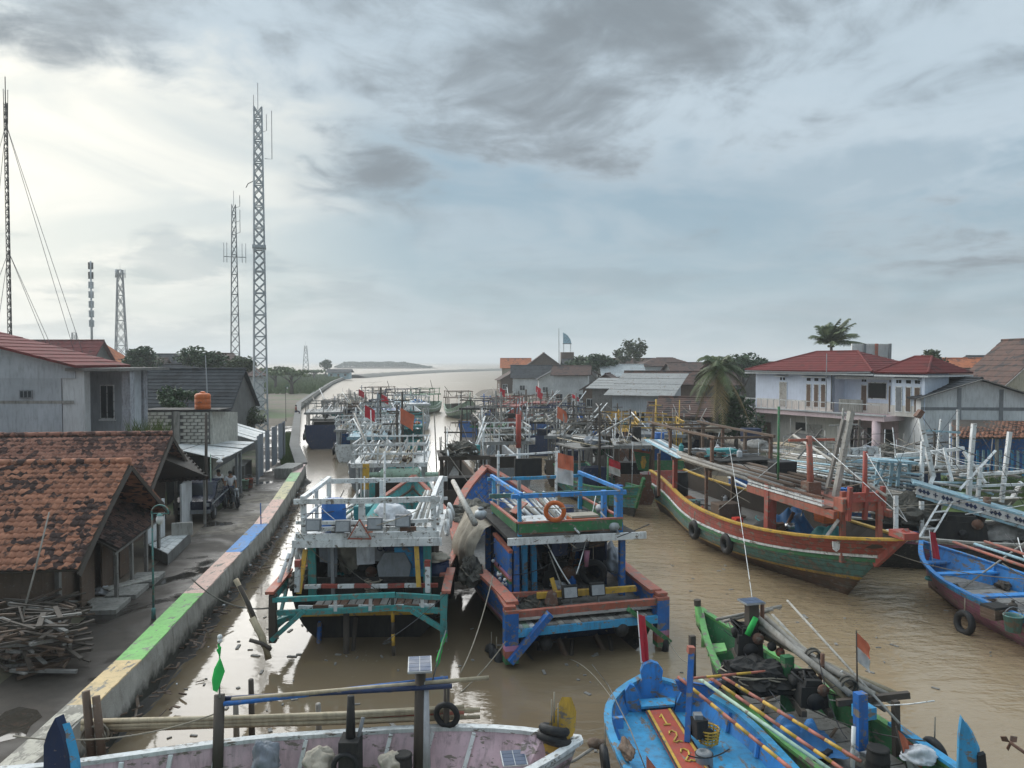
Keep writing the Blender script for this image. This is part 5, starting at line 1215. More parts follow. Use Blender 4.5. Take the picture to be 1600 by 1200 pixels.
MB().tube([onbx for onbx in (p(1004, 1052, 16.3), p(1001, 1043, 16.3), p(1004, 1033, 16.3), p(1006, 1042, 16.3))], .008, 4).build('flag_mark', P['white'], T)
for px, lab in ((945, 'black tyre on the left gunwale of the bright blue boat'),): tyre(A(px, 1188, 12.9), (1, 0, .1), lab, None, .2, .07)
tag(MB().tube([A(1012, 1210, 12.9), A(985, 1140, 13.3), A(950, 1070, 15.7), A(925, 1038, 15)], [.012, .011, .010, .008], 5).build('fishing_rod', P['bambgrey'], None, True), 'thin curved rod rising from the bright blue boat', 'rod')
heap(A(980, 1165, 13.2) - V((0, 0, .1)), (.12, .35, .1), P['brown'], 'brown rope bundle along the side of the bright blue boat', 'rope_bundle', 'rope', 66)
MB().grid(cloth(A(1010, 1180, 12.6), (.18, 0, -.25), (0, .0, -.3), 4, 4, .04, 2)).build('pennant', P['flagorange'], None, True)
tag(SC.objects['pennant'], 'small red pennant at the foot of the curved rod', 'pennant')

# green and blue boat beside it
T, H = open_boat('green boat with tall stem and blue stern beside the bright blue boat', (4.85, 19.25, 0), (7.15, 10.3, 0), 2.35, [(.14, 'lgreen'), (.6, 'green'), (1, 'navy')], 'lgreen', 'green', 1.0, .92, 1.6, 'green boat', 18, .9, .8, 8, 'greywood', .5, .42, 2.1)
p = lambda x, y, Y, T=T: loc_(T, A(x, y, Y))
MB().tube([p(1103, 1010, 18.6), p(1094, 975, 18.9), p(1090, 945, 19.0)], [.13, .11, .08], 8).build('stem_post', P['lgreen'], T, True); MB().tube([p(1090, 946, 19.0), p(1089.5, 937, 19.0)], .09, 8).build('stem_cap', P['darkwood'], T)
MB().prism([p(1104, 1010, 18.2), p(1132, 1008, 18.0), p(1136, 1020, 17.5), p(1106, 1026, 17.6)], (0, 0, .06)).build('bow_thwart', P['lgreen'], T)
for px, b, t_, m, w in ((1082, 1060, 993, 'darkwood', .13), (1175, 1040, 940, 'darkwood', .24), (1230, 1110, 1025, 'green', .22), (1345, 1170, 1082, 'blue', .2), (1400, 1180, 1096, 'darkwood', .12)):
    Y = {1082: 16.9, 1175: 16.4, 1230: 15.4, 1345: 13.8, 1400: 13.9}[px]; bar(T, 'deck_post', p(px, b, Y), p(px, t_, Y), P[m], w, w * .8)
bar(T, 'crossbar', p(1308, 1098, 14.2), p(1420, 1085, 14.2), P['darkwood'], .1, .12); box(T, 'blue_stand', p(1350, 1112, 13.9), (.34, .26, .22), P['sky'])
for i in range(15):
    a = A(1172 + (i % 4) * 11, 956 + 7 * (i % 5), 16.6 + .1 * (i % 3)); b = A(1330 + 18 * (i % 5), 1085 + 8 * (i % 4), 14.2 + .12 * (i % 3))
    tag(MB().tube([a, a.lerp(b, .5) - V((0, 0, .03)), b], [.075, .07, .06], 8).build('bamboo_spar', P[('bambgrey', 'bamboo', 'palewood')[i % 3]], None, True), 'weathered bamboo spar in the lashed bundle over the green boat', 'bamboo pole', 'bamboo spars of the green boat')
for k, (px, py, Y) in enumerate(((1190, 985, 16.3), (1275, 1030, 15.2), (1330, 1075, 14.3))): coil(A(px, py, Y), .14, P['net'], ('dark', 'grey', 'short')[k] + ' rope lashing round the bamboo bundle, ' + ('top', 'middle', 'lower')[k] + ' one', 5, 'y', 'rope_lashing')
for a, b in (((1119, 968, 16.6), (1221, 947, 16.8)), ((1131, 971, 16.7), (1208, 952, 16.6))): tube(T, 'crosstree', [p(*a), p(*b)], .035, P['bambgrey'], 6)
solar(T, p(1174, 941, 16.4), .46, .40); tag(MB().tube([A(1230, 938, 16.5), A(1405, 1130, 13.6)], .026, 7).build('bamboo_rod', P['palewood'], None, True), 'slender pale rod leaning above the bamboo bundle', 'rod')
MB().tube([p(1181, 965, 16.2), p(1168, 992, 16.2)], [.06, .07], 8).build('green_bottle', P['flaggreen'], T, True)
heap(A(1170, 1010, 16.4), (.5, .4, .55), P['dark'], 'black engine on the foredeck of the green boat', 'boat_engine', 'engine', 71)
heap(A(1180, 1070, 15.6), (.8, .6, .4), P['dark'], 'black netting heaped in the middle of the green boat', seed=73)
heap(A(1265, 1085, 14.9), (.5, .5, .45), P['dark'], 'dark engine amidships of the green boat near the blue tarpaulin', 'boat_engine', 'engine', 75)
heap(A(1250, 1140, 14.2) - V((0, 0, .25)), (.62, .5, .42), P['bluetarp'], 'bright blue tarpaulin draped over gear in the green boat', 'tarpaulin', 'tarpaulin', 77, .3)
for px, py, m, lab in ((1206, 1010, 'dark', 'dark grey ball float hung under the bamboo bundle'), (1219, 1019, 'brick', 'red ball float hung under the bamboo bundle')):
    f = thing('ball_float', lab, 'float', A(px, py, 16.0)); MB().blob((0, 0, 0), .10, 12, 8, .02).build('ball', P[m], f, True); MB().torus((0, 0, .1), .025, .008, (1, 0, 0), 8, 4).build('eye', P['dark'], f)
drum(A(1372, 1190, 13.3) - V((0, 0, .3)), .2, .5, P['dark'], 'dark drum in the stern of the green boat')
for px, b, t_, Y, lab in ((1330, 1090, 985, 14.4, 0), (1392, 1205, 1135, 13.2, 1)):
    flag(T, p(px + (10 if lab == 0 else 30), b + 15, Y), p(px + 8, t_, Y), 'ido', .45 + .12 * lab, .55 + .3 * lab, (.55, 0, -.5), P['darkwood'], .016, 7 + lab)
tube(T, 'side_pipe', [p(1332, 1200, 13.4), p(1334, 1135, 13.6)], .04, P['white'], 7)
tyre(A(1460, 1175, 13.6), (1, .3, .2), 'black tyre on the blue stern rail of the green boat', None, .2, .08)
bar(T, 'blue_rail', H.S(.0, 0, 1) + V((0, 0, .1)), H.S(.42, 0, 1) + V((0, 0, .12)), P['sky'], .17, .06)
heap(A(1435, 1185, 13.2), (.3, .25, .18), P['cloth'], 'white cloth on the stern of the green boat', 'cloth_bundle', 'cloth', 79)

rigging(T, 9, (-.9, .9), (2.5, 8.0), (.8, 2.2), 47); junk(T, 14, (-.8, .8), (2.5, 7.6), .54, 48, 'green boat')
# blue and mauve boat at the right edge
T, H = open_boat('blue open boat with faded mauve hull moored on the right', (14.75, 27.0, 0), (16.1, 16.5, 0), 3.3, [(.1, 'sky'), (.72, 'mauve'), (1, 'rust')], 'bblue', 'bblue', 1.15, 1.0, 1.5, 'mauve boat', 14, .5, .85, 9, 'greywood', .55, .5, 2.9)
p = lambda x, y, Y, T=T: loc_(T, A(x, y, Y))
MB().tube([p(1462, 882, 26.6), p(1462, 872, 26.6)], [.22, .2], 10).build('stem_head', P['bblue'], T, True)
for t in (.93, .80): q = H.S(t, 0, 1, .1); bar(T, 'thwart', (-q.x, q.y, .98), (q.x, q.y, .98), P['bblue'], .28, .06)
q = H.S(.6, 0, 1, .1); bar(T, 'thwart', (-q.x, q.y, .9), (q.x, q.y, .9), P['bblue'], .3, .06)
for x0 in (-.28, .32): bar(T, 'frame_post', (x0 + .1, 4.9, .5), (x0 + .1, 4.9, 3.25), P['blue'], .13)
for z in (2.5, 2.95): bar(T, 'frame_bar', (-.3, 4.82, z), (.55, 4.82, z), P['lblue'], .07, .1)
bar(T, 'striped_bar', (-.9, 4.75, 3.0), (1.0, 4.75, 3.02), P['flagwhite'], .07, .14)
for a, b, m in (((1490, 847, 24), (1615, 890, 19.5), 'brick'), ((1539, 846, 25), (1620, 872, 21), 'brick'), ((1523, 850, 24.5), (1615, 880, 21), 'lblue')): tube(T, 'long_spar', [p(*a), p(*b)], .045, P[m], 7)
heap(wor_(T, (.1, 4.9, 1.3)), (.45, .35, .75), P['dark'], 'black engine on its stand in the blue and mauve boat', 'boat_engine', 'engine', 81)
coil(A(1480, 922, 24.8), .3, P['net'], 'dark rope coils on the foredeck of the blue and mauve boat', 4)
crate(A(1556, 965, 21.0), (.6, .45, .3), P['brown'], 'shallow brown tray in the blue and mauve boat', .3, P['dark'], 'tray', 'tray')
bucket(A(1583, 975, 20.4) - V((0, 0, .2)), .25, .42, P['seag'], 'green grey bucket in the blue and mauve boat')
tyre(A(1507, 973, 22.05), (-1, -.2, .1), 'black tyre hung on the mauve hull', None, .28, .1)
flag(T, p(1458, 885, 26.4), p(1452, 828, 26.4), P['flagred'], .28, .95, (1, 0, -.2), P['white'], .018, 6)
for a, b in (((1495, 925, 24.5), (1605, 845, 25.5)),): tube(T, 'long_spar', [p(*a), p(*b)], .03, P['bambgrey'], 6)
rigging(T, 5, (-1.2, 1.2), (3, 9.5), (.9, 2.6), 45); junk(T, 10, (-1.0, 1.0), (4, 9.5), .6, 46, 'blue and mauve boat')
# two prows peeping in at the lower corners
def prow(poly, m, lab, t=.14):
    T = thing('boat_prow', lab, 'boat', poly[0]); q = [V(x) - poly[0] for x in poly]
    MB().prism(q, (.05, t, 0)).build('prow_blade', m, T); c = sum(q, V()) / len(q)
    MB().prism([c.lerp(x, .94) + V((.045, t * .35, -.10)) for x in q[:]], (.1, t * .6, 0)).build('prow_cheek', P['sky'], T)
prow([A(x, y, 11.5) for x, y in ((68, 1215), (68, 1165), (74, 1145), (86, 1122), (96, 1150), (104, 1185), (106, 1215))], P['navy'], 'dark navy boat prow pointing up in the bottom left corner')
prow([A(x, y, 12.3) for x, y in ((1497, 1215), (1499, 1150), (1503, 1122), (1514, 1138), (1526, 1165), (1530, 1215))], P['sky'], 'light blue boat prow with dark edge in the bottom right corner')
MB().prism([A(x, y, 12.25) for x, y in ((1530, 1215), (1528, 1182), (1540, 1178), (1544, 1215))], (.02, .1, 0)).build('prow_edge', P['black'], None); tag(SC.objects['prow_edge'], 'black rubber strip behind the light blue prow', 'rubber strip')
pr = thing('propeller', 'rusty boat propeller on its shaft above the water, bottom right', 'propeller', A(1578, 1160, 13.0))
tube(pr, 'shaft', [(0, 0, 0), (.5, -.1, -.35)], .03, P['rust'], 7)
for k in range(3):
    a = k * 2.1 + .5; MB().prism([(0, 0, 0), (.12 * math.cos(a - .5), 0, .12 * math.sin(a - .5)), (.17 * math.cos(a), .03, .17 * math.sin(a)), (.1 * math.cos(a + .6), .05, .1 * math.sin(a + .6))], (0, .015, 0)).build('blade', P['rust'], pr)
pr = thing('propeller', 'long tail propeller shaft lying between the pink and blue boats', 'propeller', A(940, 1160, 13.2))
tube(pr, 'shaft', [(0, 0, 0), (-.5, -.2, -.22), (-1.2, -.4, -.35)], .03, P['bambgrey'], 7); MB().blob((-.1, 0, -.03), (.16, .1, .1), 10, 7, .3, 3).build('propeller_wrap', P['brown'], pr, True)
# ------------------------------------------------------------------ the rest of the fleet
def at_(px, d): return ((px - 800) / F * d, d, 0)
fb = fishing_boat
fb('white and teal boat with pale green tank on its roof, behind the teal boat', (-5.7, 34.3, 0), 4, 11.5, 3.9, ('teal', 'white', 'seag', 'dark'), 'white and teal boat', 'white', 'white', 'white', seed=11, masts=2, flagk=['flagorange'], gear=4, poles=14, booms=2)
tk = thing('tank', 'pale green cylindrical tank lying on the white and teal boat roof', 'tank', A(628, 742, 35.3))
MB().tube([(-1.0, 0, 0), (-.95, 0, 0), (.8, 0, .02), (.85, 0, .02)], [.22, .30, .30, .22], 16).build('tank_shell', P['palegreen'], tk, True)
for x in (-1.55, 1.1): MB().tube([(x, 0, 0), (x + .6, 0, .01)], .13, 10).build('pipe_end', P['palegreen'], tk, True)
bd_ = tag(MB().bar(A(571, 765, 34.0), A(572, 725, 34.0), .3, .06, (0, 1, 0)).build('yellow_board', P['yellow'], None), 'upright ochre board at the stern of the white and teal boat', 'board')
fb('grey white boat with tall rail cage second behind the teal boat', (-8.6, 46.5, 0), 7, 11, 3.6, ('grey', 'white', 'lblue', 'dark'), 'grey white boat', 'white', 'white', 'lblue', seed=12, masts=2, flagk=['flagred'], gear=4, poles=14)
fb('dark boat with net hung A frame between the two channel rows', (-2.3, 37.0, 0), 8, 9.5, 2.7, ('darkwood', 'brown', 'dark', 'dark'), 'dark net boat', 'brown', 'darkwood', 'darkwood', seed=13, masts=1, cagef=False, gear=5, poles=10, booms=3, cabin=(.1, .35))
fb('white railed boat third in the row along the quay', (-10.2, 58.5, 0), 10, 11, 3.6, ('white', 'teal', 'white', 'dark'), 'white railed boat', 'white', 'white', 'white', seed=14, masts=2, flagk=['id'], gear=3, poles=14)
fb('slate blue boat with high bow moored close to the quay', (-17.3, 69, 0), 12, 12, 3.8, ('navy', 'seag', 'navy', 'dark'), 'slate blue boat', 'greywood', 'greywood', 'sheetg', seed=15, masts=2, gear=2, poles=8, detail=.6, zs=2.2)
fb('grey boat with many upright poles in the quay row', (-13.2, 73, 0), 10, 11, 3.6, ('grey', 'white', 'grey', 'dark'), 'grey poled boat', 'white', 'white', 'teal', seed=16, masts=2, flagk=['flagred'], gear=2, poles=12, detail=.6)
fb('pale boat with white cage beyond the grey poled boat', (-11.0, 88, 0), 12, 11, 3.5, ('white', 'lblue', 'grey', 'dark'), 'pale caged boat', 'white', 'white', 'white', seed=17, gear=1, poles=8, detail=.5)
fb('brown boat with dark masts far along the quay row', (-19.5, 92, 0), 14, 12, 3.8, ('brown', 'grey', 'dark', 'dark'), 'brown far boat', 'brown', 'greywood', 'brown', seed=18, masts=3, gear=1, poles=10, detail=.5)
fb('small low dark barge tied at the quay with red bundle', (-19.2, 76, 0), 10, 8, 2.4, ('dark', 'greywood', 'dark', 'dark'), 'dark barge', 'greywood', 'greywood', 'greywood', seed=39, masts=0, gear=2, poles=3, cagef=False, detail=.5, zs=1.0, zb=1.2, zm=.7)
# mid channel
fb('dark hulled boat farthest out in mid channel', (-20.5, 127, 0), 160, 11, 3.6, ('navy', 'brown', 'dark', 'dark'), 'farthest channel boat', 'grey', 'brown', 'brown', seed=19, masts=2, gear=0, poles=5, detail=.4)
fb('navy boat with ochre waterline in mid channel', (-16.0, 119, 0), 165, 11.5, 3.8, ('navy', 'white', 'navy', 'yellow'), 'navy channel boat', 'lblue', 'navy', 'navy', seed=20, masts=2, gear=0, poles=5, detail=.4)
fb('pale green boat with cream waterline in mid channel', (-12.7, 121, 0), 165, 11, 3.7, ('palegreen', 'white', 'palegreen', 'canvas'), 'pale green channel boat', 'palegreen', 'green', 'green', seed=21, masts=2, gear=0, poles=5, detail=.4)
fb('light green open bowed boat in mid channel', (-8.5, 113, 0), 195, 11, 4.2, ('palegreen', 'white', 'palegreen', 'seag'), 'light green channel boat', 'palegreen', 'brown', 'brown', seed=22, masts=1, gear=0, poles=4, detail=.4, cabin=(.1, .35), zb=2.9)
fb('slate blue boat with stern post in mid channel', (-4.2, 79.5, 0), -12, 10, 3.6, ('blue', 'seag', 'navy', 'dark'), 'slate channel boat', 'navy', 'darkwood', 'dark', seed=23, masts=2, gear=2, poles=6, detail=.5)
fb('maroon boat beside the slate blue one', (-1.2, 84, 0), -10, 11, 3.6, ('red', 'white', 'mauve', 'rust'), 'maroon boat', 'lblue', 'red', 'red', seed=24, masts=2, gear=1, poles=8, detail=.5, flagk=['flagred'])
fb('brick red boat behind the maroon one', (3.2, 90, 0), -14, 11, 3.5, ('brick', 'brown', 'red', 'dark'), 'brick red boat', 'brown', 'brown', 'red', seed=25, masts=2, gear=1, poles=8, detail=.5, flagk=['flagred'])
fb('dark blue boat with white cloth spread on its bow rail', (2.0, 64, 0), -16, 10.5, 3.4, ('navy', 'white', 'blue', 'dark'), 'white cloth boat', 'lblue', 'greywood', 'dark', seed=26, masts=2, gear=2, poles=8)
tag(MB().grid(cloth(A(815, 684, 63.3), (1.15, 0, 0), (0, .05, -.6), 8, 5, .12, 4)).build('cloth', P['flagwhite'], None, True), 'white cloth spread on the frame of the dark blue boat', 'cloth')
fb('blue boat with navy cabin near the maroon boats', (4.6, 71, 0), -14, 10.5, 3.4, ('blue', 'white', 'blue', 'dark'), 'navy cabin boat', 'sky', 'navy', 'navy', seed=27, masts=2, gear=2, poles=8, flagk=['id'])
fb('black and white boat with curved bow in the middle cluster', (4.9, 57, 0), -12, 10, 3.3, ('dark', 'white', 'dark', 'dark'), 'black and white boat', 'white', 'darkwood', 'grey', seed=28, masts=2, gear=3, poles=10)
fb('grey boat with long roof poles right behind the blue boat', (-.2, 44.5, 0), 6, 10, 3.3, ('grey', 'white', 'seag', 'dark'), 'grey roof pole boat', 'white', 'white', 'sheetg', seed=29, masts=2, gear=4, poles=12)
fb('weathered wooden boat between the blue boat and the green bow', (3.4, 48.0, 0), -10, 9.5, 3.1, ('brown', 'greywood', 'darkwood', 'dark'), 'weathered wooden boat', 'palewood', 'greywood', 'sheetg', seed=30, masts=2, gear=4, poles=12, flagk=['flagorange'])
T, H = fb('small boat with bright green bow and flag on a green pole', (3.6, 46.5, 0), 199, 9.2, 2.6, ('teal', 'green', 'teal', 'dark'), 'green bow boat', 'green', 'greywood', 'greywood', seed=31, masts=1, gear=3, poles=6, cabin=(.1, .4), zb=1.7, cagef=False)
flag(T, loc_(T, A(949, 800, 39)), loc_(T, A(950, 714, 39)), 'id', .75, .75, (-.9, .1, -.35), P['green'], .06, 3)
fb('yellow framed boat with ochre beams in the right cluster', (8.4, 60, 0), -8, 10, 3.4, ('yellow', 'white', 'yellow', 'dark'), 'yellow framed boat', 'yellow', 'yellow', 'yellow', seed=32, masts=2, gear=2, poles=6, panels='navy')
T, H = fb('boat with blue and green cabin and yellow posts', (9.6, 48, 0), -6, 10.5, 3.3, ('green', 'yellow', 'green', 'dark'), 'blue green cabin boat', 'yellow', 'yellow', 'grey', seed=33, masts=1, gear=2, poles=8, panels='bluedrum')
drum(A(1030, 697, 47.6), .32, .8, P['bluedrum'], 'bright blue drum hung on the cabin of the blue and green boat')
# painted stern boards
sb = thing('stern_board', 'dark green stern board with orange emblem in the right cluster', 'board', A(1003, 722, 43.8))
MB().prism([V(A(x, y, 43.8)) - A(1003, 722, 43.8) for x, y in ((990, 704), (1015, 708), (1013, 737), (997, 734))], (0, .08, 0)).build('board_panel', P['green'], sb)
MB().prism([V(A(x, y, 43.7)) - A(1003, 722, 43.8) for x, y in ((1003, 713), (1008, 713), (1010, 722), (1007, 732), (1003, 732), (1001, 722))], (0, .03, 0)).build('emblem', P['yellow'], sb)
MB().prism([V(A(x, y, 43.7)) - A(1003, 722, 43.8) for x, y in ((989, 701), (1016, 706), (1016, 709), (989, 705))], (0, .05, 0)).build('top_rail', P['brick'], sb)
sb = thing('stern_board', 'white stern board with red starburst beside the green and red boat', 'board', A(1011, 747, 42.5)); o = A(1011, 747, 42.5)
MB().prism([V(A(x, y, 42.5)) - o for x, y in ((1000, 738), (1028, 735), (1024, 760), (1006, 762))], (0, .08, 0)).build('board_panel', P['flagwhite'], sb)
for a, b in (((1001, 740), (1023, 758)), ((1026, 737), (1008, 760)), ((1013, 737), (1015, 761))): MB().bar(A(*a, 42.4) - o, A(*b, 42.4) - o, .03, .12, (0, 1, 0)).build('red_ray', P['flagred'], sb)
fb('low weathered boat under the white stern board', (7.0, 42.0, 0), -4, 9, 2.6, ('rust', 'white', 'brown', 'dark'), 'low weathered boat', 'rust', 'brown', 'sheetg', seed=34, masts=1, gear=3, poles=8, cagef=False)
# right hand raft of boats
T, H = fb('white and light blue boat with pale frames behind the green and red boat', (14.2, 44.5, 0), 195, 14, 3.8, ('blue', 'white', 'lblue', 'dark'), 'light blue framed boat', 'white', 'white', 'lblue', seed=35, masts=1, gear=4, poles=14, booms=1, cabin=(.35, .6), zs=1.2, zb=1.8, zm=.9, cagef=False)
for i in range(6): tube(T, 'long_rail', [loc_(T, A(1170 + 8 * i, 722 - i, 38)), loc_(T, A(1440, 772 - 6 * i, 31))], .05, P[('white', 'palewood', 'lblue')[i % 3]], 6)
fb('grey timber boat between the house and the light blue boat', (17.0, 49, 0), 196, 12, 3.6, ('greywood', 'white', 'grey', 'dark'), 'grey timber boat', 'palewood', 'palewood', 'sheetg', seed=36, masts=1, gear=4, poles=14, booms=1, zs=.9, zb=1.4, zm=.8, cagef=False)
fb('grey working boat on the far side of the raft', (22.0, 48, 0), 192, 12, 3.6, ('grey', 'lblue', 'grey', 'dark'), 'grey working boat', 'white', 'white', 'white', seed=37, masts=1, gear=3, poles=12, booms=1, zs=.9, zb=1.4, zm=.8, cagef=False)
# dark boat lying across with patterned gangway
def pattern_boat():
    T = thing('fishing_boat', 'black hulled boat lying across with light blue patterned gangway and white masts', 'boat', (13.2, 30.4, 0), R(-92), 'fishing boats moored in the channel')
    p = lambda x, y, Y: loc_(T, A(x, y, Y))
    H = Hull(T, 16, 4.2, 1.45, 1.1, 2.2, rake=2, stern=.7, zk=-.5)
    H.band('strake', 0, .06, P['palewood'], 1); H.band('strake', .06, .12, P['mauve'], 1); H.band('strake', .12, .7, P['dark'], 3); H.band('strake', .7, 1, P['black'], 2)
    H.rail('gunwale', 0, .2, .08, P['palewood'], .04); H.transom(P['blue']); H.inner(.75, P['dark'], P['greywood'])
    a0, a1 = p(1425, 752, 30.6), p(1660, 822, 28.6)
    top = MB().bar(a0, a1, 1.2, .09).build('gangway_deck', P['lblue'], T)
    s0, s1 = p(1432, 765, 30.1), p(1660, 832, 28.0)
    bd = MB().bar(s0, s1, .06, .34).build('gangway_side', P['flagwhite'], T)
    bar(T, 'gangway_rail', s0 + V((0, 0, -.24)), s1 + V((0, 0, -.24)), P['lblue'], .09, .1); bar(T, 'gangway_rail', s0 + V((0, 0, .22)), s1 + V((0, 0, .22)), P['lblue'], .09, .08)
    dirn = (s1 - s0).normalized(); outw = loc_(T, wor_(T, s0) + V((0, -1, 0))) - s0
    n = 11
    for i in range(n):
        c = s0.lerp(s1, (i + .6) / n * .92) + outw * .055
        if i % 2:
            for q in (dirn * .09, V((0, 0, .09))): MB().bar(c - q, c + q, .04, .02, outw).build('painted_cross', P['navy'], bd)
        else:
            for o in (-.14, 0, .14):
                e = c + dirn * o; MB().prism([e - dirn * .08, e - V((0, 0, .1)), e + dirn * .08, e + V((0, 0, .1))], outw * .01).build('painted_lozenge', P['navy'], bd)
    for px in (1400, 1440, 1520, 1555, 1580): bar(T, 'gangway_post', p(px, 850, 29.6), p(px, 775 + (px - 1400) * .2, 29.8), P['white'], .14)
    # ladder
    l0, l1, r0, r1 = p(1432, 848, 28.6), p(1470, 782, 29.6), p(1450, 848, 28.6), p(1490, 780, 29.6)
    ld = bar(T, 'ladder', l0, l1, P['white'], .09, .06, (0, 1, 0)); MB().bar(r0, r1, .09, .06, (0, 1, 0)).build('ladder_rail', P['white'], ld)
    for i in range(5): k = (i + .6) / 5; MB().bar(l0.lerp(l1, k), r0.lerp(r1, k), .06, .05).build('rung', P['white'], ld)
    # white masts and beams
    for a, b, w in (((1436, 650, 31.5), (1458, 745, 31.5), .26), ((1458, 745, 31.5), (1448, 770, 31), .24), ((1497, 640, 33), (1497, 735, 33), .13), ((1522, 662, 31), (1514, 775, 31), .24), ((1532, 730, 31), (1528, 780, 31), .2), ((1578, 675, 31), (1565, 785, 31), .22), ((1442, 690, 31.4), (1440, 760, 31.2), .2), ((1506, 705, 33), (1540, 755, 32), .17), ((1555, 705, 32), (1500, 765, 30.5), .15), ((1470, 655, 33), (1462, 730, 33), .1), ((1485, 662, 33.5), (1484, 740, 33), .09), ((1475, 700, 31.5), (1488, 752, 31), .14)):
        bar(T, 'white_mast', p(*a), p(*b), P['white'], w * .72, w * .62, (0, 1, 0))
    for a, b, w in (((1400, 712, 32), (1505, 700, 33), .14), ((1440, 672, 32.5), (1500, 676, 33), .09), ((1500, 742, 31.4), (1600, 738, 31.2), .12), ((1460, 730, 32), (1545, 728, 32), .1), ((1330, 720, 33), (1450, 715, 32.5), .08), ((1510, 760, 31), (1600, 757, 30.6), .1)): bar(T, 'crossbeam', p(*a), p(*b), P['white' if w > .09 else 'lblue'], w, w)
    bar(T, 'mast_cap', p(1432, 652, 31.5), p(1440, 642, 31.5), P['rust'], .3, .2, (0, 1, 0))
    for a, b in (((1436, 650, 31.4), (1400, 735, 31)), ((1440, 650, 31.5), (1500, 735, 32)), ((1497, 640, 33), (1430, 730, 32)), ((1522, 662, 31), (1600, 790, 29))): tube(T, 'stay', [p(*a), p(*b)], .012, P['wire'], 4)
    for i in range(14):
        x = rng.uniform(1330, 1560); y = rng.uniform(735, 770); tube(T, 'stowed_timber', [p(x, y, 32 + rng.random()), p(x + rng.uniform(25, 80), y + rng.uniform(-10, 16), 31.4 + rng.random())], .06, P[rng.choice(('white', 'palewood', 'bambgrey', 'lblue'))], 6)
    for i in range(7): y0 = 706 + 5 * i; bar(T, 'stacked_board', p(1300 + 6 * i, y0 + 4, 34), p(1420, y0 + 12, 32.6), P[('white', 'palewood', 'lblue')[i % 3]], .2, .06)
    # light blue cabin frame
    for px in (1368, 1390, 1402, 1418): bar(T, 'cabin_post', p(px, 760, 31.8), p(px + 4, 722, 31.9), P['lblue'], .12)
    bar(T, 'cabin_roof', p(1362, 718, 31.7), p(1424, 722, 31.9), P['lblue'], .9, .1); bar(T, 'cabin_brace', p(1370, 757, 31.7), p(1386, 722, 31.7), P['lblue'], .09, .09, (0, 1, 0)); bar(T, 'cabin_rail', p(1362, 745, 31.7), p(1424, 748, 31.9), P['lblue'], .1, .1)
    # carved white trellis board
    tb = bar(T, 'carved_board', p(1312, 706, 35), p(1372, 704, 35), P['white'], .1, .34)
    for i in range(5): MB().torus(p(1318 + 12 * i, 705, 34.94), .09, .03, (0, 1, 0), 12, 5).build('carved_ring', P['grey'], tb)
    rigging(T, 20, (-2, 2), (1, 13), (2.0, 5.2), 65); junk(T, 16, (-1.6, 1.6), (1, 9), .78, 66, 'black hulled boat')
    heap(A(1500, 830, 29.5), (1.6, .8, .8), P['dark'], 'black covered machinery on the black hulled boat under its gangway', 'engine_cover', 'engine', 91)
    heap(A(1420, 815, 30.5), (1.3, .9, .8), P['net'], 'dark net heap on the black hulled boat behind the ladder', seed=93)
    heap(A(1560, 840, 29.3), (1.0, .6, .45), P['greywood'], 'grey driftwood coloured bundle on the black hulled boat', 'bundle', 'bundle', 95)
    bl = thing('boat_float', 'white bulging plastic tub on the black hulled boat near the ladder', 'tub', A(1397, 838, 29)); MB().lathe((0, 0, -.2), [(.4, 0), (.55, .15), (.5, .35), (.3, .42)], 14).build('tub_body', P['white'], bl, True)
    crate(A(1296, 815, 28.8), (.9, .6, .4), P['orange'], 'orange fish crate between the red cabin and the black hulled boat', .2)
    drum(A(1312, 790, 30), .45, .7, P['bluedrum'], 'blue drum showing over the red cabin roof')
pattern_boat()
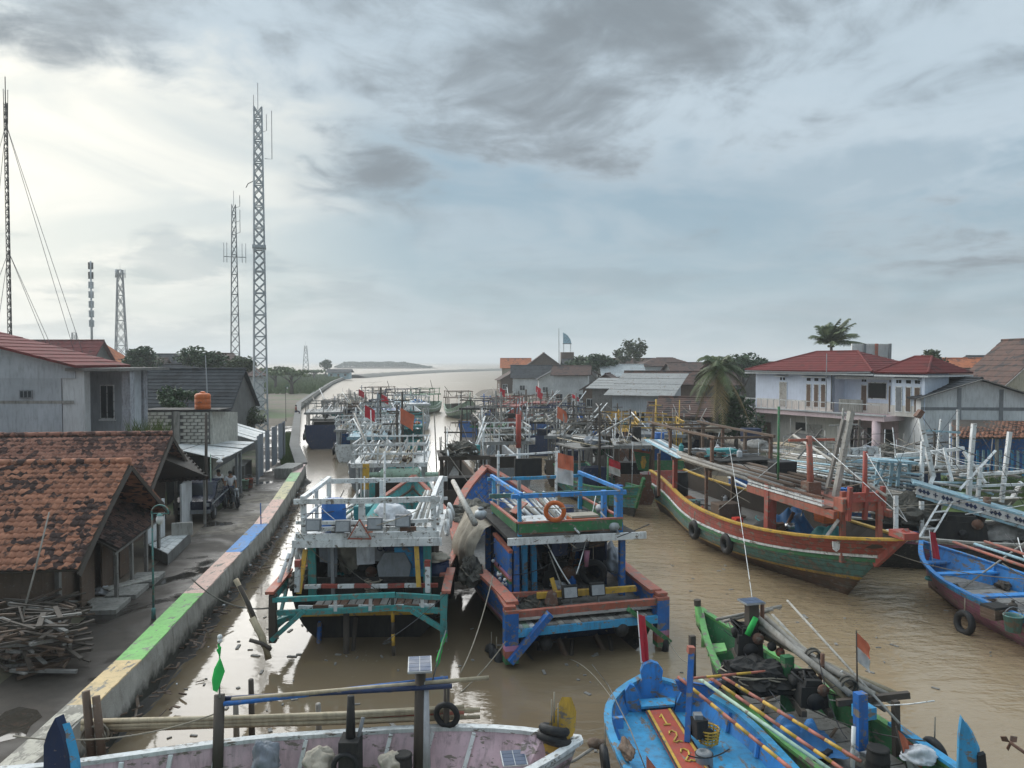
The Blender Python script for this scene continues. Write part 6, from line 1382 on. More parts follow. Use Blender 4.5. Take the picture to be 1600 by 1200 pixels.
# more of the packed rows
for i, (px, d_, rot, cols, fr, rf, sh, lab) in enumerate((
    (548, 60, 9, ('white', 'grey', 'teal', 'dark'), 'white', 'sheetg', 'white post boat', 'white boat with close set posts nearest the quay in the second row'),
    (636, 64, 6, ('teal', 'white', 'grey', 'dark'), 'teal', 'tealtarp', 'teal mid row boat', 'teal boat on the channel side of the quay row'),
    (603, 82, 10, ('grey', 'white', 'lblue', 'dark'), 'white', 'blue', 'grey mid row boat', 'grey boat with blue band deep in the quay row'),
    (556, 90, 12, ('brown', 'grey', 'brown', 'dark'), 'greywood', 'brown', 'brown mid row boat', 'brown boat with grey frame deep in the quay row'),
    (632, 100, 10, ('lblue', 'white', 'lblue', 'dark'), 'white', 'lblue', 'light blue row end boat', 'light blue boat at the channel end of the quay row'),
    (520, 84, 12, ('navy', 'white', 'navy', 'dark'), 'greywood', 'grey', 'navy quay boat', 'navy boat squeezed between the quay and the row'),
    (758, 62, -6, ('grey', 'brown', 'dark', 'dark'), 'greywood', 'green', 'grey mid channel boat', 'grey boat with brown band in the middle cluster'),
    (800, 99, -10, ('mauve', 'white', 'red', 'dark'), 'brown', 'red', 'mauve far boat', 'mauve boat at the back of the middle cluster'),
    (842, 88, -12, ('blue', 'white', 'navy', 'dark'), 'greywood', 'navy', 'blue back boat', 'blue boat at the back of the middle cluster'),
    (905, 67, -10, ('darkwood', 'white', 'dark', 'dark'), 'greywood', 'darkwood', 'dark wood boat', 'dark wooden boat with white band right of the middle cluster'),
    (925, 53, -14, ('greywood', 'brown', 'dark', 'dark'), 'darkwood', 'darkwood', 'bare timber boat', 'bare timber boat moored against the green bow boat'),
    (1075, 55, -10, ('brown', 'yellow', 'dark', 'dark'), 'brown', 'brown', 'brown bank boat', 'brown boat with yellow line below the bank'))):
    far_ = d_ > 80
    fb(lab, ((px - 800) / F * d_, d_, 0), rot, 9.5, 3.0, cols, sh, cols[1], fr, rf, seed=140 + i, masts=2, gear=0 if far_ else 3, poles=9, detail=.45 if far_ else .8, zs=1.4, zb=2.1, zm=1.0, panels=('blue', 'teal', 'green', 'navy')[i % 4], flagk=['flagred'] if i in (3, 8) else None)
# lines
rope(A(792, 1000, 19.5), A(690, 1105, 17.5), .15, 'mooring line from the blue boat stern down to the left', .016)
rope(A(770, 900, 20.5), A(720, 1050, 17.8), .25, 'slack mooring line beside the blue boat hull', .016)
rope(A(700, 925, 20.2), A(600, 1003, 18.5), .08, 'thin line from the teal boat corner to the lamp bulb', .009, P['wire'])
rope(A(890, 1030, 20), A(980, 1130, 15.2), -.25, 'bowed pale line from the propeller shaft to the bright blue boat', .012)
rope(A(1045, 1000, 20.6), A(1085, 1035, 17.2), .2, 'short mooring line from the blue boat post to the green boat', .012)
rope(A(350, 1110, 13.3), A(20, 1150, 12.6), .25, 'pale rope sagging from the pink boat towards the quay', .014)
rope(A(1370, 855, 25), A(1620, 905, 22), .25, 'mooring line from the green and red bow to the right', .014)
rope(A(1140, 700, 31), A(1176, 940, 16.5), -.1, 'white line running down to the panel mast of the green boat', .009, P['white'])
rope(A(420, 950, 19.2), A(300, 905, 22.4), .3, 'old mooring rope from the teal boat corner to the quay', .02, P['net'])
rope(A(690, 690, 39), A(860, 775, 33), .2, 'rigging line from the dark net boat towards the blue boat', .016, P['net'])
rope(A(690, 695, 39), A(770, 800, 28), .1, 'second rigging line from the dark net boat downwards', .016, P['net'])
# ------------------------------------------------------------------ buildings
def slope(T, name, a, b, c, d, m, rows=8, th=.10, step=.03):
    """roof slope: eave a-b, ridge d-c, laid in overlapping courses"""
    a, b, c, d = V(a), V(b), V(c), V(d); nrm = (b - a).cross(d - a).normalized()
    if nrm.z < 0: nrm = -nrm
    rings = []
    for i in range(rows):
        for t, h in ((i / rows, step), ((i + 1) / rows - .0005, 0.0)):
            l, r_ = a.lerp(d, t), b.lerp(c, t)
            rings.append([l + nrm * h, r_ + nrm * h, r_ - nrm * th, l - nrm * th])
    return MB().loft(rings, True, True).build(name, m, T)
def window(T, c, w, h, nx, frame, ny=(0, -1), panes=2, glass=None, name='window', sill=True):
    """window in a wall at c (local); nx = unit vector along the wall, ny = outward"""
    c = V(c); u = V((nx[0], nx[1], 0)).normalized(); n = V((ny[0], ny[1], 0)).normalized(); z = V((0, 0, 1))
    f = MB().prism([c - u * w / 2 - z * h / 2, c + u * w / 2 - z * h / 2, c + u * w / 2 + z * h / 2, c - u * w / 2 + z * h / 2], n * .04).build(name, frame, T)
    for i in range(panes):
        x0 = -w / 2 + .05 + i * (w - .05) / panes; x1 = x0 + (w - .05) / panes - .05
        MB().prism([c + n * .042 + u * x0 - z * (h / 2 - .06), c + n * .042 + u * x1 - z * (h / 2 - .06), c + n * .042 + u * x1 + z * (h / 2 - .06), c + n * .042 + u * x0 + z * (h / 2 - .06)], n * .006).build('pane', glass or P['glass'], f)
    if sill: MB().prism([c - u * (w / 2 + .06) - z * (h / 2 + .08), c + u * (w / 2 + .06) - z * (h / 2 + .08), c + u * (w / 2 + .06) - z * (h / 2 + .003), c - u * (w / 2 + .06) - z * (h / 2 + .003)], n * .10).build('sill', frame, f)
    return f
def house(label, x, y, w, dp, ze, zr, rot, wm, rm, style='x', z0=1.06, wins=2, ov=.5, rows=9, name='house', doorm='brown', cat='house', group='houses on the right bank'):
    T = thing(name, label, cat, (x, y, z0), R(rot), group); ze -= z0; zr -= z0
    wm, rm = P[wm], P[rm]; hw, hd = w / 2, dp / 2
    if style == 'y':
        poly = [(-hw, -hd, -.3), (hw, -hd, -.3), (hw, -hd, ze), (0, -hd, zr - .12), (-hw, -hd, ze)]
    elif style == 'x': poly = None
    if style == 'y': MB().prism(poly, (0, dp, 0)).build('wall', wm, T)
    elif style == 'x': MB().prism([(-hw, -hd, -.3), (-hw, hd, -.3), (-hw, hd, ze), (-hw, 0, zr - .12), (-hw, -hd, ze)], (w, 0, 0)).build('wall', wm, T)
    elif style == 'shed': MB().prism([(-hw, -hd, -.3), (-hw, hd, -.3), (-hw, hd, zr - .1), (-hw, -hd, ze - .1)], (w, 0, 0)).build('wall', wm, T)
    else: MB().box((0, 0, ze / 2 - .15), (w, dp, ze + .3)).build('wall', wm, T)
    k = (zr - ze) / (hd if style == 'x' else hw if style == 'y' else dp)
    if style == 'x':
        e = ze - k * ov
        slope(T, 'roof_slope', (-hw - ov, -hd - ov, e), (hw + ov, -hd - ov, e), (hw + ov, 0, zr), (-hw - ov, 0, zr), rm, rows)
        slope(T, 'roof_slope', (hw + ov, hd + ov, e), (-hw - ov, hd + ov, e), (-hw - ov, .003, zr), (hw + ov, .003, zr), rm, rows)
        MB().tube([(-hw - ov, 0, zr + .02), (hw + ov, 0, zr + .02)], .11, 8).build('ridge_cap', rm, T)
    elif style == 'y':
        e = ze - k * ov
        slope(T, 'roof_slope', (-hw - ov, hd + ov, e), (-hw - ov, -hd - ov, e), (0, -hd - ov, zr), (0, hd + ov, zr), rm, rows)
        slope(T, 'roof_slope', (hw + ov, -hd - ov, e), (hw + ov, hd + ov, e), (.003, hd + ov, zr), (.003, -hd - ov, zr), rm, rows)
        for sd in (-1, 1): bar(T, 'bargeboard', (sd * (hw + ov), -hd - ov - .03, e - .05), (sd * .02, -hd - ov - .03, zr - .05), P['greywood'], .05, .2, (0, 1, 0))
        MB().tube([(0, -hd - ov, zr + .02), (0, hd + ov, zr + .02)], .11, 8).build('ridge_cap', rm, T)
    elif style == 'hip':
        q = max(.3, hw - hd); r0, r1 = (-q, 0, zr), (q, 0, zr); e = ze; a, b, c, d = (-hw - ov, -hd - ov, e), (hw + ov, -hd - ov, e), (hw + ov, hd + ov, e), (-hw - ov, hd + ov, e)
        slope(T, 'roof_slope', a, b, r1, r0, rm, rows); slope(T, 'roof_slope', b, c, r1, r1, rm, rows); slope(T, 'roof_slope', c, d, r0, r1, rm, rows); slope(T, 'roof_slope', d, a, r0, r0, rm, rows)
        MB().tube([r0, r1], .1, 8).build('ridge_cap', rm, T)
    elif style == 'shed':
        k = (zr - ze) / dp; slope(T, 'roof_slope', (-hw - ov, -hd - ov, ze - k * ov), (hw + ov, -hd - ov, ze - k * ov), (hw + ov, hd + ov, zr + k * ov), (-hw - ov, hd + ov, zr + k * ov), rm, 4, .05)
    if wins:
        for i in range(wins):
            xx = -hw + w * (i + .5) / wins
            if i == wins // 2 and wins > 1: box(T, 'door', (xx, -hd - .02, 1.0), (.85, .06, 2.0), P[doorm])
            else: window(T, (xx, -hd, 1.5), min(1.1, w / wins * .6), 1.1, (1, 0), P['white'])
        window(T, (-hw, 0, 1.5), 1.0, 1.1, (0, 1), P['white'], (-1, 0))
    return T

# --- clay tile houses by the road
def tile_mesh(w, l, m):
    mb = MB(); n = 6; prof = [(i / n * w * 1.06 - w * .03, .022 * math.sin(i / n * 2 * math.pi) + .012) for i in range(n + 1)]
    rows = [[(x, 0, z + .03 - .022) for x, z in prof], [(x, 0, z + .03) for x, z in prof], [(x, l * 1.12, z) for x, z in prof]]
    return mb.grid(rows)
def tiled_slope(T, a, b, c, d, m, w=.19, l=.24, nobj=0, near=None):
    """eave a-b (left to right), ridge d-c: rows of pantiles, the nearest nobj as objects"""
    a, b, c, d = [V(q) for q in (a, b, c, d)]; nrm = (b - a).cross(d - a).normalized()
    u = (b - a).normalized(); v = nrm.cross(u).normalized(); hgt = (d - a).dot(v); nr = int(hgt / l)
    proto = tile_mesh(w, l, m); me = proto.mesh('tile', m, True) if nobj else None; spots = []
    for j in range(nr):
        t = j * l / hgt; p0, p1 = a.lerp(d, t), b.lerp(c, t); n = int((p1 - p0).length / w)
        for i in range(n):
            o = p1 - u * ((i + 1) * w) + u * (w * .5 * (j % 2)) * .0
            spots.append(o)
    if near is not None: spots.sort(key=lambda o: (wor_(T, o) - near).length)
    rest = MB(); q = random.Random(3)
    for i, o in enumerate(spots):
        jz, js = q.uniform(-.006, .012), q.uniform(-.012, .012)
        M = Matrix((u, v, nrm)).transposed().to_4x4(); M.translation = o + nrm * jz + u * js; M = M @ Matrix.Rotation(q.uniform(-.03, .03), 4, 'Z') @ Matrix.Rotation(q.uniform(-.02, .03), 4, 'X')
        if i < nobj:
            ob = bpy.data.objects.new('roof_tile', me); COL.objects.link(ob); ob.parent = T; ob.matrix_local = M
        else: rest.add([M @ V(x) for x in proto.v], proto.f)
    if rest.v: stuff(rest.build('roof_tiling', m, T, True))
    MB().prism([a - nrm * .02, b - nrm * .02, c - nrm * .02, d - nrm * .02], nrm * -.06).build('roof_boarding', P['darkwood'], T)
def tiled_house(label, E, Rr, length, tm, nobj, short):
    T = thing('village_house', label, 'house', (E.x, E.y, RZ), 0); q = lambda p: loc_(T, p)
    u = V((-1, -.13, 0)).normalized(); s = E - Rr; sh = V((s.x, s.y, 0))
    B = Rr - sh + V((0, 0, s.z))
    a, b, c, d = E + u * length, E, Rr, Rr + u * length
    tiled_slope(T, q(a), q(b), q(c), q(d), P[tm], nobj=nobj, near=CAM)
    a2, b2 = B, B + u * length
    slope(T, 'roof_slope', q(a2), q(b2), q(d) , q(c), P[tm], 14)
    n = int(length / .42)
    for i in range(n):
        p0 = Rr + u * (length * i / n - .02) + V((0, 0, .03)); p1 = Rr + u * (length * (i + 1) / n + .02) + V((0, 0, .03 + rng.uniform(-.01, .02)))
        MB().tube([q(p0), q(p1)], [.12, .10], 8).build('ridge_tile', P[tm], T, True)
    for P0, P1 in ((E, Rr), (B, Rr)): bar(T, 'bargeboard', q(P0 - u * .03 - V((0, 0, .16))), q(P1 - u * .03 - V((0, 0, .16))), P['darkwood'], .05, .13, (0, 1, .2))
    # walls, set in under the roof
    ins = 1.15; W0 = E.lerp(Rr, .16) + u * ins; W1 = B.lerp(Rr, .16) + u * ins
    z = lambda p, h: V((p.x, p.y, h))
    g = [z(W0, .6), z(W1, .6), z(W1, W1.z - .15), Rr + u * ins - V((0, 0, .2)), z(W0, W0.z - .15)]
    MB().prism([q(p) for p in g], u * (length - ins)).build('wall', P['brown'], T)
    return T, q, u, E, Rr, B
E1 = V((-11.3, 19.5, 2.6)); R1 = A(203, 722, 23.5)
T, q, u, E, Rr, B = tiled_house('low house with patchy orange clay tile roof beside the wood pile', E1, R1, 9.5, 'tileA', 300, 'front')
# lean-to over the gable wall
up0, up1 = V((-13.0, 22.2, 3.15)), V((-13.8, 27.4, 3.15)); lo0, lo1 = G(183, 860, 2.35), G(258, 803, 2.35)
tiled_slope(T, q(lo0), q(lo1), q(up1), q(up0), P['tileD'], .2, .24, 0)
for k in range(4):
    p = lo0.lerp(lo1, .06 + .29 * k) + u * .15; bar(T, 'porch_post', q((p.x, p.y, .6)), q((p.x, p.y, 2.4)), P['greywood'], .1)
bar(T, 'porch_beam', q(lo0 + V((-.15, .1, -.12))), q(lo1 + V((-.15, 0, -.12))), P['greywood'], .08, .12)
for px, py, nm in ((93, 975, 'greywood'),): p = G(px, py, RZ); bar(T, 'porch_post', q(p), q((p.x, p.y, 3.05)), P[nm], .12)
for k, (Y, w, c) in enumerate(((22.4, .9, 'brown'), (23.9, .8, 'brown'), (25.4, .8, 'brown'))):
    X = -12.42 - (Y - 20.2) * .15; box(T, 'door' if k else 'wall_panel', (X + 11.3 + .05, Y - 19.5, 1.0), (.05, w, 1.95), P[c], .13)
for k in range(3): box(T, 'step', (-11.9 - .12 * k + 11.3, 22.0 + 1.4 * k - 19.5, .05), (.9, 1.2, .16), P['conc'], .14)
MB().prism([q(G(126, 938, .78)), q(G(164, 936, .78)), q(G(158, 946, .78)), q(G(140, 946, .78))], (0, 0, .06)).build('doorstep', P['conc'], T)
E2 = V((-13.55, 27.6, 2.75)); R2 = A(268, 678, 31.5)
T, q, u, E, Rr, B = tiled_house('second clay tile house with a gable towards the road, behind the front one', E2, R2, 13, 'tileB', 260, 'second')
u0, u1 = A(262, 722, 31.2), A(300, 713, 35.2); l0, l1 = G(245, 752, 2.75), G(326, 748, 2.75)
tiled_slope(T, q(l0), q(l1), q(u1 + V((-.5, 0, .3))), q(u0 + V((-.5, 0, .2))), P['tileD'], .2, .24, 0)
for p in (l0, l0.lerp(l1, .45), l1): bar(T, 'porch_post', q((p.x - .2, p.y, .6)), q((p.x - .2, p.y, 2.75)), P['greywood'], .1)
box(T, 'wall_panel', q((-14.4, 33.2, 1.7)), (.08, 1.6, 2.0), P['whitew'], .15)

# --- grey two storey house
T = thing('grey_house', 'grey plastered two storey house with red sheet roof above the tiled roofs', 'house', (-21, 36, RZ)); q = lambda p: loc_(T, p)
box(T, 'wall', q((-27.0, 38.2, 4.25)), (11.0, 4.4, 7.1), P['plaster'])
a, b = V((-20.5, 35.5, 7.80)), V((-20.5, 40.6, 7.80)); c, d = V((-32, 40.6, 10.75)), V((-32, 35.5, 10.75))
slope(T, 'roof_slope', q(a), q(b), q(c), q(d), P['tileR'], 16)
MB().prism([q((-20.82, 35.99, 7.2)), q((-32.5, 35.99, 7.2)), q((-32.5, 35.99, 10.7)), q((-20.82, 35.99, 7.72))], (0, .3, 0)).build('gable_wall', P['plaster'], T)
box(T, 'rough_pier', q((-20.95, 36.3, 4.2)), (1.05, .5, 6.9), P['whitew'])
box(T, 'porch_roof', q((-19.9, 38.4, 7.62)), (2.6, 5.2, .14), P['concd'])
box(T, 'porch_back_wall', q((-20.4, 39.2, 4.2)), (2.1, 1.6, 6.75), P['plaster'])
for px, Y in ((200, 37.2), (221, 39.6)): p = A(px, 600, Y); box(T, 'porch_column', q((p.x, p.y, 4.2)), (.42, .42, 6.75), mat('speckled_plaster', (.36, .37, .40), .85, .7, 7, 0))
p = A(168, 628, 38.4); window(T, q((p.x, 38.4, p.z)), .72, 1.75, (1, 0), P['white'], (0, -1), 2)
p = A(41, 616, 36); w_ = window(T, q((p.x, 35.99, p.z)), .62, .42, (1, 0), P['grey'], (0, -1), 3, None, 'vent_window', False)
p = A(25, 660, 36); MB().prism([q((-27, 35.985, 6.0)), q((-20.9, 35.985, 6.0)), q((-20.9, 35.985, 6.14)), q((-27, 35.985, 6.14))], (0, .01, 0)).build('plaster_band', P['conc'], T)

# --- white block wall with water tank
T = thing('block_wall', 'unplastered white block wall with a dark slab behind the tiled houses', 'wall', (-19, 42, RZ)); q = lambda p: loc_(T, p)
x0, x1 = A(222, 650, 42).x, A(327, 650, 42).x
zt = A(270, 643, 42).z; box(T, 'wall_core', q(((x0 + x1) / 2, 42.14, (zt + RZ) / 2)), (x1 - x0 - .02, .16, zt - RZ), P['concd'])
bm = mat('white_block', (.50, .48, .42), .85, .5, 4, 0, bmp=.4); me = MB().box((0, 0, 0), (.37, .1, .15)).mesh('block', bm)
rest = MB(); k = 0
for j in range(int((zt - 2.6) / .19)):
    for i in range(int((x1 - x0) / .41)):
        p = V((x0 + .22 + i * .41 + (.2 if j % 2 else 0), 42.03 + rng.uniform(-.012, .012), zt - .12 - j * .19))
        if p.x > x1 - .15 or abs(p.x - (x0 + .52 * (x1 - x0))) < .3: continue
        if k < 150: o = bpy.data.objects.new('block', me); COL.objects.link(o); o.parent = T; o.location = q(p); k += 1
        else: rest.add([V(v) + q(p) for v in MB().box((0, 0, 0), (.37, .1, .15)).v], MB().box((0, 0, 0), (.37, .1, .15)).f)
if rest.v: stuff(rest.build('lower_blocks', bm, T))
box(T, 'pillar', q((x0 + .52 * (x1 - x0), 42.0, (zt + RZ) / 2)), (.3, .2, zt - RZ), P['conc'])
box(T, 'slab', q(((x0 + x1) / 2 + .2, 43.0, zt + .05)), (x1 - x0 + .6, 2.0, .09), P['dark'])
MB().prism([q((x1, 42.1, zt)), q((x1, 46, zt - .3)), q((x1, 46, RZ)), q((x1, 42.1, RZ))], (.12, 0, 0)).build('side_wall', bm, T)
t = thing('water_tank', 'orange plastic water tank standing on the block wall slab', 'tank', A(317, 640, 42.6) + V((0, 0, .02)))
MB().lathe((0, 0, 0), [(.40, 0), (.43, .05), (.43, .25), (.41, .28), (.43, .31), (.43, .55), (.41, .58), (.43, .61), (.43, .8), (.36, .88), (.15, .93)], 18).build('tank_body', P['orange'], t, True)
MB().lathe((0, 0, .93), [(.14, 0), (.14, .06), (.05, .08)], 12).build('tank_lid', P['orange'], t)
MB().tube([(-.1, -.44, .38), (.02, -.445, .46), (.12, -.44, .38)], .02, 5).build('printed_mark', P['rust'], t)

# --- roadside sheds with pale sheet roofs
def shed(label, roof, posts, zb, back=True):
    o = V((sum(p.x for p in roof) / 4, sum(p.y for p in roof) / 4, RZ)); T = thing('roadside_shed', label, 'shed', o); q = lambda p: loc_(T, p)
    a, b, c, d = roof; n = 5
    for i in range(n):
        t0, t1 = i / n, (i + 1) / n - .01; jz = V((0, 0, rng.uniform(-.03, .05)))
        MB().prism([q(a.lerp(b, t0) + jz), q(a.lerp(b, t1) + jz), q(d.lerp(c, t1) + jz), q(d.lerp(c, t0) + jz)], (0, 0, .03)).build('roof_sheet', P['sheet'], T)
    for p in posts: bar(T, 'post', q((p.x, p.y, RZ)), q((p.x, p.y, zb)), P['grey'], .12)
    if back:
        MB().prism([q((d.x, d.y, RZ)), q((c.x, c.y, RZ)), q((c.x, c.y, c.z - .08)), q((d.x, d.y, d.z - .08))], (-.1, 0, 0)).build('back_wall', P['dark'], T)
    return T, q
s1 = [A(345, 719, 36.5), A(398, 692, 44), A(300, 688, 45.5), A(262, 700, 38)]
T, q = shed('open roadside shed with low pale sheet roof and grey posts', s1, [G(370, 776, RZ), G(376, 771, RZ)], 3.2)
MB().prism([q(s1[0] + V((-.5, .3, -.55))), q(s1[1] + V((-.5, 0, -.5))), q(s1[1] + V((-.1, 0, -.05))), q(s1[0] + V((-.1, .3, -.05)))], (.02, 0, 0)).build('awning_cloth', P['greytarp'], T)
s2 = [A(402, 690, 46), A(424, 678, 53), A(360, 659, 54), A(328, 668, 47)]
T, q = shed('higher roadside shed with white sheet roof and grey tarpaulin sides', s2, [G(402, 757, RZ), G(444, 716, RZ)], 3.4)
for k in range(4):
    p0, p1 = G(402 + 11 * k, 752 - 9.5 * k, RZ), G(412 + 11 * k, 743 - 9.5 * k, RZ)
    MB().grid([[q(p0.lerp(p1, j / 6) + V((.08 * math.sin(j * 1.7 + k), 0, h))) for j in range(7)] for h in (.1, 1.0, 2.0, 2.75)]).build('tarpaulin_side', P['greytarp'], T, True)
box(T, 'counter', q(G(395, 748, RZ) + V((-.6, 0, .5))), (.6, 3.2, 1.0), P['concd'], .2)

# --- dark long roof, orange pyramid roof, far roofs on the left
house('long dark grey roofed house behind the block wall', A(298, 600, 60).x, 60, 8.2, 6, 4.6, A(305, 577, 60).z, 0, 'concd', 'tileG', 'x', .7, 0, .3, 12, 'dark_roofed_house', group='houses on the left bank')
for px, Y, w, ze_, zr_, wm, rm, st, lab in ((152, 112, 6.5, 7.9, 11.2, 'cream', 'tileO', 'hip', 'small mosque building with orange pyramid roof'), (105, 100, 9, 7.4, 10.8, 'concd', 'tileR', 'x', 'house with brown red roof next to the orange pyramid'), (268, 140, 13, 6.5, 9.4, 'concd', 'tileG', 'x', 'grey roofed house behind the left trees'), (350, 112, 9.5, 6.2, 9.2, 'whitew', 'tileN', 'y', 'pale gabled house at the foot of the middle tower'), (205, 130, 12, 6, 8.6, 'concd', 'tileN', 'x', 'brown roofed house left of the trees'), (300, 105, 10, 5.2, 7.6, 'concd', 'tileG', 'x', 'dark roofed house between the two trees')):
    house(lab, (px - 800) / F * Y, Y, w, 7 if 'mosque' not in lab else 6.5, ze_, zr_, 0, wm, rm, st, .7, 3, .5, 8, group='houses on the left bank')
hut = house('small pale hut at the tip of the grassy point', A(531, 580, 330).x, 330, 9, 6, 3.6, 4.6, 0, 'lblue', 'tileG', 'x', .7, 3, 1.0, 4, 'hut', group='houses on the left bank')

# --- lattice towers
def tower(label, px, Y, ztop, w0, w1, n, m='steel', legs=4, z0=RZ, twist=.3, th=1.0):
    T = thing('radio_tower', label, 'tower', ((px - 800) / F * Y, Y, z0), twist, 'radio towers'); H = ztop - z0; r0 = max(.03, w0 * .045) * th
    ang = [2 * math.pi * (i + .5) / legs for i in range(legs)]
    pos = lambda a, t: V((lerp(w0, w1, t) * .7 * math.cos(a), lerp(w0, w1, t) * .7 * math.sin(a), H * t))
    for a in ang: MB().tube([pos(a, 0), pos(a, 1)], r0, 5).build('leg', P[m], T)
    for i in range(legs):
        a, b = ang[i], ang[(i + 1) % legs]
        for k in range(n):
            t0, t1 = k / n, (k + 1) / n
            MB().bar(pos(a, t0), pos(b, t1), r0 * 1.1).build('diagonal_brace', P[m], T); MB().bar(pos(b, t0), pos(a, t1), r0 * 1.0).build('diagonal_brace', P[m], T)
            if k % 2 == 0: MB().bar(pos(a, t1), pos(b, t1), r0 * 1.1).build('cross_brace', P[m], T)
    MB().tube([(0, 0, H - .2), (0, 0, H + 2.4)], .04, 5).build('lightning_rod', P[m], T)
    return T, H
T, H = tower('tallest pale lattice tower beside the grey tarpaulin shed', 407, 76, A(407, 168, 76).z, 1.35, .75, 30, th=1.5)
tube(T, 'antenna', [(.6, 0, H - 5), (1.3, 0, H - 5), (1.3, 0, H + .0 - .2)], .035, P['grey'], 5); tube(T, 'antenna', [(.4, 0, H - 2.4), (.8, 0, H - 2.2), (.8, 0, H - .6)], .03, P['grey'], 5); tube(T, 'antenna', [(-.4, 0, H), (-.4, 0, H + 1.2)], .03, P['grey'], 5)
tube(T, 'antenna', [(-.5, 0, H - 7.3), (-1.0, 0, H - 7.6), (-1.2, 0, H - 8.0)], .04, P['dark'], 5)
box(T, 'work_platform', (0, 0, H * .575), (1.3, 1.3, .3), P['steel'])
T, H = tower('slender dark lattice tower left of the tallest one', 368, 132, A(366, 320, 132).z, 1.7, .6, 20, 'grey')
bar(T, 'antenna_arm', (-1.7, 0, H - 9), (1.9, 0, H - 9), P['grey'], .12)
for x in (-1.7, -1.2, 1.3, 1.9): tube(T, 'antenna', [(x, 0, H - 10), (x, 0, H - 9 + 2.4)], .05, P['grey'], 5)
for z in (H - .5, H - 3, H - 5): tube(T, 'antenna', [(.3, 0, z), (1.0, 0, z + .3), (1.0, 0, z + 2.2)], .05, P['dark'], 5)
T, H = tower('squat four legged lattice tower with antenna crown', 190, 255, A(189, 422, 255).z, 4.0, 1.5, 9, 'grey')
for a in range(6): tube(T, 'antenna', [(1.5 * math.cos(a), 1.5 * math.sin(a), H - 2.6), (1.5 * math.cos(a), 1.5 * math.sin(a), H + .2)], .14, P['steel'], 6)
MB().torus((0, 0, H - 1.2), 1.5, .08, (0, 0, 1), 14, 5).build('antenna_ring', P['grey'], T)
T = thing('antenna_mast', 'slim mast with stacked panel antennas above the orange roof', 'mast', A(144, 560, 190) * 1.0, 0); q = lambda p: loc_(T, p)
zb = A(144, 560, 190).z; ztp = A(143, 408, 190).z
MB().tube([(0, 0, -8), (0, 0, ztp - zb)], [.35, .22], 8).build('pole', P['steel'], T, True)
for k in range(7):
    z = (ztp - zb) - 1.2 - k * 2.4
    for a in (0, 2.1, 4.2): MB().box((.45 * math.cos(a), .45 * math.sin(a), z), (.3, .3, 1.7)).build('panel_antenna', P['steel' if k > 1 else 'dark'], T)
tower('tiny far lattice tower left of the orange roof', 117, 330, A(117, 520, 330).z, 3, 1.6, 5, 'grey')
tower('small far lattice tower on the point by the sea', 478, 420, A(478, 540, 420).z, 3.6, 1.2, 6, 'grey')
T, H = tower('tall guyed mast at the far left of the sky', 17, 72, A(16, 160, 72).z, .30, .24, 46, 'dark', 3)
for z, sp in ((H - 2, 7), (H - 14, 5)):
    for sx, sy in ((1, .2), (.72, .9), (-1, .3), (-.7, 1)): MB().tube([(0, 0, z), (sx * sp, sy * sp, 4)], .022, 4).build('guy_wire', P['wire'], T)
for a in range(3): tube(T, 'antenna', [(.15 * math.cos(a * 2), .15 * math.sin(a * 2), H - 2), (.2 * math.cos(a * 2), .2 * math.sin(a * 2), H + 1.2)], .03, P['dark'], 5)

# --- trees and plants
def crown(T, c, r, n, size, m, seed, name='crown', lobes=7):
    q = random.Random(seed); mb = MB(); L = []
    for i in range(lobes):
        d = V((q.uniform(-1, 1), q.uniform(-1, 1), q.uniform(-.6, 1))).normalized(); L.append((V(c) + V((d.x * r[0], d.y * r[1], d.z * r[2])) * q.uniform(.35, .75), q.uniform(.35, .6)))
    for i in range(n):
        o, k = q.choice(L); d = V((q.gauss(0, 1), q.gauss(0, 1), q.gauss(0, 1))).normalized() * (q.random() ** .45)
        p = o + V((d.x * r[0], d.y * r[1], d.z * r[2])) * k
        a = V((q.uniform(-1, 1), q.uniform(-1, 1), q.uniform(-.6, .6))).normalized(); b = a.cross(V((q.uniform(-1, 1), q.uniform(-1, 1), q.uniform(-1, 1)))).normalized(); s = size * q.uniform(.6, 1.3)
        mb.add([p - a * s, p + b * s * .45, p + a * s, p - b * s * .45], [(0, 1, 2, 3)])
    return mb.build(name, m, T)
def tree(label, px, py, Y, h, r, n, size, m='leaf', seed=0, z0=.7, lobes=9, name='tree'):
    x = (px - 800) / F * Y; T = thing(name, label, 'tree', (x, Y, z0)); q = random.Random(seed)
    cz = A(px, py, Y).z - z0
    MB().tube([(0, 0, -.2), (.1, 0, cz * .5), (0, 0, cz)], [r[0] * .09, r[0] * .07, r[0] * .03], 8).build('trunk', P['bark'], T, True)
    for i in range(5):
        a = q.uniform(0, 6.3); MB().tube([(0, 0, cz * q.uniform(.45, .8)), (r[0] * .6 * math.cos(a), r[1] * .6 * math.sin(a), cz + q.uniform(-.3, .5) * r[2])], [r[0] * .04, .02], 6).build('limb', P['bark'], T, True)
    crown(T, (0, 0, cz), r, n, size, P[m], seed, lobes=lobes)
    return T
tree('rounded green tree left of the middle tower', 222, 562, 100, 0, (2.9, 2.4, 2.0), 2600, .24, 'leaf', 1)
tree('broad green tree in front of the middle tower', 312, 562, 92, 0, (3.0, 2.4, 1.9), 2800, .24, 'leaf', 2)
tree('small dark tree at the foot of the tallest tower', 378, 572, 90, 0, (2.0, 1.6, 1.4), 1500, .2, 'leaf2', 3)
tree('bushy grey green shrub in front of the long dark roof', 276, 628, 50, 0, (1.6, 1.2, 1.0), 1800, .14, 'leaf', 4, lobes=6)
tree('weedy bush right of the long dark roof', 385, 655, 62, 0, (1.3, 1.2, 1.0), 1200, .16, 'leaf2', 5)
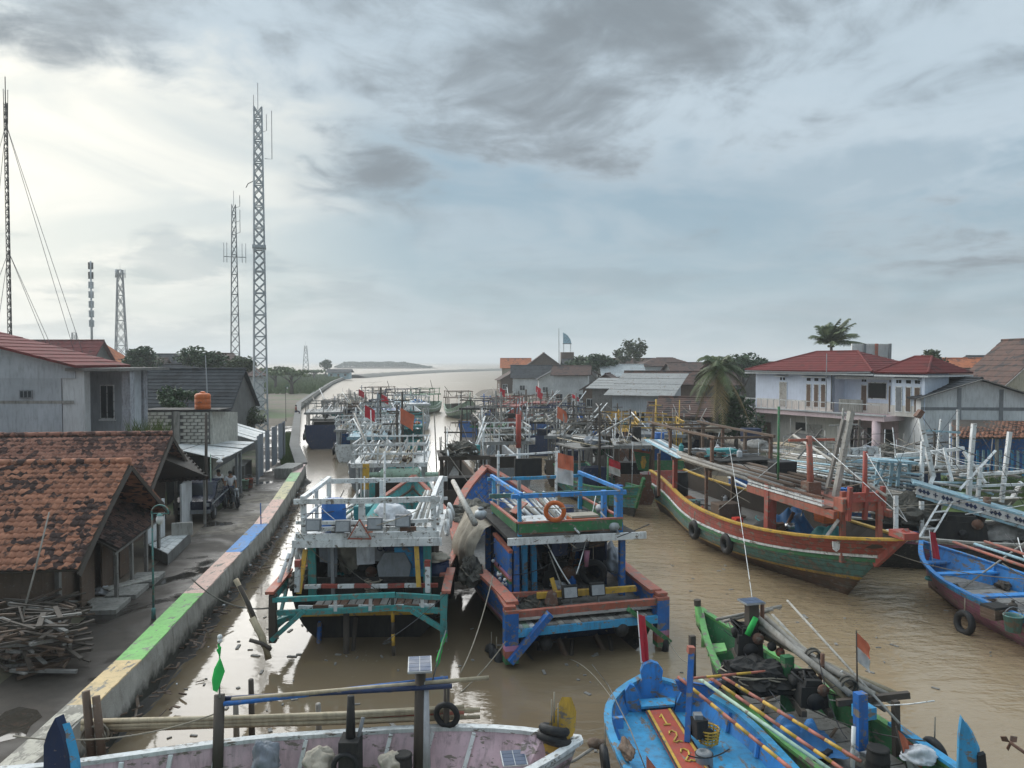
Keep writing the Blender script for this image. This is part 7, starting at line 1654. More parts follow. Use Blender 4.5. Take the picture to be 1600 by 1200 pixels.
tree('small tree by the hut on the point', 508, 573, 335, 0, (4.0, 3, 3.0), 700, .7, 'leaf', 6)
tree('green tree clump beside the far white house', 940, 572, 128, 0, (4.2, 3, 2.2), 2200, .32, 'leaf', 7, 1)
tree('dark tree behind the far white house', 905, 572, 135, 0, (3.4, 3, 2.0), 1700, .32, 'leaf', 8, 1)
tree('tree beside the red roofs on the far right', 1464, 562, 85, 0, (1.9, 1.6, 1.6), 1400, .22, 'leaf2', 9, 1)
tree('green tree behind the drooping palm', 1160, 568, 100, 0, (3.4, 3, 1.6), 1600, .28, 'leaf', 10, 1)
tree('leafy bush at the corner of the white house under the palm', 1150, 650, 58, 0, (2.0, 1.4, 2.3), 2600, .2, 'leaf', 12, 1)
tree('thin feathery casuarina tree on the skyline', 992, 548, 145, 0, (2.6, 2, 2.6), 800, .35, 'leaf2', 13, 1, 14, 'casuarina_tree')
tree('sparse leaning casuarina beside the taller one', 972, 556, 150, 0, (2.0, 2, 1.8), 450, .35, 'leaf2', 14, 1, 10, 'casuarina_tree')
for i, (px, py, Y) in enumerate(((430, 580, 190), (455, 584, 170), (490, 580, 300))): tree(('low scrub by the field', 'scrub patch on the field edge', 'scrub on the grassy point')[i], px, py, Y, 0, (5, 3, 1.0), 900, .4, 'grass', 30 + i, .5, 12, 'scrub_bush')
def palm(label, px, py, Y, z0, nf, L, seed, lean=0, dead=3, windy=0, e0=-.1, droop=.75):
    x = (px - 800) / F * Y; top = A(px, py, Y).z - z0; T = thing('coconut_palm', label, 'palm', (x - lean, Y, z0), 0, 'coconut palms'); q = random.Random(seed)
    MB().tube([(0, 0, -.2), (lean * .3, 0, top * .4), (lean * .75, 0, top * .8), (lean, 0, top)], [.24, .18, .16, .14], 9).build('trunk', P['bark'], T, True)
    for i in range(nf + dead):
        a = i * 2.4 + q.uniform(-.3, .3); el = q.uniform(e0, 1.3) if i < nf else q.uniform(-.9, -.5); ln = L * q.uniform(.8, 1.1)
        h = V((math.cos(a), math.sin(a), 0)); c0 = V((lean, 0, top)); pts = []
        for k in range(11):
            t = k / 10; pts.append(c0 + h * (ln * t * math.cos(el) * (1 - .12 * t)) + V((windy * t * t * ln * .6, 0, ln * (math.sin(el) * t - droop * t * t * (.6 + .4 * math.cos(el))))))
        mb = MB(); mb.tube(pts, [.035 * (1 - k / 11) + .008 for k in range(11)], 4)
        for k in range(1, 10):
            for f in (0, .33, .66):
                p0 = pts[k].lerp(pts[k + 1], f); d = (pts[k + 1] - pts[k]).normalized(); sdv = d.cross(V((0, 0, 1))).normalized(); ll = ln * .26 * math.sin(math.pi * (.15 + .8 * (k + f) / 10)) + .1
                for sg in (-1, 1):
                    tip = p0 + sdv * sg * ll * .75 + d * ll * .5 - V((0, 0, ll * q.uniform(.25, .6))); w = d * (.045 * L / 2.5)
                    mb.add([p0 - w, p0 + w, tip], [(0, 1, 2)])
        mb.build('frond', P['palm'] if i < nf else P['deadpalm'], T)
    for k in range(5): MB().blob((lean + .25 * math.cos(k * 1.3), .25 * math.sin(k * 1.3), top - .2), .14, 8, 6, .05).build('coconut', P['brown' if k % 2 else 'leaf2'], T, True)
    return T
palm('tall coconut palm with drooping fronds beside the white house', 1122, 578, 56, 1.06, 20, 3.0, 3, .2, 5)
palm('wind blown coconut palm rising behind the red roof', 1298, 538, 82, 1.06, 30, 4.1, 4, -.3, 0, .35, .3, .42)
g = thing('grass_tuft', 'tuft of long grass growing on the roof ridge of the second tiled house', 'grass', A(232, 676, 33)); mb = MB()
for i in range(140):
    a = rng.uniform(0, 6.3); x, y = rng.uniform(-.9, .9), rng.uniform(-.25, .25); h = rng.uniform(.3, .8); d = V((math.cos(a), math.sin(a), 0)) * rng.uniform(.1, .45)
    mb.add([(x - .02, y, -.1), (x + .02, y, -.1), V((x, y, h)) + d], [(0, 1, 2)])
mb.build('blades', P['grass'], g)
mb = MB()
for i in range(2600):
    p = along(full, rng.uniform(52, 75)); off = rng.uniform(.3, 1.6); x, y = p.x - off, p.y; a = rng.uniform(0, 6.3); h = rng.uniform(.15, .5)
    mb.add([(x - .03, y, RZ), (x + .03, y, RZ), (x + .15 * math.cos(a), y + .15 * math.sin(a), RZ + h)], [(0, 1, 2)])
stuff(mb.build('weeds', P['grass'], None), 'strip of weeds along the top of the far quay', 'weeds')
mb = MB()
for i in range(9000):
    Y = rng.uniform(170, 395); p = along(full, Y); x = p.x - rng.uniform(1, 70) * (Y / 280); a = rng.uniform(0, 6.3); h = rng.uniform(.5, 1.5)
    mb.add([(x - .5, Y, RZ), (x + .5, Y, RZ), (x + .5 * math.cos(a), Y + .4 * math.sin(a), RZ + h)], [(0, 1, 2)])
stuff(mb.build('field_grass', P['grass'], None), 'rough grass on the field along the river mouth', 'grass')
mb = MB()
for i in range(5000):
    x, y = rng.uniform(24, 29), rng.uniform(37.5, 43.5); a = rng.uniform(0, 6.3); h = rng.uniform(.1, .35)
    mb.add([(x - .03, y, 1.06), (x + .03, y, 1.06), (x + .1 * math.cos(a), y + .1 * math.sin(a), 1.06 + h)], [(0, 1, 2)])
stuff(mb.build('bank_grass', P['grass'], None), 'bright green grass on the right bank behind the white masts', 'grass')
MB().add([V((22, 36.5, .2)), V((31, 36.5, .2)), V((31, 46, 1.1)), V((22, 46, 1.1))], [(0, 1, 2, 3)]).build('grass_bank', P['grass'], None); struct(SC.objects['grass_bank'])
# islet
T = thing('islet', 'low wooded islet on the sea horizon', 'island', (A(600, 560, 900).x, 900, 0))
MB().blob((0, 0, 0), (60, 14, 2.2), 30, 8, .1, 3).build('shore', P['soil'], T, True)
mb = MB(); q_ = random.Random(5)
for i in range(5200):
    x = q_.uniform(-57, 56); k = min(1, (x + 58) / 12, (57 - x) / 34); h = (6.2 + 0.9 * mnoise.noise(V((x * .09, 0, 0))) + .7 * mnoise.noise(V((x * .4, 3, 0)))) * max(.15, k)
    p = V((x, q_.uniform(-9, 9), 1.2 + h * q_.random() ** .5)); a = V((q_.uniform(-1, 1), q_.uniform(-1, 1), q_.uniform(-1, 1))).normalized(); b = a.cross(V((.3, 1, .2))).normalized()
    mb.add([p - a, p + b * .7, p + a, p - b * .7], [(0, 1, 2, 3)])
stuff(mb.build('woodland', P['leaf'], T))

# --- houses on the right bank
def X_(px, Y): return (px - 800) / F * Y
for px, Y, w, dp, ye, yr, rot, wm, rm, st, lab in (
    (806, 190, 7, 6, 573, 560, 0, 'beigew', 'tileO', 'x', 'small house with bright orange roof at the river mouth'),
    (850, 172, 9.5, 8, 575, 551, 0, 'brown', 'tileN', 'y', 'tall gabled brown house at the river mouth'),
    (846, 158, 12, 6, 588, 571, 0, 'whitew', 'tileG', 'x', 'dark roofed waterfront house with white posts'),
    (800, 166, 6, 5, 592, 580, 10, 'brown', 'tileN', 'y', 'little brown shack on the spit'),
    (862, 148, 5, 5, 591, 580, 0, 'whitew', 'tileG', 'y', 'small dark gable in front of the waterfront house'),
    (896, 116, 5.2, 6, 584, 572, -8, 'whitew', 'tileN', 'x', 'white two storey house with balcony on the spit'),
    (955, 100, 6, 7, 606, 584, -12, 'brown', 'tileN', 'y', 'house with steep red brown gable in the right village'),
    (985, 92, 5, 6, 606, 592, -12, 'concd', 'tileR', 'y', 'small house with dull red gable roof'),
    (975, 124, 6.5, 6, 586, 570, 0, 'whitew', 'sheet', 'x', 'house with pale sheet roof and pointed chimney'),
    (1042, 88, 8, 6, 598, 581, -6, 'brown', 'tileN', 'x', 'brown roofed house behind the sheet roofs'),
    (1090, 92, 10, 7, 600, 584, 0, 'concd', 'tileN', 'x', 'long dark roofed house left of the palm'),
    (1045, 130, 10, 7, 572, 559, 0, 'whitew', 'tileN', 'hip', 'far house with brown hip roof on the skyline'),
    (1010, 150, 12, 7, 572, 560, 0, 'concd', 'tileN', 'x', 'far brown roof beside the casuarina'),
    (925, 165, 12, 7, 571, 561, 0, 'concd', 'tileG', 'x', 'far dark roof behind the village trees'),
    (1112, 120, 12, 8, 578, 567, 0, 'concd', 'tileN', 'x', 'far brown roof behind the palm'),
    (1190, 105, 12, 8, 576, 566, 0, 'concd', 'tileN', 'x', 'far brown roof at the left edge of the red hip roof'),
    (1525, 92, 8, 7, 575, 560, 0, 'whitew', 'tileO', 'x', 'house with orange red roof on the right skyline'),
    (1575, 100, 6, 7, 566, 556, 0, 'concd', 'tileG', 'x', 'far grey roof at the right skyline'),
    (1510, 70, 9, 7, 588, 577, 0, 'concd', 'tileN', 'x', 'brown tiled roof behind the white gable'),
    (1430, 110, 10, 7, 575, 565, 0, 'concd', 'tileR', 'x', 'far red roof behind the second hip roof')):
    house(lab, X_(px, Y), Y + dp / 2, w, dp, A(px, ye, Y).z, A(px, yr, Y).z, rot, wm, rm, st, 1.0, 3 if w > 5 else 2)
house('grey shed with wide corrugated sheet roof on the bank', X_(1020, 74), 77, 5.6, 6, A(1020, 615, 74).z, A(1020, 588, 74).z, -24, 'plaster', 'sheetg', 'shed', 1.0, 1, .7)
house('open work shed with pale sheet roof beside the grey shed', X_(975, 80), 83, 5, 5, A(975, 606, 80).z, A(975, 594, 80).z, -20, 'greywood', 'sheetg', 'shed', 1.0, 0, .6)
house('wooden plank shack with brown roof below the palm', X_(1098, 60), 63, 4.6, 5, A(1098, 646, 60).z, A(1098, 624, 60).z, -22, 'greywood', 'tileN', 'x', 1.0, 3, .6)
house('small white walled hut with brown sheet roof on the bank', X_(1060, 63), 65.5, 3.2, 4, A(1060, 648, 63).z, A(1060, 632, 63).z, -14, 'whitew', 'tileN', 'x', 1.0, 2, .5)
T = thing('lookout_tower', 'brown tower block with a glass sail shaped top on the spit', 'tower', (X_(886, 178), 178, 1))
box(T, 'tower_block', (0, 0, 4.6), (3.0, 3.0, 9.2), P['brown'])
for x in (-.8, .8): bar(T, 'top_post', (x, 0, 9.2), (x, 0, 11.2), P['white'], .15)
box(T, 'top_deck', (0, 0, 11.2), (2.0, 1.6, .15), P['grey'])
MB().prism([(-.95, 0, 11.3), (1.0, 0, 11.3), (.75, 0, 12.3), (.1, 0, 13.2), (-.95, 0, 13.9)], (0, .15, 0)).build('sail_panel', P['lblue'], T)
mast_ = tag(MB().tube([(X_(874, 180), 180, 1), (X_(873, 180), 180, A(873, 513, 180).z)], .1, 5).build('flag_mast', P['steel'], None), 'thin bare mast on the skyline left of the glass sail', 'mast')
# balcony of the white two storey house and jetty posts
for i in range(9): tag(MB().tube([(X_(800 + 11 * i, 120 - 3 * i), 120 - 3 * i, -.4), (X_(800 + 11 * i, 120 - 3 * i), 120 - 3 * i, 2.2 + .8 * (i % 3))], .12, 6).build('jetty_post', P['brown'], None), 'weathered jetty post standing along the mud spit', 'post', 'jetty posts along the spit')

# --- the big white house with red hip roofs
def big_house():
    P0, P1 = V((20.3, 62.5, 0)), V((27.9, 49.4, 0)); u = (P1 - P0).normalized(); n = V((-u.y, u.x, 0)); n = n if n.x < 0 else -n      # n: outward
    T = thing('white_house', 'big white two storey house with two red hip roofs and rose balcony', 'house', (P0.x, P0.y, 1.06)); Ln = (P1 - P0).length
    def S(s, out=0, z=0): p = P0 + u * s + n * out; return loc_(T, (p.x, p.y, z))
    def sx(px):
        k = (px - 800) / F; return (k * P0.y - P0.x) / (u.x - k * u.y)
    def wallq(name, s0, s1, out, z0, z1, m, th=.2): MB().prism([S(s0, out, z0), S(s1, out, z0), S(s1, out, z1), S(s0, out, z1)], n * -th).build(name, m, T)
    a, b, c, e = 0, sx(1302), sx(1392), sx(1446)
    zf, ze = 4.25, 7.22
    wallq('upper_wall', a, b, 0, zf + .75, ze, P['bluew']); wallq('dado', a, b, .012, zf, zf + .747, P['cream'])
    wallq('upper_wall', b + .003, c - .003, -1.3, zf + .75, ze, P['bluew']); wallq('dado', b + .003, c - .003, -1.288, zf, zf + .747, P['cream'])
    wallq('upper_wall', c, e, 0, zf + .75, ze, P['bluew']); wallq('dado', c, e, .012, zf, zf + .747, P['cream'])
    for s, o in ((b, 0), (c, 0)): MB().prism([S(s, 0, zf), S(s, -1.3, zf), S(s, -1.3, ze), S(s, 0, ze)], u * (.1 if s == c else -.1)).build('return_wall', P['bluew'], T)
    MB().prism([S(e, .35, zf - 1.2), S(e, -2.4, zf - 1.2), S(e, -2.4, ze + .1), S(e, .35, ze + .1)], u * .18).build('end_wall', P['bluew'], T)
    MB().prism([S(a, 0, 1), S(a, -7, 1), S(a, -7, ze), S(a, 0, ze)], u * -.15).build('end_wall', P['bluew'], T)
    wallq('ground_wall', a, b + .6, -.02, .8, 3.9, P['cream']); wallq('ground_wall', b + .603, e, -1.6, .8, 3.9, P['rosew'])
    MB().prism([S(a + .1, -6.8, 1), S(e - 1.2, -2.6, 1), S(e - 1.2, -2.6, ze), S(a + .1, -6.8, ze)], n * -.2).build('back_wall', P['whitew'], T)
    # balcony slab with rounded end and fascia
    out = [S(-1.5, -.2, 3.9), S(-1.55, .4, 3.9), S(-1.1, 1.0, 3.9), S(-.2, 1.25, 3.9), S(b, 1.3, 3.9), S(c + .4, 1.3, 3.9), S(c + .4, -1.4, 3.9), S(b, -1.4, 3.9), S(b, -.1, 3.9)]
    MB().prism(out, (0, 0, .35)).build('balcony_slab', P['rosew'], T)
    out2 = [S(-1.7, -.2, 4.252), S(-1.75, .45, 4.252), S(-1.2, 1.1, 4.252), S(-.2, 1.38, 4.252), S(b, 1.43, 4.252), S(c + .5, 1.43, 4.252), S(c + .5, 1.2, 4.252), S(b, 1.2, 4.252), S(-.2, 1.15, 4.252), S(-1.0, .9, 4.252), S(-1.5, .35, 4.252), S(-1.5, -.2, 4.252)]
    MB().prism(out2, (0, 0, .10)).build('slab_edge', P['whitew'], T)
    MB().prism([S(-1.5, .2, 4.36), S(-.05, 1.0, 4.36), S(-.05, 1.0, 5.05), S(-1.5, .2, 5.05)], n * -.1).build('balcony_parapet', P['concd'], T)
    box(T, 'balcony_panel', S((sx(1330) + sx(1355)) / 2, .9, 4.85), (.08, 1.9, .9), P['conc'], math.atan2(u.y, u.x) - math.pi / 2)
    for k in range(12): bar(T, 'baluster', S(b * (k + .5) / 12, 1.2, 4.35), S(b * (k + .5) / 12, 1.2, 5.0), P['whitew'], .05)
    bar(T, 'handrail', S(0, 1.2, 5.02), S(c, 1.2, 5.02), P['white'], .06, .05)
    # openings
    for px, w, o, z0, z1, m in ((1224, .75, 0, zf + .1, 6.4, 'palewood'), (1264, .45, 0, zf + .25, 6.3, 'brown'), (1276, .45, 0, zf + .25, 6.3, 'brown'), (1287, .45, 0, zf + .25, 6.3, 'brown'), (1316, .5, -1.3, zf + .1, 6.3, 'brown'), (1336, 1.5, -1.3, 5.3, 6.5, 'dark'), (1360, .7, -1.3, zf + .1, 6.3, 'brown'), (1378, 1.1, -1.3, zf + .02, 6.6, 'dark'), (1405, .5, 0, zf + .3, 6.3, 'grey'), (1420, .42, 0, zf + .3, 6.3, 'brown'), (1434, .45, 0, zf + .3, 6.3, 'brown')):
        s = sx(px) + (0 if o == 0 else .9); c0 = S(s, o, (z0 + z1) / 2); f = window(T, c0, w, z1 - z0, (u.x, u.y), P['white'], (n.x, n.y), 2 if w > 1.5 else 1, P[m], 'window' if z0 > zf + .2 else 'balcony_door', False)
        if z1 < 6.45:
            for k in range(2 if w < 1 else 4): MB().prism([S(s - w * .4 + k * (w * .8 / (2 if w < 1 else 4)), o + .0, 6.52), S(s - w * .4 + k * (w * .8 / (2 if w < 1 else 4)) + .16, o + .0, 6.52), S(s - w * .4 + k * (w * .8 / (2 if w < 1 else 4)) + .16, o + .0, 6.74), S(s - w * .4 + k * (w * .8 / (2 if w < 1 else 4)), o + .0, 6.74)], n * .02).build('vent_block', P['dark'], T)
    for s0, s1 in ((sx(1215), sx(1232)), (sx(1258), sx(1295)), (sx(1398), sx(1440))): MB().prism([S(s0, 0, 6.85), S(s1, 0, 6.85), S(s1, .45, 6.8), S(s0, .45, 6.8)], (0, 0, .07)).build('window_canopy', P['whitew'], T)
    MB().prism([S(b - .1, -.2, 6.72), S(c + .1, -.2, 6.72), S(c + .1, -.2, 6.92), S(b - .1, -.2, 6.92)], n * -1.1).build('balcony_beam', P['whitew'], T)
    for px, w, z0, z1, m, nm in ((1200, .8, 1.1, 3.1, 'brown', 'door'), (1252, 1.0, 2.6, 3.3, 'dark', 'window'), (1273, 1.4, 2.5, 3.2, 'palewood', 'window')): window(T, S(sx(px), -.02, (z0 + z1) / 2), w, z1 - z0, (u.x, u.y), P['palewood'], (n.x, n.y), 1, P[m], nm, False)
    MB().prism([S(sx(1240), .0, 2.35), S(sx(1282), .0, 2.35), S(sx(1282), 1.2, 2.1), S(sx(1240), 1.2, 2.1)], (0, 0, .06)).build('sheet_awning', P['sheetg'], T)
    for px in (1338, 1385): p = S(sx(px), 1.05, 0); MB().tube([(p.x, p.y, -.2), (p.x, p.y, 3.9 - 1.06 + .0)], .28, 14).build('porch_column', P['rosew'], T, True)
    for px in (1320, 1345, 1370, 1390): window(T, S(sx(px) + 1.2, -1.6, 2.2), .9, 2.0, (u.x, u.y), P['rosew'], (n.x, n.y), 1, P['dark'], 'porch_door', False)
    # roofs
    def hip(s0, s1, o0, o1, z0, zr, m, ov=.7):
        A1, B1, C1, D1 = S(s0 - ov, o0 + ov, z0), S(s1 + ov, o0 + ov, z0), S(s1 + ov, o1 - ov, z0), S(s0 - ov, o1 - ov, z0); mid = (o0 + o1) / 2; h = (o0 - o1) / 2 + ov; r0, r1 = S(min(s0 + h, (s0 + s1) / 2) - ov, mid, zr), S(max(s1 - h, (s0 + s1) / 2) + ov, mid, zr)
        for x in ((A1, B1, r1, r0), (B1, C1, r1, r1), (C1, D1, r0, r1), (D1, A1, r0, r0)): slope(T, 'roof_slope', *x, m, 11)
        for x, y in ((A1, r0), (B1, r1), (r0, r1)): MB().tube([x, y], .09, 7).build('hip_cap', m, T)
        MB().prism([A1 - V((0, 0, .3)), B1 - V((0, 0, .3)), C1 - V((0, 0, .3)), D1 - V((0, 0, .3))], (0, 0, .12)).build('eave_soffit', P['whitew'], T)
    hip(a, c - 1.6, 0, -6.5, ze + .1, 8.8, P['tileR']); hip(c - .2, e, .1, -4.0, ze + .05, 8.35, P['tileR'], .6)
    bar(T, 'gutter', S(a - .6, .75, ze + .02), S(c - 1.0, .75, ze + .02), P['grey'], .12, .1); tube(T, 'downpipe', [S(b - .1, .06, ze), S(b - .1, .06, 4.4)], .05, P['grey'], 6)
    tube(T, 'antenna_pole', [S(b + .4, 1.3, 4.3), S(b + .4, 1.3, 8.6)], .03, P['grey'], 5)
big_house()
T = thing('billboard_frame', 'bare white billboard frame with coloured posts behind the red roof', 'frame', (X_(1360, 72), 72, 1.06)); q = lambda p: loc_(T, p)
for px, m in ((1332, 'white'), (1350, 'grey'), (1369, 'brick'), (1390, 'grey')): bar(T, 'frame_post', q((X_(px, 72), 72, 1)), q((X_(px, 72), 72, A(px, 537, 72).z)), P[m], .22)
for y in (538, 556): bar(T, 'frame_rail', q(A(1330, y, 72.2)), q(A(1392, y, 72.2)), P['white'], .1, .1)
box(T, 'white_panel', q((X_(1361, 72.4), 72.4, A(1361, 549, 72.4).z)), (3.4, .06, 1.3), P['whitew'])
# neighbour with white gable and tiled porch
T = house('white gabled house with grey framed wall at the right edge', X_(1545, 49), 52.5, 7.2, 6, A(1545, 620, 49).z, A(1520, 592, 49).z, -6, 'whitew', 'tileG', 'y', 1.0, 0, .4)
for k, x in enumerate((-1.2, 1.4)): bar(T, 'wall_strip', (x, -3.02, 2.0), (x, -3.02, 5.6 - abs(x) * .3), P['grey'], .25, .03, (0, 1, 0))
bar(T, 'wall_strip', (-3.6, -3.02, 3.9), (3.6, -3.02, 3.9), P['grey'], .03, .2)
T = thing('porch', 'open porch with red clay tile roof and blue wall at the right edge', 'porch', (X_(1550, 45), 45, 1.06)); q = lambda p: loc_(T, p)
tiled_slope(T, q(A(1488, 684, 44)), q(A(1640, 684, 44)), q(A(1640, 658, 48)), q(A(1488, 655, 48)), P['tileA'], .26, .28, 0)
MB().prism([q((X_(1490, 48), 48, 1.0)), q((X_(1650, 48), 48, 1.0)), q((X_(1650, 48), 48, 3.2)), q((X_(1490, 48), 48, 3.2))], (0, .15, 0)).build('blue_wall', P['blue'], T)
for k in range(12): bar(T, 'blue_picket', q((X_(1512 + 9 * k, 46), 46, 1.0)), q((X_(1512 + 9 * k, 46), 46, 2.6)), P['sky' if k % 3 else 'lblue'], .14, .05)
for px in (1492, 1560): bar(T, 'porch_post', q((X_(px, 44.2), 44.2, 1.0)), q((X_(px, 44.2), 44.2, 3.6)), P['greywood'], .14)
wl = house('tall beige plastered house at the right edge of the view', X_(1655, 64), 68, 9, 7, A(1600, 605, 64).z, A(1655, 528, 64).z, 0, 'beigew', 'tileN', 'y', 1.0, 0, .1)
# clutter on the right bank
for i, (px, py, Y, m, nm) in enumerate(((1092, 668, 58, 'greytarp', 'grey tarpaulin heap on the bank below the shack'), (1120, 675, 56, 'canvas', 'tan sack pile on the bank beside the palm trunk'), (1060, 690, 55, 'net', 'brown net pile on the bank by the yellow framed boat'), (1180, 700, 52, 'greywood', 'grey timber pile on the bank before the white house'), (870, 640, 118, 'net', 'dark rubbish heap on the mud spit'), (820, 628, 140, 'net', 'low rubbish heap at the tip of the mud spit'), (905, 650, 104, 'net', 'driftwood heap where the spit meets the bank'))): heap(A(px, py, Y), (.9 if Y < 90 else 4, .8, .45 if Y < 90 else .5), P[m], nm, 'heap_of_gear', 'heap', 100 + i)
fl = tag(MB().grid(cloth(A(1047, 640, 62), (1.1, 0, -.05), (0, .1, -.5), 6, 4, .1, 4)).build('pink_cloth', P['pink'], None, True), 'bright pink cloth hung out by the white walled hut', 'cloth')
crate(A(1173, 690, 54), (1.2, .9, .9), P['navy'], 'dark blue tub at the corner of the white house', 0, None, 'tub', 'tub')

# ------------------------------------------------------------------ along the road
# wood pile
def wood_pile():
    q = random.Random(9); k = 0
    for i in range(260):
        px = q.uniform(-30, 105); lim = 930 + abs(px - 20) * .4; py = q.uniform(lim, 1055 - max(0, px - 60) * .5)
        base = G(px, min(py + 25, 1070), RZ); h = max(.05, 1.25 * (1 - (base.y - 17.5) ** 2 / 14) * q.random()); a = q.uniform(-.9, .9) + (0 if q.random() < .7 else 1.5)
        L = q.uniform(.5, 1.6); d = V((math.cos(a), math.sin(a), q.uniform(-.25, .25))).normalized() * L; c = V((base.x - .2, base.y + .4, RZ + .08 + h))
        t = MB().bar(c - d / 2, c + d / 2, q.uniform(.04, .12), q.uniform(.025, .07)).build('driftwood_plank', P[q.choice(('darkwood', 'brown', 'greywood', 'darkwood', 'darkwood', 'brown'))], None)
        tag(t, 'old split plank in the firewood pile by the front tiled house', 'plank', 'planks of the wood pile')
wood_pile()
tag(MB().tube([A(22, 1010, 18), A(55, 890, 18.5), A(77, 800, 19)], [.03, .025, .02], 6).build('bamboo_stick', P['bambgrey'], None, True), 'long bamboo stick leaning against the orange tiled eave', 'stick')
t = thing('bench_plank', 'pale plank bench lying at the road edge', 'bench', G(205, 918, RZ), R(58))
for k in range(3): box(t, 'slat', (0, (k - 1) * .14, .16), (1.7, .12, .04), P['palewood'])
for x in (-.7, .7): box(t, 'foot', (x, 0, .06), (.08, .4, .12), P['greywood'])
heap(G(165, 925, RZ), (.35, .3, .15), P['cloth'], 'crumpled white plastic beside the plank bench', 'plastic_bag', 'bag', 122)
def lamp_post(label, base, h, m, arch=True):
    T = thing('street_lamp', label, 'lamp', base); tube(T, 'post', [(0, 0, 0), (0, 0, h)], [.034, .024], P[m], 8); MB().lathe((0, 0, 0), [(.06, 0), (.055, .3), (.036, .34)], 10).build('post_base', P[m], T, True)
    if arch:
        tube(T, 'arch', arc((.22, 0, h), .24, math.pi, 0, 12), .022, P['seag'], 6); tube(T, 'arch_bar', [(-.02, 0, h), (.46, 0, h)], .015, P['seag'], 5)
        MB().blob((.22, -.02, h - .17), (.10, .10, .14), 12, 9, 0).build('globe', P['flagwhite'], T, True); MB().lathe((.22, -.02, h - .05), [(.09, 0), (.03, .06)], 10).build('globe_cap', P['seag'], T)
    return T
lamp_post('thin blue street lamp with arched top and white globe by the painted wall', G(240, 968, RZ), 3.0, 'seag')
T = lamp_post('pale green lamp post with white lantern beside the black pole', G(330, 806, RZ), 2.9, 'palegreen', False)
bar(T, 'lamp_arm', (0, 0, 2.85), (.45, 0, 2.7), P['white'], .04); MB().lathe((.42, 0, 2.45), [(.04, 0), (.16, .08), (.16, .12), (.05, .22)], 10).build('lantern', P['flagwhite'], T, True)
tag(MB().tube([G(322, 815, RZ), A(322, 645, 34.4)], [.08, .06], 7).build('utility_pole', P['darkwood'], None, True), 'black wooden pole beside the green lamp post', 'pole')
lamp_post('distant dark street lamp at the bend of the quay', V((X_(446, 92), 92, RZ)), 4.2, 'dark')
tag(MB().tube([G(1, 1, 40) if False else V((X_(328, 47), 47, RZ)), A(321, 555, 47)], [.06, .03], 6).build('antenna_pole', P['grey'], None, True), 'thin antenna pole behind the orange water tank', 'pole')
tag(MB().tube([A(408, 812, 31.9) - V((0, 0, .6)), A(407, 786, 31.9)], .025, 6).build('rod', P['blue'], None, True), 'short blue rod standing on the blue painted band', 'rod')
rope(A(322, 690, 34.4), A(200, 700, 30), .3, 'wire from the black pole to the tiled houses', .012, P['wire'], 'overhead_wire', 'wire')
rope(A(330, 712, 35), A(445, 690, 60), .3, 'wire from the lamp post along the sheds', .012, P['wire'], 'overhead_wire', 'wire')
# white tiled seat
T = thing('tiled_seat', 'white tiled seating platform with low grey wall by the road', 'platform', G(262, 862, RZ), .16); q = lambda p: loc_(T, p)
a, b, c, d = G(262, 866, 1.15), G(298, 832, 1.15), G(262, 838, 1.15), G(232, 852, 1.15)
tl = mat('white_tile', (.60, .61, .60), .3, .4, 2, 0, bmp=.1)
MB().prism([q((p.x, p.y, RZ)) for p in (a, b, c, d)], (0, 0, .38)).build('platform_base', P['concd'], T)
for i in range(6):
    for j in range(3):
        f = lambda s, t: q(a.lerp(b, s).lerp(d.lerp(c, s), t)); s0, s1, t0, t1 = i / 6 + .006, (i + 1) / 6 - .006, j / 3 + .01, (j + 1) / 3 - .01
        MB().prism([f(s0, t0), f(s1, t0), f(s1, t1), f(s0, t1)], (0, 0, .02)).build('tile', tl, T)
MB().prism([q(G(268, 838, 1.15)), q(G(300, 836, 1.15)), q(G(300, 836, 1.15) + V((0, 0, .5))), q(G(268, 838, 1.15) + V((0, 0, .5)))], (0, .15, 0)).build('low_wall', P['conc'], T)
MB().prism([q(G(228, 852, 1.15)), q(G(258, 838, 1.15)), q(G(258, 838, 1.15) + V((0, 0, 1.5))), q(G(228, 852, 1.15) + V((0, 0, 1.5)))], (-.08, 0, 0)).build('white_back_wall', P['whitew'], T)
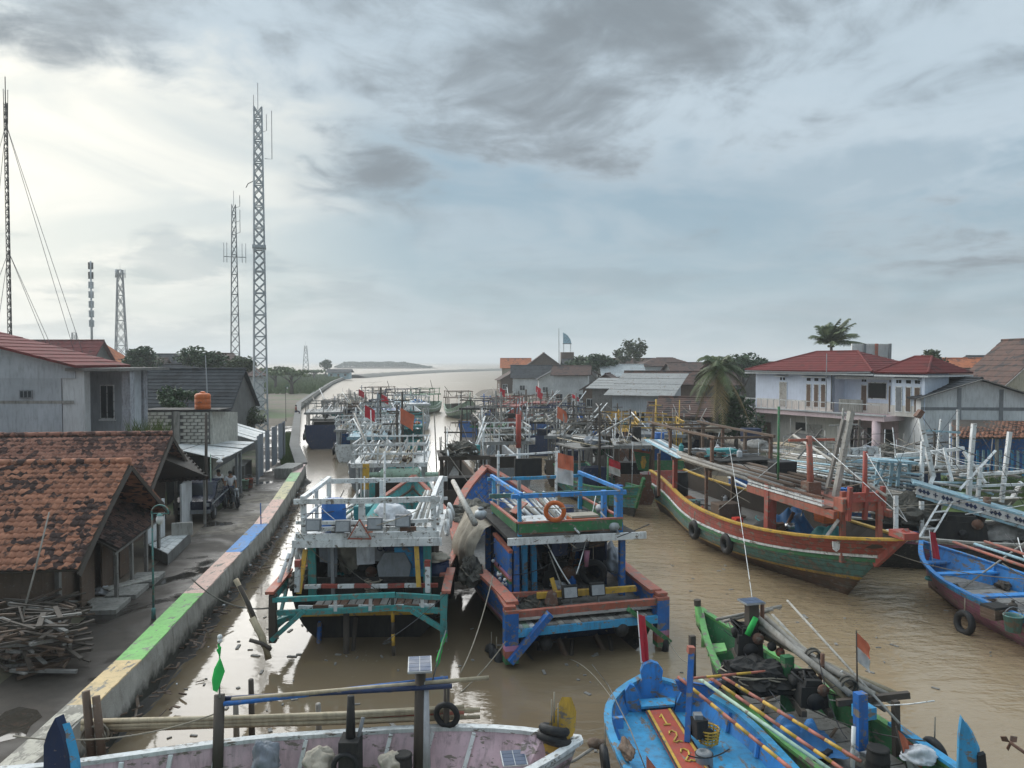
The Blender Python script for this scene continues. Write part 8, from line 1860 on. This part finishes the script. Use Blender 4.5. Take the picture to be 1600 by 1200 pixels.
# parked dark pickup
def pickup(label, c, rz):
    T = thing('pickup_truck', label, 'car', c, rz); bm = mat('dark_blue_car_paint', (.012, .016, .035), .25, .2, 2, 0, bmp=0, streak=False)
    prof = [(-2.2, .45), (-2.2, .95), (-1.25, 1.05), (-.75, 1.6), (.35, 1.62), (.55, 1.0), (2.1, .98), (2.1, .45)]
    MB().loft([[V((s * w_, y, z)) for y, z in prof] for s, w_ in ((-1, .78), (-1, .8), (1, .8), (1, .78))], True, True).build('body', bm, T)
    for sd in (-1, 1):
        MB().prism([(sd * .803, -1.1, 1.08), (sd * .803, -.7, 1.52), (sd * .803, .28, 1.54), (sd * .803, .42, 1.06)], (sd * .008, 0, 0)).build('side_window', P['glass'], T)
        bar(T, 'chrome_strip', (sd * .81, -2.1, .82), (sd * .81, 2.0, .82), P['steel'], .02, .05)
        for y in (-1.4, 1.3):
            w = MB().torus((sd * .74, y, .33), .24, .1, (1, 0, 0), 18, 8).build('wheel', P['black'], T, True); MB().tube([(sd * .72, y, .33), (sd * .82, y, .33)], .17, 12).build('rim', P['grey'], w)
        box(T, 'headlight', (sd * .6, -2.205, .8), (.26, .03, .16), P['lampglass'])
    MB().prism([(-.68, -1.2, 1.09), (.68, -1.2, 1.09), (.6, -.82, 1.52), (-.6, -.82, 1.52)], (0, -.015, .01)).build('windscreen', P['glass'], T)
    box(T, 'bumper', (0, -2.25, .5), (1.55, .1, .16), P['grey']); box(T, 'tailgate', (0, 2.12, .75), (1.5, .04, .45), bm)
pickup('dark blue pickup parked under the eaves of the second tiled house', V((-14.75, 35.9, RZ)), .18)
T = thing('motorcycle', 'black motorcycle parked by the roadside next to the dark pickup', 'motorcycle', V((-13.9, 37.6, RZ)), .6)
for y in (-.6, .6): w = MB().torus((0, y, .3), .24, .06, (1, 0, 0), 18, 7).build('wheel', P['black'], T, True); MB().torus((0, y, .3), .05, .03, (1, 0, 0), 10, 5).build('hub', P['grey'], w)
MB().tube([(0, -.5, .62), (0, -.1, .72), (0, .3, .74), (0, .75, .82)], [.06, .13, .12, .07], 8).build('seat', P['black'], T, True); MB().box((0, 0, .42), (.24, .4, .34)).build('engine', P['grey'], T)
for sd in (-1, 1): tube(T, 'fork', [(sd * .07, -.6, .3), (sd * .07, -.42, .95)], .025, P['steel'], 6)
tube(T, 'handlebar', [(-.32, -.32, 1.02), (0, -.42, .96), (.32, -.32, 1.02)], .018, P['black'], 6); MB().blob((0, -.5, .9), .1, 10, 7, 0).build('headlamp', P['lampglass'], T, True)
for k, (px, py, m, l) in enumerate(((382, 764, 'palegreen', 'pale green bucket by the shed post'), (389, 762, 'brick', 'red bucket beside the pale green one'))): bucket(G(px, py, RZ), .26, .5, P[m], l)
box_ = tag(MB().box((0, 0, .3), (1.1, 2.6, .6)).build('concrete_block', P['conc'], None), 'low concrete block at the far end of the road', 'block'); box_.location = G(452, 742, RZ)
# people
def person(label, p, rz, shirt, trousers, h=1.65, sit=False):
    T = thing('person', label, 'person', p, rz); k = h / 1.7
    def skin(name, verts, edges, rad, m):
        me = bpy.data.meshes.new(name); me.from_pydata([V(v) * k for v in verts], edges, []); o = bpy.data.objects.new(name, me); COL.objects.link(o); o.parent = T; me.materials.append(m)
        sk = o.modifiers.new('skin', 'SKIN'); o.modifiers.new('sub', 'SUBSURF').levels = 1; o.modifiers['sub'].render_levels = 2
        for v, r_ in zip(me.skin_vertices[0].data, rad): v.radius = (r_ * k, r_ * k)
        me.skin_vertices[0].data[0].use_root = True
        for pl in me.polygons: pl.use_smooth = True
        return o
    sm = mat('brown_skin', (.22, .12, .075), .6, .1, 3, 0, bmp=0, streak=False)
    kz, ky = (.0, 0) if not sit else (-.35, .35)
    hips = .92 if not sit else .5
    vs = [(0, 0, hips), (0, 0, hips + .22), (0, .0, hips + .45), (0, -.01, hips + .56), (0, -.02, hips + .64), (0, -.03, hips + .72),
          (.2, 0, hips + .5), (.26, -.04, hips + .22), (.27, -.14, hips - .02), (.27, -.2, hips - .08), (-.2, 0, hips + .5), (-.26, -.04, hips + .22), (-.27, -.14, hips - .02), (-.27, -.2, hips - .08),
          (.1, 0, hips - .05), (.11, -.02 if not sit else -.42, hips - .42 if not sit else hips - .02), (.12, .02 if not sit else -.42, .08), (.12, -.12 if not sit else -.55, .03), (-.1, 0, hips - .05), (-.11, -.02 if not sit else -.42, hips - .42 if not sit else hips - .02), (-.12, .02 if not sit else -.42, .08), (-.12, -.12 if not sit else -.55, .03)]
    es = [(0, 1), (1, 2), (2, 3), (3, 4), (4, 5), (2, 6), (6, 7), (7, 8), (8, 9), (2, 10), (10, 11), (11, 12), (12, 13), (0, 14), (14, 15), (15, 16), (16, 17), (0, 18), (18, 19), (19, 20), (20, 21)]
    rd = [.13, .13, .14, .05, .09, .10, .06, .05, .04, .035, .06, .05, .04, .035, .09, .065, .045, .04, .09, .065, .045, .04]
    skin('body', vs, es, rd, sm)
    skin('shirt', [(0, 0, hips - .02), (0, 0, hips + .22), (0, 0, hips + .47), (.2, 0, hips + .5), (.26, -.03, hips + .3), (-.2, 0, hips + .5), (-.26, -.03, hips + .3)], [(0, 1), (1, 2), (2, 3), (3, 4), (2, 5), (5, 6)], [.16, .155, .15, .085, .08, .085, .08], shirt)
    skin('trousers', [(0, 0, hips), (.1, 0, hips - .05), (.11, -.02 if not sit else -.42, hips - .42 if not sit else hips - .02), (.12, .02 if not sit else -.42, .2), (-.1, 0, hips - .05), (-.11, -.02 if not sit else -.42, hips - .42 if not sit else hips - .02), (-.12, .02 if not sit else -.42, .2)], [(0, 1), (1, 2), (2, 3), (0, 4), (4, 5), (5, 6)], [.145, .115, .085, .075, .115, .085, .075], trousers)
    MB().blob((0, -.01, (hips + .74) * k), (.108 * k, .118 * k, .10 * k), 12, 8, .03).build('hair', P['black'], T, True)
person('person in a grey shirt standing by the motorcycle', V((-14.35, 38.3, RZ)), .5, P['cloth'], P['navy'])
person('person in a white shirt standing behind the dark pickup', V((-15.15, 38.8, RZ)), 1.0, P['flagwhite'], P['dark'])
person('person in a dark red shirt sitting on the far quay wall', along(full, 98) + V((-.5, 0, 0)), 2.0, P['red'], P['navy'], 1.65, True)

# sticks, bottles and scraps along the waterline of the quay wall
mb = MB(); q_ = random.Random(77)
for i in range(300):
    Y = 12 + 34 * ((q_.randrange(22) + q_.gauss(.5, .3)) / 22); p = along(full, Y); o = abs(q_.gauss(.12, .28)); a = q_.uniform(0, 6.3); L_ = q_.uniform(.06, .45); c = V((p.x + o, p.y, max(.03, .32 - .4 * o) + q_.uniform(0, .1)))
    d = V((math.cos(a), math.sin(a), q_.uniform(-.3, .3))) * L_ / 2; mb.bar(c - d, c + d, q_.uniform(.015, .07), q_.uniform(.01, .04))
stuff(mb.build('waterline_debris', P['brown'], None), 'sticks and scraps caught along the foot of the quay wall', 'debris')
mb = MB()
for i in range(26):
    Y = 12 + 34 * ((q_.randrange(22) + q_.gauss(.5, .2)) / 22); p = along(full, Y); o = abs(q_.gauss(.15, .35)); a = q_.uniform(0, 6.3); c = V((p.x + o, p.y, max(.03, .34 - .4 * o) + .04)); s_ = q_.uniform(.03, .11)
    mb.box(c, (s_, s_ * q_.uniform(.5, 1.5), s_ * .4), a)
stuff(mb.build('litter', P['cloth'], None), 'pale plastic litter caught along the foot of the quay wall', 'litter')

pd = [G(x, y, RZ + .004) for x, y in ((-20, 1135), (8, 1112), (30, 1104), (58, 1109), (66, 1120), (48, 1134), (40, 1150), (5, 1158), (-20, 1165))]
pm, nt_, N_, L_, b_ = nodes_of('puddle_water'); b_.inputs['Base Color'].default_value = (.05, .043, .035, 1); b_.inputs['Roughness'].default_value = .03; b_.inputs['IOR'].default_value = 1.5
struct(MB().add(pd, [tuple(range(len(pd)))]).build('puddle', pm))

mb = MB()
for i in range(170):                            # scraps afloat among the moorings
    c = V((q_.uniform(-8, 3), q_.uniform(14.5, 24), .01)) if i < 110 else V((q_.uniform(3, 15), q_.uniform(17, 36), .01)); s_ = q_.uniform(.02, .09); a = q_.uniform(0, 6.3)
    mb.box(c, (s_ * q_.uniform(1, 4), s_, .025), a)
stuff(mb.build('floating_litter', P['greywood'], None), 'scraps of wood and plastic afloat among the moored boats', 'litter')
